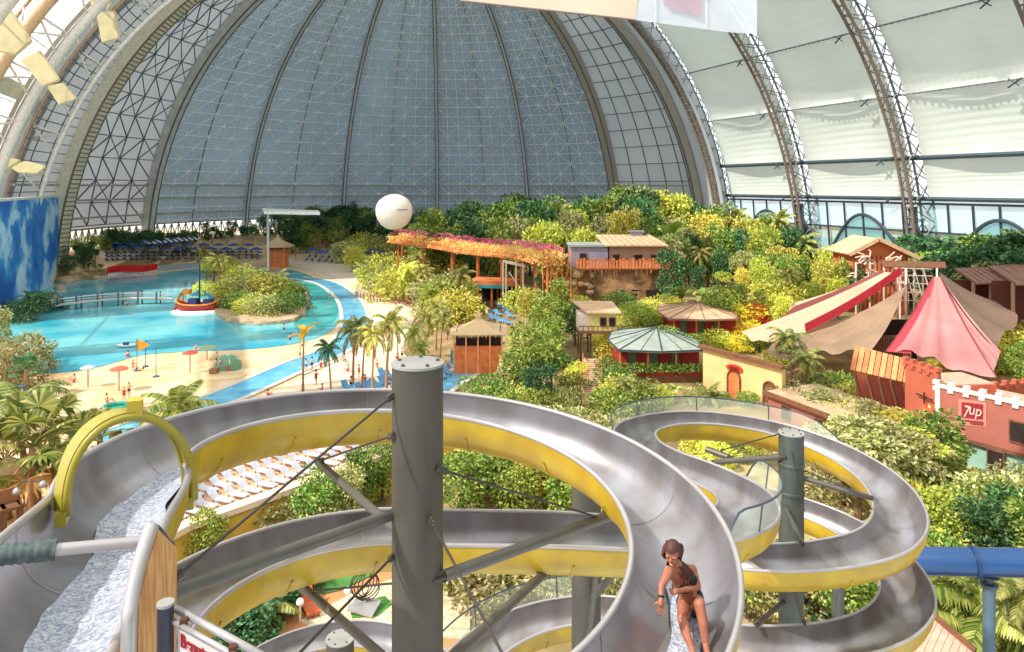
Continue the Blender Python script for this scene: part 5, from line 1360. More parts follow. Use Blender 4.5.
# --- castle wall with battlements
Yc = 60.0
a, b = P(936, 455, 61.5), P(1052, 470, 54.5)
s = Site(Vector((a.x, a.y, 0)), Vector((b.x, b.y, 0)), 0); Hc_ = zpx(386, 61.5)
t = thing('castle_building', 'dusky pink castle-style building with white battlements and a soft-drink sign', 'building', tuple(s.p(s.L/2, 3, 0)))
mb = MB(); s.box(mb, 0, s.L, 0, .4, 2.2, Hc_); s.box(mb, 0, s.L, .4, 9, 2.2, Hc_-1.5); mb.build('plaster_wall', M_castled, t)
mb = MB(); s.box(mb, .1, s.L, .5, 8.9, Hc_-1.5, Hc_-1.4); mb.build('roof_deck', pm('dusty_rose_deck', (206, 160, 140), .9), t)
mb = MB(); s.box(mb, .1, s.L, .3, 9, 0, 2.2); mb.build('ground_floor', M_teal, t)
mb = MB(); s.box(mb, -.1, s.L, -.1, .1, 2.1, 2.4); mb.build('floor_band', M_brown, t)
def battlement(s, root, u0, u1, d, z, step=1.15, mat=M_white, name='battlement', hh=.34):
    mb = MB(); s.box(mb, u0, u1, d-.12, d+.35, z-.25, z); n = int((u1-u0)/step)
    for k in range(n+1):
        u = u0+(u1-u0)*k/max(1, n); s.box(mb, u-.22, u+.22, d-.14, d+.37, z, z+hh)
        s.box(mb, u-.22, u+.22, d-.15, d+.05, z-.55, z-.2)
    return mb.build(name, mat, root)
battlement(s, t, 0, s.L, 0, Hc_+.2)
mb = MB(); s.box(mb, -.05, .35, -.08, .1, 0, Hc_); mb.build('corner_pilaster', M_white, t)
windows(s, t, [(5.7, 6.8, Hc_-3.1, Hc_-1.5)]); windows(s, t, [(4.1, 5.2, 0, 2.0)], name='door')
# sign: red square with 7up
def at_px(px, py, d=-.08):
    # point of the wall plane behind pixel
    r = Vector(((px-HX)/F, 1, -(py-HY)/F)); n = s.n; o = s.p(0, d, 0); k = (o-Vector((0, 0, CAMZ))).dot(n)/r.dot(n); return Vector((0, 0, CAMZ))+r*k
q = [at_px(961.5, 402), at_px(983, 404.5), at_px(983, 419.5), at_px(961.5, 417.5)]
sgn = MB().slab([at_px(958.5, 399, -.04), at_px(986, 402, -.04), at_px(986, 427, -.04), at_px(958.5, 424.5, -.04)], .06, -s.n).build('sign_board', pm('pink_sign_surround', (216, 136, 122), .6), t)
MB().slab(q, .05, -s.n).build('sign_red_field', pm('sign_red', (150, 34, 42), .6), sgn)
def text(body, size, pos, parent, mat, u, sx=1.0, shear=0, ext=.01, off=.028):
    ez = Vector((u.y, -u.x, 0)); Mx = Matrix(((u.x, 0, ez.x, 0), (u.y, 0, ez.y, 0), (0, 1, 0, 0), (0, 0, 0, 1)))
    return text_mesh('lettering', body, size, Matrix.Translation(pos) @ Mx @ Matrix.Diagonal((sx, 1, 1, 1)), parent, mat, shear, ext, off)
M_wht = pm('white_lettering', (226, 186, 172), .6, 0, .02)
text('7', 1.5, at_px(962.6, 416.6, -.16), sgn, M_wht, s.u, .62, .25, off=.006); text('up', 1.25, at_px(968.2, 413.6, -.16), sgn, M_wht, s.u, .80, .2, off=.006)
mb = MB()
for y0, xa, xb in ((421.0, 963, 983.5), (423.2, 970, 983)): mb.bar(at_px(xa, y0-.9+(xa-963)*.1, -.12), at_px(xb, y0-.9+(xb-963)*.1, -.12), .05, .09)
mb.build('caption_strip', pm('dark_caption_red', (150, 52, 50), .6), sgn)
# left red wing of the castle
a2, b2 = P(905, 450, 66), P(937, 452, 62)
s2_ = Site(Vector((a2.x, a2.y, 0)), Vector((b2.x, b2.y, 0)), 0); H2 = zpx(368, 64)
t = thing('castle_tower', 'brick red castle wing with low battlements beside the soft-drink sign building', 'building', tuple(s2_.p(s2_.L/2, 3, 0)))
mb = MB(); s2_.box(mb, 0, s2_.L, 0, .4, 0, H2); s2_.box(mb, 0, s2_.L, .4, 6, 0, H2-1.2); mb.build('plaster_wall', M_castle, t)
mb = MB(); s2_.box(mb, .1, s2_.L-.1, .5, 5.9, H2-1.2, H2-1.1); mb.build('roof_deck', MAT['dusty_rose_deck'], t); battlement(s2_, t, 0, s2_.L, 0, H2+.2, 1.0, M_castle)
mb = MB(); mb.bar(s2_.p(s2_.L-2.2, -.3, H2-2.4), s2_.p(s2_.L-.2, -.3, H2-2.4), .1, .1); mb.bar(s2_.p(s2_.L-1.2, -.3, H2-3.0), s2_.p(s2_.L-1.2, -.3, H2-2.0), .1, .1); mb.build('wall_cross', M_darkin, t)
s3 = Site(s2_.p(0, 6.5, 0), P(1045, 400, 70), 0); s3.z = 0
t = thing('rear_battlement', 'second battlement wall behind, below the pink sail', 'wall', tuple(s3.p(s3.L/2, 0, 0)))
H3 = zpx(380, 70); mb = MB(); s3.box(mb, 0, s3.L, 0, .5, 0, H3-.2); mb.build('plaster_wall', M_castle, t); battlement(s3, t, 0, s3.L, 0, H3, 1.2, M_castle)

# --- striped plank awning
t = thing('plank_awning', 'sloping awning of orange planks on leaning posts', 'awning', tuple(G(880, 400)))
q0, q1, q2, q3 = P(855, 346, 71), P(912, 361, 68), P(909, 384, 66), P(850, 370, 69)
for k in range(10):
    a = q0.lerp(q1, k/10); b = q0.lerp(q1, (k+.86)/10); c = q3.lerp(q2, (k+.86)/10); d = q3.lerp(q2, k/10)
    MB().slab([a, b, c, d], .12).build('plank', pm('awning_plank_a', (216, 150, 96), .8, 0, .1) if k % 2 else pm('awning_plank_b', (196, 124, 78), .8, 0, .1), t)
mb = MB(); mb.bar(q3.lerp(q0, .1)-Vector((0, 0, .2)), q2.lerp(q1, .1)-Vector((0, 0, .2)), .15, .15)
for f_ in (.08, .3, .5, .7, .92):
    a = q3.lerp(q2, f_); mb.bar(a-Vector((0, 0, .1)), Vector((a.x+.9, a.y+.4, 2.6)), .2, .2)
mb.build('awning_frame', M_brown, t)
s4_ = Site(P(856, 392, 72), P(908, 402, 69)); s4_.z = 0
mb = MB(); s4_.box(mb, 0, s4_.L, 0, .4, 0, zpx(372, 71)); mb.build('back_wall', M_castle, t)

# --- sails
M_sailt = sheetmat('tan_sail_canvas', (178, 148, 122), .25, 0, .1, .3); M_sailp = sheetmat('pale_peach_sail', (232, 196, 166), .3, 0, .08, .3); M_sailr = sheetmat('faded_pink_sail', (222, 150, 150), .3, 0, .22, .1)
M_sailm = pm('maroon_sail_band', (140, 60, 58), .8); M_sailc = pm('crimson_sail_edge', (206, 40, 60), .7); M_sailb = sheetmat('brown_sail_canvas', (142, 114, 98), .2, 0, .1, .2)
def sail(name, label, apex, base, mat, n=16, sag=1.2, fold=.25, parent=None, cat='tent sail', nf=7):
    """apex is a point, base a line of points; canvas stretched between them"""
    base = catmull(base, max(1, n//(len(base)-1))); rows = []
    for i in range(n+1):
        u = i/n; row = []
        for j, q in enumerate(base):
            p = apex.lerp(q, u) if not isinstance(apex, list) else apex[0].lerp(apex[1], j/(len(base)-1)).lerp(q, u)
            v = j/(len(base)-1)
            p = p+Vector((0, .2, -sag*math.sin(PI*u)*(.5+.5*math.sin(PI*v))-fold*math.sin(v*nf*PI)*u*math.sin(PI*v)))
            row.append(p)
        rows.append(row)
    t = parent or thing(name, label, cat, tuple(base[len(base)//2]))
    o = MB().grid(rows).build('canvas', mat, t, True); return t, rows
ap = P(937, 277, 96)
t, rw = sail('pink_sail', 'big faded pink tent sail rising to a point', [P(934, 277, 95.5), P(941, 277, 95.5)], [P(887, 352, 80), P(912, 352, 79), P(935, 360, 77.5), P(962, 372, 75.5), P(998, 378, 74)], M_sailr, sag=1.0, fold=.35)
MB().tube([r[0] for r in rw], .09, 5).build('edge_rope', M_sailm, t); MB().tube([r[-1] for r in rw], .09, 5).build('edge_rope', M_sailm, t)
mb = MB(); rows = []
for i in range(17): rows.append([rw[i][0]+Vector((0, -.05, .02)), rw[i][0].lerp(rw[i][5], .8 if i else 0)+Vector((0, -.07, .04))])
mb.grid(rows).build('crimson_band', sheetmat('rose_red_band', (206, 76, 90), .25), t, True)
t, rw = sail('pink_sail', 'narrow pink sail strip folded beside the brown sail', [ap+Vector((.4, .3, 0)), ap+Vector((.8, .4, 0))], [P(994, 374, 75), P(1002, 352, 80)], M_sailr, sag=.8, fold=.1)
t, rw = sail('brown_sail', 'large brown tent sail falling to the right of the pink one', [ap+Vector((.6, .5, .3)), ap+Vector((1.2, .8, .4))], [P(996, 350, 80.5), P(1006, 334, 86), P(1019, 318, 93), P(998, 302, 100)], M_sailb, sag=1.0, fold=.4, nf=5)
MB().tube([r[0] for r in rw], .08, 5).build('edge_rope', M_darkin, t)
t, rw = sail('tan_sail', 'wide tan tent sail sagging in folds to the left of the pink one', [P(908, 283, 94), P(912, 283, 94)], [P(872, 351, 79), P(848, 352, 79.5), P(815, 353, 80.5), P(768, 357, 82), P(772, 346, 85), P(806, 330, 89)], M_sailt, n=20, sag=1.8, fold=.5, nf=9)
t, rw = sail('peach_sail', 'pale peach sail with a crimson lower edge and maroon top band', [P(886, 272, 96.5), P(902, 275, 95)], [P(742, 332, 93), P(760, 342, 89), P(806, 333, 87.5)], M_sailp, n=20, sag=.9, fold=.2)
rows = [[r[-1]+Vector((0, -.1, .05)), r[-1].lerp(r[-6], .0)+Vector((-.15, -.1, 1.15))] for r in rw]
MB().grid(rows).build('crimson_edge', M_sailc, t)
t, rw = sail('maroon_sail', 'long maroon sail band above the peach sail', [P(884, 270, 98), P(888, 277, 97)], [P(796, 306, 100), P(768, 328, 95)], sheetmat('maroon_canvas', (132, 66, 62), .15), n=16, sag=.4, fold=.1)
t, rw = sail('peach_sail', 'far tip of pale canvas behind the maroon band', [P(866, 280, 103), P(870, 284, 102)], [P(788, 305, 103), P(792, 318, 100)], M_sailp, n=10, sag=.3, fold=.1)
# masts and white rig
t = thing('mast_rig', 'white scaffold and masts where the tent sails meet', 'rig', tuple(G(912, 350)))
mb = MB()
for px, Y in ((898, 97), (906, 96), (914, 97), (923, 98), (937, 96.5)):
    a = P(px, 268, Y); mb.tube([a, (a.x, a.y, 0)], .13, 6)
mb.build('mast', pm('white_mast', (226, 206, 196), .6), t, True)
mb = MB()
for py in (268, 275, 283, 292, 300):
    mb.bar(P(894, py, 96.5), P(932, py+1, 97), .16, .12)
for px in (896, 905, 914, 923): mb.bar(P(px, 268, 96.8), P(px+9, 300, 96.8), .12, .12)
mb.build('scaffold', pm('white_mast', (226, 206, 196)), t)
mb = MB(); mb.slab([P(880, 262, 99), P(945, 263, 99), P(946, 269, 97), P(884, 268, 97)], .2); mb.build('top_canopy', M_brown, t)
t = thing('corrugated_wall', 'brown corrugated stage wall in the gap between tan and pink sails', 'wall', tuple(G(885, 352)))
mb = MB(); rows = [[], []]
for i in range(40):
    px = 868+44*i/39; a = P(px, 322, 86+.25*(i % 2)); a.z = min(a.z, 5.6); rows[0].append(a); rows[1].append(Vector((a.x, a.y, 0)))
mb.grid(rows).build('wall_sheet', pm('brown_corrugated_sheet', (150, 112, 100), .7), t)
MB().box((P(890, 340, 92).x, 92, 3.2), (7, .3, 6.4)).build('tent_shade_sheet', M_darkin, t)  # dark sheet standing in for the shaded interior under the sails
# --- gabled orange house behind the sails
Yg = 128; s = Site(P(853, 285, Yg), P(908, 285, Yg)); s.z = 0
t = thing('gabled_house', 'orange red plank house with a pale gabled roof behind the tent sails', 'house', tuple(s.p(s.L/2, 3, 0)))
ze_ = zpx(252, Yg); zt = zpx(238, Yg)
mb = MB(); s.prism(mb, [(0, 0), (s.L, 0), (s.L, ze_-.4), (s.L*.42, zt-.3), (0, ze_)], 0, 8); mb.build('plank_wall', pm('rust_red_planks', (206, 108, 62), .85, 0, .25, 1.5, stretch=(6, 6, .4)), t)
mb = MB()
mb.slab([s.p(s.L*.42, -1, zt), s.p(s.L+1.6, -1, ze_-1.0), s.p(s.L+1.6, 9, ze_-1.0), s.p(s.L*.42, 9, zt)], .3); mb.slab([s.p(s.L*.42, 9, zt), s.p(-1.2, 9, ze_-.3), s.p(-1.2, -1, ze_-.3), s.p(s.L*.42, -1, zt)], .3); mb.build('roof', M_roofpale, t)
mb = MB(); mb.bar(s.p(s.L*.42, -1.1, zt-.1), s.p(s.L+1.6, -1.1, ze_-1.1), .2, .7); mb.bar(s.p(s.L*.42, -1.1, zt-.1), s.p(-1.2, -1.1, ze_-.4), .2, .7); mb.build('barge_board', M_roofpale, t)
mb = MB()
for k in range(13): u = .3+k*(s.L-.6)/12; s.box(mb, u-.06, u+.06, -.15, 0, 0, ze_-.6)
mb.build('batten', M_brown, t)
windows(s, t, [(2, 3.2, ze_-6, ze_-4), (6, 7.2, ze_-6, ze_-4)])
# white branching sculpture in front
t = thing('driftwood_screen', 'tangled whitish driftwood screen in front of the orange gabled house', 'screen', tuple(G(878, 292)))
mb = MB(); rn = random.Random(3)
for k in range(46):
    px, py = rn.uniform(854, 906), rn.uniform(256, 282); a = P(px, py, 124+rn.uniform(-1, 1)); b = a+Vector((rn.uniform(-2, 2), rn.uniform(-.5, .5), rn.uniform(-1.2, 1.6))); mb.tube([a, (a+b)/2+Vector((.3, 0, .3)), b], .12, 4)
for px in (856, 870, 884, 900): a = P(px, 262, 124); mb.tube([a, (a.x, a.y, 0)], .16, 5)
mb.build('branches', pm('whitish_driftwood', (226, 196, 178), .8), t)
# --- brown sheds on the right
def shed(label, quad, Y, posts, name='open_shed'):
    q = [P(x, y, yy) for x, y, yy in quad]; t = thing(name, label, 'shed', tuple(G(quad[3][0], quad[3][1]+20)))
    MB().slab([q[3], q[2], q[1], q[0]], .25).build('roof', M_brroof, t)
    mb = MB()
    for k in range(7):
        mb.bar(q[0].lerp(q[1], k/6)+Vector((0, 0, .05)), q[3].lerp(q[2], k/6)+Vector((0, 0, .05)), .08, .06)
    mb.build('roof_seam', M_rust, t)
    a, b = q[3], q[2]; mb = MB()
    for k in range(posts+1):
        c = a.lerp(b, k/posts)+Vector((0, .6, 0)); mb.bar(c, (c.x, c.y, 0), .35, .35, (0, 1, 0))
    mb.build('post', M_tan, t)
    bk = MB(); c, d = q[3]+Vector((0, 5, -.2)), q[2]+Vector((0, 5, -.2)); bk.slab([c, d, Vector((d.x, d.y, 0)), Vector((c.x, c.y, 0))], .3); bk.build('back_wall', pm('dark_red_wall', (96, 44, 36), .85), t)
shed('brown low-pitched shed roof at the right, behind the brown sail', [(954, 268, 118), (988, 267, 118), (1011, 281, 104), (976, 283, 104)], 110, 2)
shed('larger brown shed roof cut off by the right edge', [(988, 266, 116), (1045, 262, 116), (1075, 283, 98), (1016, 284, 98)], 110, 2)

# --- thatched hut by the teal rail
def hut(name, label, px0, px1, pb, pe, pt, Y, wallm, matr=M_thatch, z0=None, posts=4, over=1.0, fin=True):
    s = Site(P(px0, pb, Y), P(px1, pb, Y)); s.z = z0 if z0 is not None else terrain(s.a.x, Y); zf = zpx(pb, Y)-s.z; ze2 = zpx(pe, Y)-s.z; zt2 = zpx(pt, Y+s.L/2)-s.z
    t = thing(name, label, 'hut', tuple(s.p(s.L/2, s.L/2, 0))); D_ = s.L*.8
    mb = MB(); s.box(mb, 0, s.L, 0, D_, min(0, zf), zf+.15); s.box(mb, 0, s.L, .1, D_, zf+.1, zf+(ze2-zf)*.42); mb.build('lower_wall', wallm, t)
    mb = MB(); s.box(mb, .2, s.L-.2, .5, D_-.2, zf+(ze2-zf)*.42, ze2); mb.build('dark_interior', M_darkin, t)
    for k in range(posts+1):
        u = s.L*k/posts; mb = MB(); s.box(mb, u-.09, u+.09, -.1, .1, min(0, zf), ze2); mb.build('post', pm('peach_post', (232, 160, 108), .8), t)
    c = s.p(s.L/2, D_/2, zt2); o_ = over; rim = []
    R2 = [(-o_, -o_), (s.L/2, -o_*1.3), (s.L+o_, -o_), (s.L+o_*1.2, D_/2), (s.L+o_, D_+o_), (s.L/2, D_+o_*1.3), (-o_, D_+o_), (-o_*1.2, D_/2)]
    rows = []
    for i in range(7):
        u = i/6; rows.append([c.lerp(s.p(a, b, ze2-.2), u)+Vector((0, 0, .25*math.sin(PI*u)*-1.2)) for a, b in R2+[R2[0]]])
    r_ = MB().grid(rows).build('thatched_roof', matr, t, True, angle=25)
    fr = MB(); rn = random.Random(8); e = rows[-1]
    for a, b in zip(e, e[1:]):
        m_ = int((b-a).length/.12)
        for k in range(m_):
            q = a.lerp(b, k/m_); fr.add([q, q+(b-a).normalized()*.16, q+Vector((rn.uniform(-.1, .1), 0, -rn.uniform(.2, .55)))], [(0, 1, 2)])
    fr.build('thatch_fringe', matr, r_)
    if fin: MB().lathe([(.3, 0), (.35, .4), (.1, .9)], c-Vector((0, 0, .2)), 8).build('roof_knot', matr, r_)
    return t, s, zf
t, s, zf = hut('thatched_hut', 'octagonal thatched hut with orange lower walls by the short blue channel', 454, 502, 357, 332, 316, 88, M_orange, over=.5)
t = thing('teal_railing', 'teal painted railing in front of the thatched hut', 'railing', tuple(G(470, 370)))
s = Site(G(452, 364), G(488, 366)); s.z = 0; mb = MB()
for k in range(6): u = s.L*k/5; s.box(mb, u-.16, u+.16, -.12, .12, 0, 2.0)
s.box(mb, 0, s.L, -.08, .08, 1.7, 1.95); s.box(mb, 0, s.L, -.08, .08, .5, .7)
for k in range(5): mb.bar(s.p(s.L*k/5, 0, .6), s.p(s.L*(k+1)/5, 0, 1.8), .1, .12)
mb.build('rail_frame', M_tealp, t)
hut('thatched_hut', 'small far thatched hut among palms beyond the lagoon', 266, 284, 252, 246, 236, 205, M_orange, M_thatch, over=1.4, posts=2)
# white flat canopy on a pole
t = thing('flat_canopy', 'long flat white canopy on a thin pole behind the lagoon', 'canopy', tuple(G(268, 256)))
MB().slab([P(262, 211, 200), P(318, 213, 200), P(320, 215, 190), P(264, 214, 190)], .8).build('canopy_top', pm('bright_white_panel', (244, 244, 240), .5), t)
a = P(268, 214, 196); MB().tube([a, (a.x, a.y, 0)], .35, 8).build('pole', pm('white_pole', (220, 224, 224), .5), t)
# balloon
c = P(394, 211, 150); r_ = 18.2/F*150
t = thing('white_balloon', 'big round white balloon floating in front of the dome', 'balloon', tuple(c-Vector((0, 0, r_))))
pr = []
for k in range(25):
    a = -PI/2+PI*k/24; pr.append((max(.02, r_*math.cos(a)*(1.02 if a > 0 else 1)), r_*math.sin(a)*(.93 if a > 0 else 1.04)))
M_bal = sheetmat('balloon_envelope', (246, 236, 226), .25, 0, .02)
MB().lathe(pr, c, 40).build('envelope', M_bal, t, True)
mb = MB()
for k in range(20):
    a = 2*PI*k/20; mb.tube([Vector((c.x+rr*1.004*math.cos(a), c.y+rr*1.004*math.sin(a), c.z+zz)) for rr, zz in pr[1:-1]], .018, 3)
mb.build('seam', pm('balloon_seam', (214, 204, 196), .7), t)
cp = MB(); cp.lathe([(.9, 0), (1.0, .15), (.95, .75), (.9, .9)], c-Vector((0, 0, r_*1.04+1.2)), 16); cp.build('basket', M_brown, t)
MB().tube([c+Vector((r_*math.cos(a)*1.0, r_*math.sin(a)*1.0, .35)) for a in [-PI/2+.36+.12*k for k in range(6)]], .09, 5).build('dark_mark', pm('dark_letters', (60, 60, 70), .6), t)
# ================= people
def capsule(mb, a, b, ra, rb, n=14):
    a = Vector(a); b = Vector(b); t = b-a; L = t.length
    if L < 1e-5: return
    t.normalize(); pts = []; rr = []
    for k in range(5):
        g = PI/2*(1-k/4); pts.append(a-t*ra*math.sin(g)); rr.append(max(1e-4, ra*math.cos(g)))
    for k in range(1, 5):
        g = PI/2*k/4; 
        if k == 1: pts.append(b.copy()); rr.append(rb)
        pts.append(b+t*rb*math.sin(g)); rr.append(max(1e-4, rb*math.cos(g)))
    mb.tube(pts, rr, n)
def ell3(mb, c, ax, r, n=16, m=10):
    """ellipsoid with its own axes (side, front, up)"""
    t = MB().ball((0, 0, 0), r, n, m); mb.add([Vector(c)+ax[0]*v[0]+ax[1]*v[1]+ax[2]*v[2] for v in t.v], t.f)
def skinfig(joints, edges, radii, extra=None, voxel=.02, it=2):
    """one continuous body surface grown over the joints"""
    mb = MB()
    for a, b in edges: capsule(mb, joints[a], joints[b], radii[a], radii[b])
    if extra is not None: mb.add(extra.v, extra.f)
    m = bpy.data.meshes.new('body'); m.from_pydata(mb.v, [], mb.f)
    o = bpy.data.objects.new('body', m); COL.objects.link(o); r = o.modifiers.new('r', 'REMESH'); r.mode = 'VOXEL'; r.voxel_size = voxel
    sm = o.modifiers.new('s', 'SMOOTH'); sm.factor = .5; sm.iterations = it
    m2 = bpy.data.meshes.new_from_object(o.evaluated_get(bpy.context.evaluated_depsgraph_get())); bpy.data.objects.remove(o)
    m2.polygons.foreach_set('use_smooth', [True]*len(m2.polygons)); return m2
M_skinw = pm('warm_wet_skin', (158, 96, 72), .42, 0, .06, 8, rgb2=(172, 108, 82)); M_skinl = pm('light_skin', (226, 176, 146), .5, 0, .05, 6)
M_bik = pm('black_bikini', (24, 20, 22), .6, 0, .1); M_hair = pm('wet_auburn_hair', (74, 36, 24), .62, 0, .35, 30, .6, 60, stretch=(4, 4, 1))
def RP(px, py, Y): return P(px, py, Y)
J = {'pelvis': RP(691, 603.5, 7.52), 'waist': RP(688, 593, 7.45), 'chest': RP(683.5, 580, 7.33), 'neck': RP(680, 569.5, 7.25), 'head': RP(675, 560, 7.19),
     'shl': RP(669, 571, 7.17), 'ell': RP(661.5, 586, 7.0), 'wrl': RP(661, 599, 6.93), 'hal': RP(660.5, 604, 6.91),
     'shr': RP(692, 569.5, 7.38), 'elr': RP(698, 587, 7.30), 'wrr': RP(680.5, 590.5, 7.12), 'har': RP(675.5, 591.2, 7.07),
     'hil': RP(685, 605, 7.47), 'knl': RP(682.5, 619, 7.12), 'cal': RP(686, 633, 7.02), 'anl': RP(692, 649, 6.92), 'fol': RP(694, 657, 6.82), 'tol': RP(695, 661, 6.76),
     'hir': RP(697, 603, 7.5), 'knr': RP(699.5, 604.5, 7.10), 'car': RP(703, 622, 7.04), 'anr': RP(705.5, 645, 6.98), 'for': RP(708, 655, 6.87), 'tor': RP(709, 659, 6.80)}
E_ = [('pelvis', 'waist'), ('waist', 'chest'), ('chest', 'neck'), ('neck', 'head'), ('chest', 'shl'), ('shl', 'ell'), ('ell', 'wrl'), ('wrl', 'hal'), ('chest', 'shr'), ('shr', 'elr'), ('elr', 'wrr'), ('wrr', 'har'),
      ('pelvis', 'hil'), ('hil', 'knl'), ('knl', 'cal'), ('cal', 'anl'), ('anl', 'fol'), ('fol', 'tol'), ('pelvis', 'hir'), ('hir', 'knr'), ('knr', 'car'), ('car', 'anr'), ('anr', 'for'), ('for', 'tor')]
RR = {'pelvis': .085, 'waist': .078, 'chest': .085, 'neck': .048, 'head': .046, 'shl': .052, 'ell': .034, 'wrl': .024, 'hal': .026, 'shr': .052, 'elr': .035, 'wrr': .024, 'har': .030,
      'hil': .088, 'knl': .054, 'cal': .050, 'anl': .031, 'fol': .030, 'tol': .018, 'hir': .088, 'knr': .056, 'car': .050, 'anr': .031, 'for': .030, 'tor': .018}
ex = MB(); hc = RP(672.5, 552.5, 7.17)
fdir = Vector((-.42, -.80, -.42)).normalized(); side = Vector((-fdir.y, fdir.x, 0)).normalized()*-1; side = fdir.cross(Vector((0, 0, 1))).normalized(); upv = side.cross(fdir).normalized()
def hp_(a, b, c): return hc+side*a+fdir*b+upv*c
def hball(c, r, n=14, m=9):
    """ellipsoid in head axes (side, forward, up)"""
    k0 = len(ex.v); t = MB().ball((0, 0, 0), r, n, m); ex.add([hp_(c[0]+v[0], c[1]+v[1], c[2]+v[2]) for v in t.v], t.f)
hball((0, -.012, .022), (.076, .094, .098)); hball((0, .022, -.035), (.058, .068, .072)); hball((0, .048, -.082), (.026, .028, .024))
hball((0, .094, -.016), (.012, .020, .024)); hball((0, .100, -.028), (.015, .014, .010)); hball((-.078, -.005, -.012), (.010, .020, .028)); hball((.078, -.005, -.012), (.010, .020, .028))
hball((-.032, .070, .018), (.026, .016, .010)); hball((.032, .070, .018), (.026, .016, .010)); hball((-.036, .062, -.034), (.024, .022, .022)); hball((.036, .062, -.034), (.024, .022, .022)); hball((0, .086, -.056), (.024, .012, .008)); hball((0, .084, -.068), (.020, .012, .007))
# hands with separate fingers
def hand(w, d, n, sp, curl, thumb):
    """w wrist, d direction of the palm, n palm normal; sp spread of the fingers"""
    d = d.normalized(); s = d.cross(n).normalized(); n = s.cross(d).normalized(); c = w+d*.05
    t = MB().ball((0, 0, 0), (.036, .046, .016), 10, 6); ex.add([c+s*v[0]+d*v[1]+n*v[2] for v in t.v], t.f)
    for i, (L_, off) in enumerate(((.062, -.027), (.072, -.009), (.068, .010), (.052, .027))):
        a = (i-1.5)*sp; dd = (d*math.cos(a)+s*math.sin(a)); b0 = c+s*off+d*.034; p1 = b0+dd*L_*.45+n*curl*.008; p2 = p1+(dd+n*curl*.9).normalized()*L_*.32; p3 = p2+(dd*.6+n*curl*1.6).normalized()*L_*.26 if curl else p2+dd*L_*.26
        ex.tube([b0, p1, p2, p3], [.0088, .0084, .0078, .006], 7)
    tb = c-d*.018+s*thumb*.028; t1 = tb+(s*thumb*.9+d*.5).normalized()*.032; t2 = t1+(s*thumb*.5+d*.8+n*curl*.6).normalized()*.028; ex.tube([tb, t1, t2], [.012, .0105, .008], 7)
hand(J['wrl'], Vector((-.01, -.18, -.9)), Vector((-.3, -1, .1)), .30, .05, 1)
hand(J['wrr'], J['har']-J['wrr'], Vector((.25, .6, -.45)), .08, 1.0, 1)
for a, t_, dx in (('fol', 'tol', 1), ('for', 'tor', -1)):
    d = (J[t_]-J[a]).normalized(); s = d.cross(Vector((0, -.6, .8))).normalized()
    for k in range(5): ex.tube([J[t_]+s*(.009*(k-2)*1.7), J[t_]+s*(.010*(k-2)*1.8)+d*(.034-.005*k if dx > 0 else .014+.005*k)], [.010, .008], 6)
# buttocks and bust fullness
_up = (J['chest']-J['pelvis']).normalized(); _sd = (J['shr']-J['shl']); _sd = (_sd-_up*_sd.dot(_up)).normalized(); _fr = _up.cross(_sd).normalized()
if _fr.y > 0: _fr = -_fr
AX = (_sd, _fr, _up)
ell3(ex, J['chest']+_up*.02, AX, (.135, .088, .135)); ell3(ex, J['waist'], AX, (.112, .078, .11)); ell3(ex, J['pelvis']+_up*.01, AX, (.150, .105, .105)); ell3(ex, J['chest']+_up*.10, AX, (.145, .062, .055))
for s_ in (-1, 1): ell3(ex, J['chest']+_sd*.058*s_+_fr*.062+_up*.0, AX, (.052, .045, .050))
bm_ = skinfig(J, E_, RR, ex, .0065, 3)
girl = thing('person', 'laughing girl with long wet hair in a black bikini sitting in the slide', 'person', tuple(J['pelvis']-Vector((0, 0, .12))))
Mi = wmat(girl).inverted(); bm_.transform(Mi); bm_.materials.clear(); bm_.materials.append(M_skinw)
bo = bpy.data.objects.new('body', bm_); COL.objects.link(bo); bo.parent = girl
pl, wa, ch, nk = J['pelvis'], J['waist'], J['chest'], J['neck']
mb = MB()
for s_ in (-1, 1): ell3(mb, ch+_sd*.058*s_+_fr*.066+_up*.012, AX, (.064, .056, .066), 18, 12)
def ring(c, rx, ry, h, r_, n=40, tilt=0):
    pts = [c+_sd*rx*math.cos(2*PI*k/n)+_fr*ry*math.sin(2*PI*k/n)+_up*(h+tilt*math.sin(2*PI*k/n)) for k in range(n)]; mb.tube(pts, r_, 7, closed=True)
ring(ch, .136, .090, -.018, .011); ring(ch, .137, .091, -.030, .010)
mb.build('bikini_top', M_bik, girl, True)
mb = MB(); ell3(mb, pl+_up*.015+_fr*.004, AX, (.160, .118, .092), 22, 14)
for h_ in ('hil', 'hir'): capsule(mb, pl, pl.lerp(J[h_], .55), .098, .096)
ell3(mb, pl-_up*.055+_fr*.055, AX, (.075, .070, .070)); ring(pl+_up*.045, .137, .104, .035, .022); mb.build('bikini_bottom', M_bik, girl, True)
mb = MB()
for sx in (0, 1):
    a = RP(677 if sx == 0 else 687, 575, 7.22); mb.tube([a, RP(678 if sx == 0 else 684, 569, 7.2), RP(680, 566, 7.27)], .006, 6)
mb.build('bikini_strap', M_bik, girl, True)
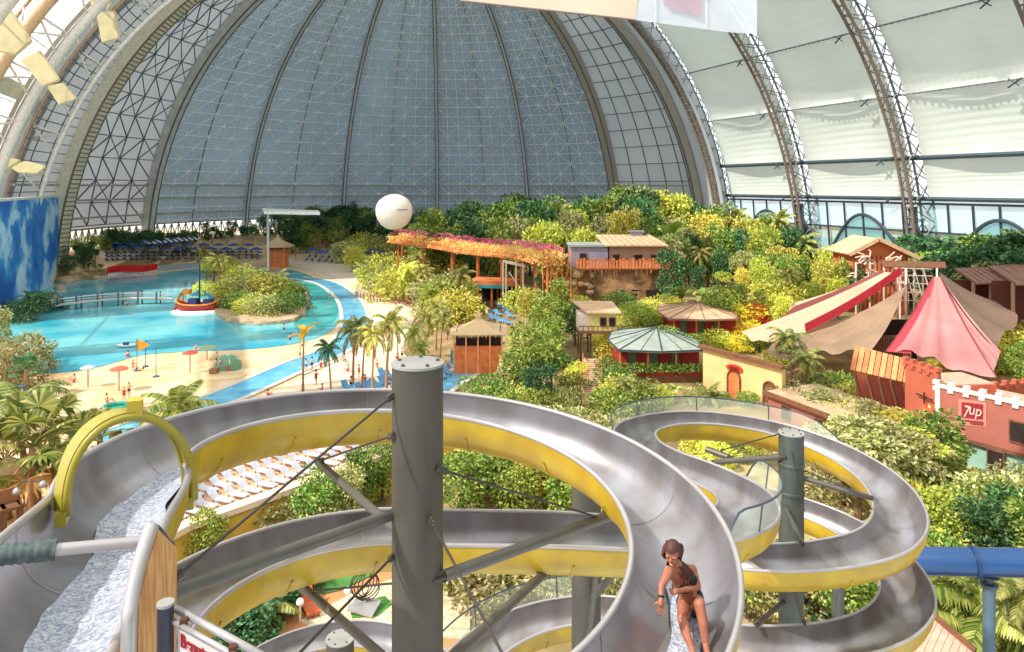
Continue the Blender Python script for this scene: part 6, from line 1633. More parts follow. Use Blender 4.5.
# hair: cap and long locks
mb = MB(); t = MB().ball((0, 0, 0), (.086, .104, .108), 20, 14)
keep = [v for v in t.v]; fs = [f for f in t.f if not (sum(t.v[i][1] for i in f)/len(f) > .035 and sum(t.v[i][2] for i in f)/len(f) < .055)]
fs = [f for f in fs if sum(t.v[i][2] for i in f)/len(f) > -.085]
mb.add([hp_(v[0], v[1]-.014, v[2]+.020) for v in keep], fs)
rn = random.Random(5)
def lock(a, b, c, d, r): mb.tube(catmull([a, b, c, d], 4), [r*.9, r, r*1.05, r*1.05, r, r, r, r*.95, r*.9, r*.8, r*.7, r*.5, r*.2], 6)
for k in range(15):
    u = k/14; a = hp_(.075, .035-.10*u, .03+.02*math.sin(u*3)); b = hp_(.088, .03-.09*u, -.06)
    lock(a, b, RP(683+u*8, 570+rn.uniform(-1, 1), 7.17+u*.13), RP(683+u*9+rn.uniform(-1, 1), 581+rn.uniform(-3, 4), 7.17+u*.14), .014)
for k in range(7):
    u = k/6; a = hp_(-.074, .01-.08*u, .03); b = hp_(-.082, -.01-.07*u, -.06)
    lock(a, b, RP(667.5+u*2, 563+rn.uniform(-1, 1), 7.2+u*.1), RP(669+u*2+rn.uniform(-.7, .7), 567+rn.uniform(-1, 1), 7.24+u*.08), .009)
for k in range(9):
    u = k/8; a = hp_(.07-.14*u, -.085, .04); lock(a, hp_(.07-.14*u, -.105, -.05), RP(686-u*8, 572, 7.33), RP(686-u*8, 582, 7.36), .016)
mb.build('hair', M_hair, girl, True)
mb = MB()
for s_ in (-1, 1):
    t = MB().ball((0, 0, 0), (.014, .006, .0055), 10, 6); mb.add([hp_(s_*.032+v[0], .079+v[1], .004+v[2]) for v in t.v], t.f)
mb.build('eye', pm('dark_eye', (30, 20, 18), .3), girl, True)
t = MB().ball((0, 0, 0), (.026, .006, .0085), 12, 6); mb = MB(); mb.add([hp_(v[0], .0935+v[1]-abs(v[0])*.25, -.061+v[2]+abs(v[0])*.25) for v in t.v], t.f); mo = mb.build('mouth', pm('lips', (150, 60, 56), .4), girl, True)
t = MB().ball((0, 0, 0), (.019, .005, .0045), 12, 6); mb = MB(); mb.add([hp_(v[0], .0965+v[1]-abs(v[0])*.25, -.0595+v[2]+abs(v[0])*.25) for v in t.v], t.f); mb.build('teeth', pm('teeth', (240, 236, 228), .3), mo, True)
mb = MB(); w_ = J['wrl']; d = (J['wrl']-J['ell']).normalized(); mb.tube([w_-d*.03, w_-d*.012], .033, 14); mb.build('wristband', M_bik, girl, True)
# splash around her
# small figures
def small(name, pose, skinm, suitm, hairm, seed):
    z = {'stand': dict(p=(0, 0, .92), k=((-.1, -.03, .5), (.1, .05, .5)), a=((-.1, .02, .06), (.12, .12, .06)), c=(0, 0, 1.28), n=(0, 0, 1.47), e=((-.27, .02, 1.12), (.27, .02, 1.12)), w=((-.28, -.12, .9), (.3, -.08, .88))),
         'sit': dict(p=(0, 0, .14), k=((-.14, -.42, .42), (.14, -.42, .42)), a=((-.13, -.72, .06), (.13, -.74, .06)), c=(0, .05, .52), n=(0, .03, .72), e=((-.28, -.08, .40), (.28, -.08, .40)), w=((-.18, -.34, .40), (.18, -.34, .40))),
         'lie': dict(p=(0, 0, .14), k=((-.1, -.45, .14), (.1, -.42, .30)), a=((-.1, -.88, .08), (.12, -.80, .08)), c=(0, .38, .2), n=(0, .58, .26), e=((-.28, .3, .12), (.28, .3, .12)), w=((-.25, .05, .1), (.25, .05, .1)))}[pose]
    V = Vector; c = V(z['c']); j = {'p': V(z['p']), 'b': V(z['p']).lerp(c, .5), 'c': c, 'n': V(z['n'])}
    hd = (j['n']-c).normalized(); j['h1'] = j['n']+hd*.08; j['h2'] = j['n']+hd*.22
    ed = [('p', 'b'), ('b', 'c'), ('c', 'n'), ('n', 'h1'), ('h1', 'h2')]; r = {'p': .135, 'b': .12, 'c': .15, 'n': .06, 'h1': .095, 'h2': .09}
    for s_, q in ((-1, 0), (1, 1)):
        k = str(q); j['s'+k] = c+V((s_*.18, 0, .02)) ; j['e'+k] = V(z['e'][q]); j['w'+k] = V(z['w'][q]); j['g'+k] = j['w'+k]+(j['w'+k]-j['e'+k]).normalized()*.12
        j['i'+k] = j['p']+V((s_*.09, 0, -.05 if pose == 'stand' else 0)); j['k'+k] = V(z['k'][q]); j['a'+k] = V(z['a'][q]); j['f'+k] = j['a'+k]+V((0, -.18, -.02 if pose == 'stand' else .03))
        ed += [('c', 's'+k), ('s'+k, 'e'+k), ('e'+k, 'w'+k), ('w'+k, 'g'+k), ('p', 'i'+k), ('i'+k, 'k'+k), ('k'+k, 'a'+k), ('a'+k, 'f'+k)]
        r.update({'s'+k: .065, 'e'+k: .045, 'w'+k: .033, 'g'+k: .035, 'i'+k: .105, 'k'+k: .068, 'a'+k: .045, 'f'+k: .04})
    me = skinfig(j, ed, r, None, .035, 1); me.materials.clear(); me.materials.append(skinm)
    t = thing(name, 'x', 'person'); o = bpy.data.objects.new('body', me); COL.objects.link(o); o.parent = t
    def g(nm_, test, mat, off=.012):
        sel = {}; vs = []; fs = []
        for p in me.polygons:
            if test(Vector(p.center)):
                f = []
                for i in p.vertices:
                    if i not in sel: sel[i] = len(vs); vs.append(tuple(me.vertices[i].co+me.vertices[i].normal*off))
                    f.append(sel[i])
                fs.append(tuple(f))
        if fs:
            m2 = bpy.data.meshes.new(nm_); m2.from_pydata(vs, [], fs); m2.materials.append(mat); q = bpy.data.objects.new(nm_, m2); COL.objects.link(q); q.parent = t
    ax = (c-j['p']).normalized()
    g('swimwear', lambda v: -.2 < (v-j['p']).dot(ax) < (.1 if seed % 2 else .42) and (v-j['p']-ax*(v-j['p']).dot(ax)).length < .24, suitm)
    g('hair', lambda v: (v-j['h1']).dot(hd) > .02 and (v-j['h1']).length < .3 and v.y > j['h1'].y-.05, hairm, .02)
    return Proto(t)
PE = [small('person', 'stand', M_skinl, pm('red_swimwear', (190, 40, 40), .7), M_hair, 0), small('person', 'stand', M_skinl, pm('navy_swim_shorts', (34, 50, 96), .7), M_bik, 1), small('person', 'sit', M_skinl, pm('pink_swimwear', (220, 90, 120), .7), M_hair, 2), small('person', 'lie', M_skinl, pm('dark_swimwear', (40, 40, 50), .7), M_bik, 3)]
PDESC = ['standing bather in a red swimsuit', 'standing bather in navy shorts', 'seated bather in a pink swimsuit', 'reclining bather in dark shorts']
PEOPLE = []
for px, py, k in ((74, 383, 2), (101, 417, 2), (133, 368, 2), (138, 371, 3), (129, 398, 1), (124, 401, 0), (107, 403, 2), (128, 358, 2), (196, 351, 2), (221, 372, 0), (217, 366, 1), (306, 372, 1), (312, 371, 1), (321, 373, 0), (284, 330, 1), (330, 305, 0), (363, 383, 1), (359, 378, 0), (365, 388, 0), (351, 391, 1), (377, 368, 2), (397, 366, 0), (402, 360, 1), (418, 344, 0), (389, 398, 1), (410, 352, 1), (447, 345, 0), (446, 372, 2), (302, 346, 3), (290, 340, 1), (137, 290, 1),
                 (396, 308, 0), (413, 311, 1), (373, 300, 1), (330, 296, 1), (360, 262, 0), (212, 262, 0), (178, 264, 1), (150, 268, 1), (231, 262, 1), (345, 362, 3), (300, 360, 1), (476, 373, 2), (157, 288, 0), (127, 306, 1), (519, 300, 1), (530, 296, 0), (505, 285, 1), (585, 372, 0), (340, 330, 3), (322, 392, 2), (316, 385, 0), (380, 336, 1), (386, 342, 0), (348, 372, 2), (268, 398, 2), (452, 361, 1), (440, 330, 0), (455, 318, 1)):
    g = G(px, py); inw = py < 345 and px < 345 and py > 278
    o = PE[k].put(g+Vector((0, 0, -.75 if inw and k < 2 else .05)), R.uniform(0, 6.28), R.uniform(.85, 1.05)); PEOPLE.append((o, k, px, py-6))
# ================= loungers, parasols, beach and pool toys
M_blueb = pm('blue_lounger_mesh', (52, 88, 150), .7, 0, .1); M_whf = pm('white_plastic_frame', (240, 238, 234), .5, 0, .03); M_wood = pm('teak_brown', (150, 100, 64), .7)
def mk_lounger(name, cat, seatm, framem, label, grp):
    t = thing(name, label, cat, group=grp)
    mb = MB(); mb.box((0, -.35, .32), (.6, 1.3, .05)); mb.build('seat', seatm, t, world=False)
    mb = MB(); mb.bar((0, .28, .33), (0, .82, .75), .6, .05); mb.build('backrest', seatm, t, world=False)
    for x in (-.26, .26):
        for y in (-.85, .3): MB().box((x, y, .15), (.05, .05, .3)).build('leg', framem, t, world=False)
    return Proto(t)
LB = mk_lounger('beach_lounger', 'sun lounger', M_blueb, M_whf, 'blue sun lounger in the rows on the far shore', 'blue sun loungers on the far shore')
LW = mk_lounger('folding_lounger', 'sun lounger', pm('greyish_white_sling', (196, 194, 204), .7), M_dark, 'white folding sun lounger in the rows on the yellow-walled terrace', 'white sun loungers on the terrace')
LP = mk_lounger('plaza_lounger', 'sun lounger', pm('light_blue_lounger', (96, 156, 206), .7), M_whf, 'light blue sun lounger on the plaza side of the channel', 'light blue sun loungers on the plaza')
rn = random.Random(12)
for r_ in range(3):
    for i in range(26):
        px = 108+i*6.0+rn.uniform(-.8, .8); py = 262-r_*3.2-i*.08
        g = G(px, py); LB.put(g+Vector((0, 0, .08)), rn.uniform(-.15, .15)+PI, 1.35, 'blue sun lounger in the rows on the far shore', 'blue sun loungers on the far shore')
for i in range(26):
    px = 306+i*3.2; py = 262+ (px-306)*.05-(i % 2)*4; g = G(px, py); LB.put(g+Vector((0, 0, .08)), rn.uniform(-.4, .4), 1.3, 'blue sun lounger among the golden palms behind the plaza', 'blue sun loungers among the palms')
d_ = (tw[3]-tw[1]); d_.z = 0; Ld = d_.length; d_.normalize(); nn_ = Vector((-d_.y, d_.x, 0))
for r_ in range(4):
    for i in range(22):
        q = tw[1]+d_*(-2+i*1.02+rn.uniform(-.06, .06))+nn_*(1.9+r_*2.3); 
        LW.put(Vector((q.x, q.y, TZ+.07)), math.atan2(d_.y, d_.x)+.35+rn.uniform(-.05, .05), 1.0, 'white folding sun lounger in the rows on the yellow-walled terrace', 'white sun loungers on the terrace')
for px, py in ((352, 396), (360, 393), (368, 391), (376, 388), (384, 386), (372, 396), (381, 394), (388, 391), (390, 380), (383, 378), (346, 391), (389, 398), (345, 400), (447, 375), (441, 379), (455, 371), (438, 384), (484, 296), (490, 299), (487, 304), (494, 306), (500, 309), (491, 313), (498, 316), (504, 304), (482, 290), (506, 312), (510, 318), (500, 323), (492, 320), (508, 325)):
    g = G(px, py); LP.put(g+Vector((0, 0, .06)), rn.uniform(.3, 1.0), 1.25, 'light blue sun lounger on the plaza side of the channel', 'light blue sun loungers on the plaza')
t = thing('parasol', 'blue parasol over the far shore loungers', 'parasol', group='blue parasols on the far shore')
MB().tube([(0, 0, 0), (0, 0, 2.6)], .04, 6).build('pole', M_whf, t, world=False); MB().lathe([(1.7, 2.2), (1.0, 2.5), (.05, 2.85)], (0, 0, 0), 8).build('canopy', M_blueb, t, world=False); PB = Proto(t)
for i in range(20): 
    px = 112+i*7.6; PB.put(G(px, 254+(i % 2)*4), 0, 1.3, 'blue parasol over the far shore loungers', 'blue parasols on the far shore')
for i in range(8): PB.put(G(312+i*10, 259+(i % 2)*3), 0, 1.3, 'blue parasol among the palms behind the plaza', 'blue parasols behind the plaza')
# shop front awning behind the far shore
s = Site(G(116, 253), G(200, 249.5)); s.z = min(s.a.z, s.b.z)-.2
t = thing('striped_kiosk', 'long far kiosk with a blue and white striped awning', 'kiosk', tuple(s.p(s.L/2, 3, 0)))
mb = MB(); s.box(mb, 0, s.L, 3, 6, 0, 4); mb.build('kiosk_wall', pm('yellow_kiosk_wall', (206, 180, 110), .8), t)
a_m = MB(); b_m = MB()
for k in range(30):
    mb = a_m if k % 2 else b_m; u0, u1 = s.L*k/30, s.L*(k+1)/30; mb.slab([s.p(u0, .5, 3.4), s.p(u1, .5, 3.4), s.p(u1, 3, 4.6), s.p(u0, 3, 4.6)], .1)
aw = a_m.build('awning', M_whf, t); b_m.build('awning_stripe', M_blueb, aw)
mb = MB(); s.box(mb, .5, s.L-.5, 2.7, 3.0, 0, 1.4); mb.build('counter', M_blueb, t)
# pool footbridge
t = thing('footbridge', 'low white footbridge with slim posts crossing the lagoon', 'bridge', tuple(GZ(110, 306, 0)))
pts = catmull([GZ(40, 313, 0), GZ(60, 311, 0), GZ(100, 307, 0), GZ(140, 304.5, 0), GZ(172, 304, 0)], 6)
mb = MB(); rl = MB(); ps = MB()
for i, (a, b) in enumerate(zip(pts, pts[1:])):
    z = .9+.5*math.sin(PI*i/len(pts)); z2 = .9+.5*math.sin(PI*(i+1)/len(pts)); mb.bar(a+Vector((0, 0, z)), b+Vector((0, 0, z2)), 1.6, .25)
    for o_ in (-.75, .75):
        rl.bar(a+Vector((0, o_, z+1.1)), b+Vector((0, o_, z2+1.1)), .09, .09); rl.bar(a+Vector((0, o_, z+.6)), b+Vector((0, o_, z2+.6)), .05, .05)
    if i % 3 == 0:
        for o_ in (-.8, .8): ps.bar(a+Vector((0, o_, -.2)), a+Vector((0, o_, z+1.5)), .22, .22, (0, 1, 0))
mb.build('deck', M_tile, t); rl.build('railing', M_whf, t); ps.build('post', M_lined, t)
# pirate play boat
t = thing('play_boat', 'red and white pirate play boat with a dark mast in the lagoon', 'play boat', tuple(GZ(198, 313, 0)))
c = GZ(198, 312, 0); ax = Vector((1, .12, 0)).normalized(); ay = Vector((-ax.y, ax.x, 0))
def bt_(u, v, z): return c+ax*u+ay*v+Vector((0, 0, z))
rows = []
for z, sx, sy in ((.05, 3.0, 1.2), (.8, 3.8, 1.7), (1.6, 4.1, 1.9)):
    rows.append([bt_(sx*math.cos(a)*1.0, sy*math.sin(a)*(1 if abs(math.cos(a)) < .9 else .7), z+(.9*abs(math.cos(a))**4 if z > 1 else 0)) for a in [2*PI*k/24 for k in range(25)]])
hl = MB().grid(rows); hl.build('hull', pm('boat_red', (186, 44, 44), .5), t, True)
mb = MB().tube(rows[-1][:-1], .16, 5, closed=True); mb.build('gunwale', pm('boat_orange', (236, 150, 50), .5), t)
rows2 = [[bt_(5.0*math.cos(a)*s_, 2.6*math.sin(a)*s_, z) for a in [2*PI*k/24 for k in range(25)]] for z, s_ in ((.12, 1), (.45, .95), (.5, .7))]
MB().grid(rows2).build('float_ring', M_whf, t, True)
MB().prism([(bt_(x, y, 0).x, bt_(x, y, 0).y) for x, y in ((-3.4, -1.2), (3.4, -1.2), (3.6, 1.2), (-3.4, 1.2))], 1.2, 1.35).build('deck', M_wood, t)
MB().tube([bt_(.3, 0, .5), bt_(.3, 0, 9.2)], .16, 8).build('mast', pm('dark_navy_mast', (40, 44, 70), .5), t)
mb = MB(); mb.slab([bt_(-1.6, 0, 3.2), bt_(.2, 0, 4.4), bt_(.2, 0, 3.0)], .06); mb.slab([bt_(.5, 0, 4.2), bt_(3.0, .1, 3.0), bt_(2.4, 0, 2.2)], .06); mb.build('sail_flap', pm('blue_green_sail', (60, 140, 170), .6), t)
mb = MB(); mb.box(bt_(-.8, 0, 2.0), (1.6, 1.4, 1.3)); mb.box(bt_(1.9, 0, 1.9), (1.5, 1.3, 1.1)); mb.build('cabin', pm('boat_navy', (54, 62, 120), .5), t)
t2 = thing('play_slide', 'small orange water play slide beside the pirate boat', 'play slide', tuple(GZ(182, 308, 0)))
q = [GZ(183, 309, 0)+Vector((0, 0, 3.2)), GZ(180, 310, 0)+Vector((0, 0, 2.6)), GZ(176, 312, 0)+Vector((0, 0, .7)), GZ(173, 313, 0)+Vector((0, 0, .2))]
MB().grid([[p+Vector((0, -.6, .3)), p+Vector((0, -.4, 0)), p+Vector((0, .4, 0)), p+Vector((0, .6, .3))] for p in catmull(q, 4)]).build('chute', pm('boat_orange', (236, 150, 50)), t2, True)
mb = MB(); mb.tube([q[0], (q[0].x, q[0].y, 0)], .2, 6); mb.box(q[0]+Vector((.8, 0, .2)), (1.4, 1.2, .9)); mb.build('tower', pm('boat_orange', (236, 150, 50)), t2)
# red posts at the wading pool
t = thing('poolside_chair', 'red seat in the row along the pale wading pool', 'seat', group='red seats along the wading pool')
MB().box((0, 0, .5), (.55, .9, .12)).build('seat', pm('signal_red', (214, 40, 44), .5), t, world=False); MB().box((0, .42, 1.1), (.55, .12, 1.2)).build('backrest', MAT['signal_red'], t, world=False)
for x in (-.22, .22): MB().box((x, 0, .22), (.1, .8, .45)).build('leg', M_whf, t, world=False)
RS = Proto(t)
for i in range(17): px = 108+i*2.95; RS.put(GZ(px, 276-3.6*(i/16)-.8*math.sin(i*.4), 0)+Vector((0, 0, .1)), .1, 1.35, 'red seat in the row along the pale wading pool', 'red seats along the wading pool')
# mushroom shades, flags, tent, boxes
def mushroom(px, py, h, r_, mat, label):
    g = GZ(px, py, 0); t = thing('disc_parasol', label, 'parasol', tuple(g)); MB().tube([(0, 0, 0), (0, 0, h)], .07, 6).build('pole', M_castled, t, world=False)
    MB().lathe([(r_, h-.05), (r_, h+.05), (r_*.6, h+.22), (.05, h+.35)], (0, 0, 0), 16).build('disc', mat, t, True, world=False, angle=40)
mushroom(88, 387, 2.3, .85, pm('pale_blue_disc', (170, 186, 226), .6), 'pale blue disc parasol on the near beach'); mushroom(119, 391, 2.6, 1.0, pm('coral_disc', (226, 96, 76), .6), 'coral red disc parasol beside the pale blue one'); mushroom(190, 373, 2.6, .95, MAT['coral_disc'], 'coral red disc parasol closest to the beach tent'); mushroom(207, 360, 1.7, 1.3, pm('pale_green_cloth', (150, 176, 140), .8), 'low pale green shade beside the beach tent')
def flagp(px, py, h, mat, label, fw=1.2, shape=1):
    g = GZ(px, py, 0); t = thing('beach_flag', label, 'flag', tuple(g)); MB().tube([(0, 0, 0), (0, 0, h)], .05, 6).build('pole', M_post, t, world=False); MB().lathe([(.4, 0), (.4, .15), (.1, .25)], (0, 0, 0), 10).build('base', M_post, t, world=False)
    if mat: MB().slab([(0, 0, h), (0, 0, h-fw*1.3), (fw*1.3, .1, h-fw*.62)] if shape else [(0, 0, h), (0, 0, h-1), (1.5, 0, h-1), (1.5, 0, h)], .03).build('flag_cloth', mat, t, world=False)
M_of = pm('orange_flag', (244, 150, 40), .7)
flagp(137, 371, 4.2, M_of, 'orange pennant flag at the water edge', 1.3); flagp(145.5, 367, 3.6, pm('turquoise_flag', (50, 160, 200), .7), 'turquoise pennant just behind the orange one', 1.1); flagp(156, 377, 3.6, None, 'bare thin pole on the beach right of the flags')
g = GZ(228, 369, 0); t = thing('beach_tent', 'round green beach tent', 'tent', tuple(g))
MB().lathe([(1.75, 0), (1.7, .7), (1.35, 1.35), (.75, 1.75), (.05, 1.9)], (0, 0, 0), 14).build('dome_cloth', pm('sage_tent_cloth', (110, 150, 120), .8), t, True, world=False, angle=30)
mb = MB()
for k in range(6): a = k*PI/3; mb.tube([(1.77*math.cos(a), 1.77*math.sin(a), 0), (1.37*math.cos(a), 1.37*math.sin(a), 1.37), (0, 0, 1.93)], .05, 4)
mb.build('tent_pole', M_whf, t, world=False)
for px, py, lb in ((214, 374.5, 'brown crate left of the pair on the small sand deck'), (227.5, 371.5, 'brown crate nearer the beach tent on the small sand deck')):
    g = GZ(px, py, 0); t = thing('wooden_crate', lb, 'crate', tuple(g)); MB().box((0, 0, .45), (.9, .8, .7)).build('crate_box', M_wood, t, world=False); mb = MB()
    for z in (.15, .45, .75): mb.box((0, -.42, z), (.94, .05, .1))
    mb.build('slat', M_tan, t, world=False)
g = GZ(222, 376, 0); t = thing('sand_deck', 'round low sand deck under the two crates', 'deck', tuple(g)); MB().lathe([(2.5, 0), (2.5, .1), (2.3, .14)], (0, 0, 0), 24, 1.2, .8).build('deck_slab', M_sand, t, world=False)
g = GZ(126, 347, .1); t = thing('white_pedal_boat', 'little white boat floating near the orange flag', 'boat', tuple(g))
MB().lathe([(.2, 0), (.8, .1), (1.0, .4), (.9, .42), (.6, .25)], (0, 0, 0), 16, 1.5, .7).build('hull', M_whf, t, True, world=False); MB().box((0, 0, .5), (.7, .5, .4)).build('seat', M_blueb, t, world=False)
g = GZ(116, 409, 0); t = thing('teal_ring', 'teal round inflatable paddling ring on the near beach', 'paddling pool', tuple(g)); MB().tube([(1.2*math.cos(2*PI*k/20), 1.2*math.sin(2*PI*k/20), .25) for k in range(20)], .25, 8, closed=True).build('ring', pm('teal_vinyl', (60, 176, 150), .4), t, True, world=False); MB().lathe([(1.1, .06), (1.1, .12)], (0, 0, 0), 16).build('floor', MAT['teal_vinyl'], t, world=False)
g = GZ(20, 402, 0); t = thing('wicker_beach_chair', 'dark hooded beach chair among the foliage at the left edge', 'beach chair', tuple(g)); MB().box((0, 0, .4), (1.1, .8, .6)).build('seat', M_lined, t, world=False); MB().box((0, .4, 1.1), (1.1, .15, 1.5)).build('backrest', M_post, t, world=False); MB().box((0, .1, 1.8), (1.2, .8, .12)).build('hood', M_lined, t, world=False)
# picnic fence on the plaza
t = thing('rope_fence', 'low pale post fence on the plaza right of the lagoon', 'fence', tuple(GZ(365, 305, 0)))
a_ = catmull([GZ(356, 298, 0), GZ(374, 302, 0), GZ(392, 302, 0), GZ(412, 308, 0)], 6); mb = MB(); rp = MB()
for i, q in enumerate(a_):
    mb.tube([q, q+Vector((0, 0, 1.5))], .14, 6)
    if i: rp.bar(a_[i-1]+Vector((0, 0, 1.2)), q+Vector((0, 0, 1.2)), .08, .08)
mb.build('post', M_castled, t); rp.build('rope', M_tan, t)
# rocks beside the blue wall
rk = []
for i, (px, py, r_) in enumerate(((66, 283, 1.6), (74, 281, 1.3), (82, 278, 1.5), (90, 274, 1.7), (98, 270, 1.5), (104, 266, 1.6), (96, 279, 1.0), (60, 290, 1.2), (110, 262, 1.3), (100, 245, 2.4), (108, 243, 2.4), (52, 300, 1.2), (230, 322, .9), (245, 324, .9), (260, 325, .9), (276, 324, .9), (290, 322, .9), (300, 316, 1.0), (306, 308, 1.0), (220, 312, .8), (305, 300, .9))):
    g = GZ(px, py, 0); t = MB().ball((0, 0, r_*.3), (r_*1.3, r_, r_*.75), 9, 6, .18, i).build('boulder', M_rock, None, True); t.location = g
    tag(t, 'x', 'boulder'); rk.append((t, 'b', px, py))
# islet base
q = [GZ(x, y, 0) for x, y in ((214, 312), (222, 320), (245, 325), (275, 325), (298, 320), (308, 305), (304, 290), (280, 280), (240, 276), (212, 280), (205, 292))]
q = catmull(q+[q[0]], 3)[:-1]; o = MB().prism([(p.x, p.y) for p in q], 0, .7).build('floor_islet', M_rock); o['kind'] = 'structure'; o['label'] = 'rocky base of the lagoon islet'
# mini golf things
g = GZ(368, 607, 0); t = thing('golf_loop', 'round spiral wire obstacle on the mini golf', 'golf obstacle', tuple(g)); cz = P(365, 586, g.y-.3)
for k in range(5):
    a = k*.35; ra = .82-.05*k; pts = [cz+Vector((ra*math.cos(b)*math.cos(a), ra*math.cos(b)*math.sin(a)+.1*k, ra*math.sin(b))) for b in [2*PI*i/26 for i in range(26)]]
    MB().tube(pts, .035, 5, closed=True).build('wire_hoop', M_rod, t, True)
mb = MB(); mb.slab([cz+Vector((-.9, -.6, -.95)), cz+Vector((.6, -1.0, -1.1)), cz+Vector((.9, .2, -.9)), cz+Vector((-.5, .4, -.8))], .12); mb.tube([cz-Vector((0, 0, .8)), (cz.x, cz.y, 0)], .1, 6); mb.build('ramp', M_rim, t)
for px, py, lb in ((297, 600, 'white globe lamp left of the orange chair, by the dark hedge'), (348, 610, 'white globe lamp beside the cobbled strip'), (300, 622, 'white globe lamp nearest the lowest slide arc')):
    g = GZ(px, py, 0); t = thing('globe_lamp', lb, 'lamp', tuple(g)); MB().tube([(0, 0, 0), (0, 0, .9)], .06, 8).build('pole', M_whf, t, world=False); MB().ball((0, 0, 1.1), .22, 12, 8).build('globe', M_whf, t, True, world=False)
M_och = pm('rust_orange_cushion', (200, 96, 54), .8)
g = GZ(309, 612, 0); t = thing('orange_chair', 'rust orange lounge chair beside the dark hedge', 'chair', tuple(g), .6)
MB().bar((0, -.9, .35), (0, .1, .4), .75, .16).build('seat', M_och, t, world=False); MB().bar((0, .1, .4), (0, .75, 1.15), .75, .16).build('backrest', M_och, t, world=False)
for x in (-.3, .3):
    for y in (-.8, .2): MB().box((x, y, .17), (.06, .06, .34)).build('leg', M_brown, t, world=False)
g = GZ(227, 640, 0); t = thing('red_planter', 'bright red plant pot below the slide, left of the middle', 'planter', tuple(g)); MB().lathe([(.42, 0), (.58, 1.0), (.64, 1.0), (.64, 1.12), (.52, 1.12), (.5, .95)], (0, 0, 0), 18).build('pot', pm('scarlet_pot', (220, 60, 40), .5), t, True, world=False, angle=40)
crown([(0, 0, 1.6, .8, .8, .6)], 500, .22, 66).build('foliage', L_dark, t, world=False)
g = GZ(268, 628, 0); o = PA['pl'].put(g, 0, .55); o['label'] = 'pale spiky agave by the terracotta path'; o['category'] = 'agave'
# tennis-like white cabins seen far, plank roof bottom right
t = thing('plank_roof', 'pink plank shed roof at the lower right below the spiral', 'roof', tuple(GZ(930, 652, 0)))
q = [P(921, 606, 31), P(975, 652, 29), P(955, 700, 27), P(880, 690, 28)]
for k in range(9):
    MB().slab([q[0].lerp(q[1], k/9), q[0].lerp(q[1], (k+.92)/9), q[3].lerp(q[2], (k+.92)/9), q[3].lerp(q[2], k/9)][::-1], .1).build('plank', pm('rosy_plank', (214, 160, 138), .8, 0, .1), t)
mb = MB(); mb.bar(q[0], q[1], .22, .3); mb.build('ridge', M_brown, t); mb = MB()
for a in q: mb.bar(a-Vector((0, 0, .2)), (a.x, a.y, 0), .2, .2, (0, 1, 0))
mb.build('post', M_brown, t)
# street lamp and wooden bench by the left palms
g = GZ(30, 545, 0); Yl = 46; a = P(31, 478, Yl); t = thing('garden_lamp', 'brown lamp post with two hanging lamps between the left palms', 'lamp', (a.x, Yl, 0))
MB().tube([(a.x, Yl, 0), a], .14, 8).build('pole', M_wood, t); 
for px, py in ((43, 484), (17, 491)):
    q = P(px, py, Yl); mb = MB().tube([P(31, 482, Yl), P((31+px)/2, 481, Yl), q+Vector((0, 0, .3))], .04, 5); l_ = mb.build('arm', M_dark, t); MB().lathe([(.3, 0), (.22, .25), (.05, .4)], q-Vector((0, 0, .15)), 12).build('lamp_shade', M_rim, l_, True)
s = Site(P(-30, 540, 44), P(22, 525, 46)); s.z = 0; s.z = 0
t = thing('log_bench', 'dark brown log bench at the left edge below the palms', 'bench', tuple(s.p(s.L/2, 0, 0)))
zt_ = zpx(512, 45); mb = MB(); s.box(mb, 0, s.L, 0, 1.2, zt_-.2, zt_); mb.build('seat', M_brown, t); mb = MB(); s.box(mb, 0, s.L, 1.1, 1.3, zt_, zt_+.9); mb.build('backrest', M_wood, t)
for k in range(4): mb = MB(); s.box(mb, s.L*k/3-.12, s.L*k/3+.12, .1, 1.1, 0, zt_); mb.build('leg', M_brown, t)
t = thing('thatched_parasol', 'thatched parasol among the palms at the left edge', 'parasol', tuple(GZ(8, 520, 0)))
MB().tube([(0, 0, 0), (0, 0, 4)], .12, 8).build('pole', M_wood, t, world=False); MB().lathe([(1.9, 3.1), (1.2, 3.8), (.1, 4.6)], (0, 0, 0), 18).build('thatch', M_thatch, t, True, world=False)
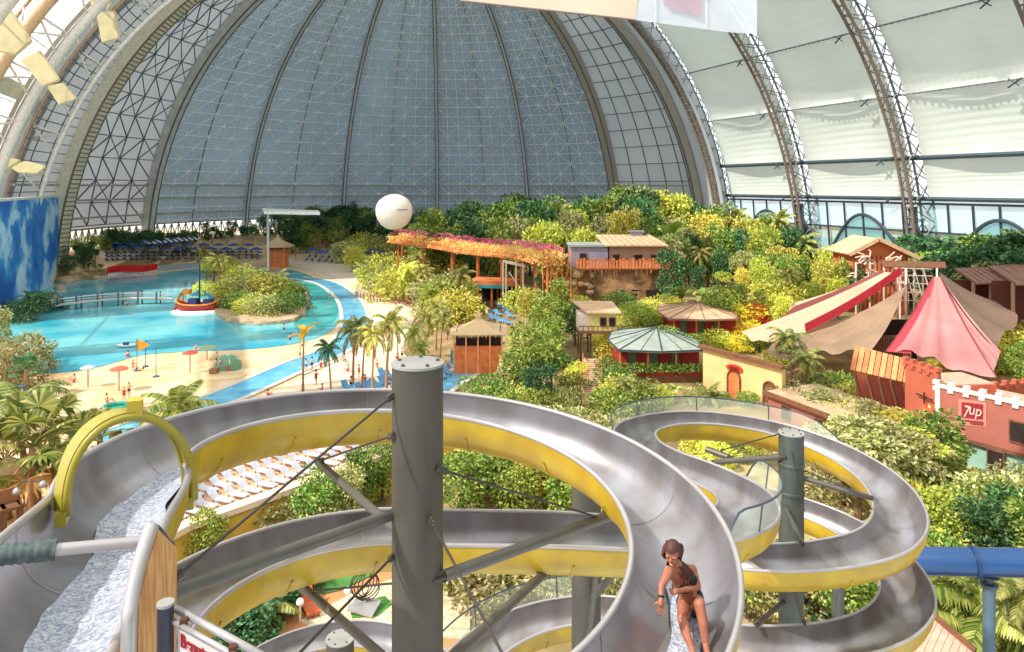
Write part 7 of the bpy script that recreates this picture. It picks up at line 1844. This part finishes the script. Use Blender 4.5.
# ================= camera and light
cam = bpy.data.cameras.new('camera'); co = bpy.data.objects.new('camera', cam); COL.objects.link(co)
co.location = (0, 0, CAMZ); co.rotation_euler = (PI/2, 0, 0); cam.sensor_width = 36; cam.lens = F*36/1024
cam.shift_y = -(326-HY)/1024; cam.clip_end = 2000; cam.clip_start = .05
sc = bpy.context.scene; sc.camera = co
sc.view_settings.view_transform = 'Standard'; sc.view_settings.look = 'None'; sc.view_settings.gamma = 1; sc.view_settings.exposure = EXPO
sc.view_settings.use_curve_mapping = False
sc.cycles.use_denoising = True; sc.cycles.max_bounces = 8; sc.cycles.transparent_max_bounces = 16; sc.cycles.sample_clamp_indirect = 8
w = bpy.data.worlds.new('sky'); sc.world = w; w.use_nodes = True
bg = w.node_tree.nodes['Background']; bg.inputs[0].default_value = (.90, .95, 1, 1); bg.inputs[1].default_value = SKY
su = bpy.data.lights.new('sun', 'SUN'); su.energy = SUN; su.angle = math.radians(.8); su.color = (1, .95, .86)
so = bpy.data.objects.new('sun', su); COL.objects.link(so)
so.rotation_euler = Vector((-.62, -.30, .72)).to_track_quat('Z', 'Y').to_euler()
# ================= labels of the plants: by look, then by the nearest landmark, then by rank
ORD = ['', 'second', 'third', 'fourth', 'fifth', 'sixth', 'seventh', 'eighth', 'ninth', 'tenth', 'eleventh', 'twelfth', 'thirteenth', 'fourteenth', 'fifteenth', 'sixteenth', 'seventeenth', 'eighteenth', 'nineteenth', 'twentieth']
def assign(items, desc_of):
    by = {}
    for it in items:
        o, key, px, py = it[:4]
        n = min(LAND, key=lambda l: (l[0]-px)**2+((l[1]-py)*1.3)**2)
        dx, dy = px-n[0], py-n[1]
        rel_ = ('right of' if dx > 0 else 'left of') if abs(dx) > abs(dy)*1.1 else ('in front of' if dy > 0 else 'behind')
        by.setdefault((desc_of(key), rel_, n[2]), []).append((px, o))
    for (d, r_, l_), v in by.items():
        v.sort(key=lambda q: q[0])
        for i, (px, o) in enumerate(v):
            if len(v) == 1: o['label'] = '%s %s %s' % (d, r_, l_)
            else:
                rk = 'leftmost' if i == 0 else (ORD[i]+'' if i < len(v)-1 else 'rightmost')
                o['label'] = '%s %s %s, %s there' % (d, r_, l_, rk)
assign([p for p in PLANTS if not p[5]], lambda k: DESC[k])
for p in PLANTS:
    if p[5]: p[0]['label'] = p[5]
assign(PEOPLE, lambda k: PDESC[k])
assign(rk, lambda k: 'rounded sandstone boulder')
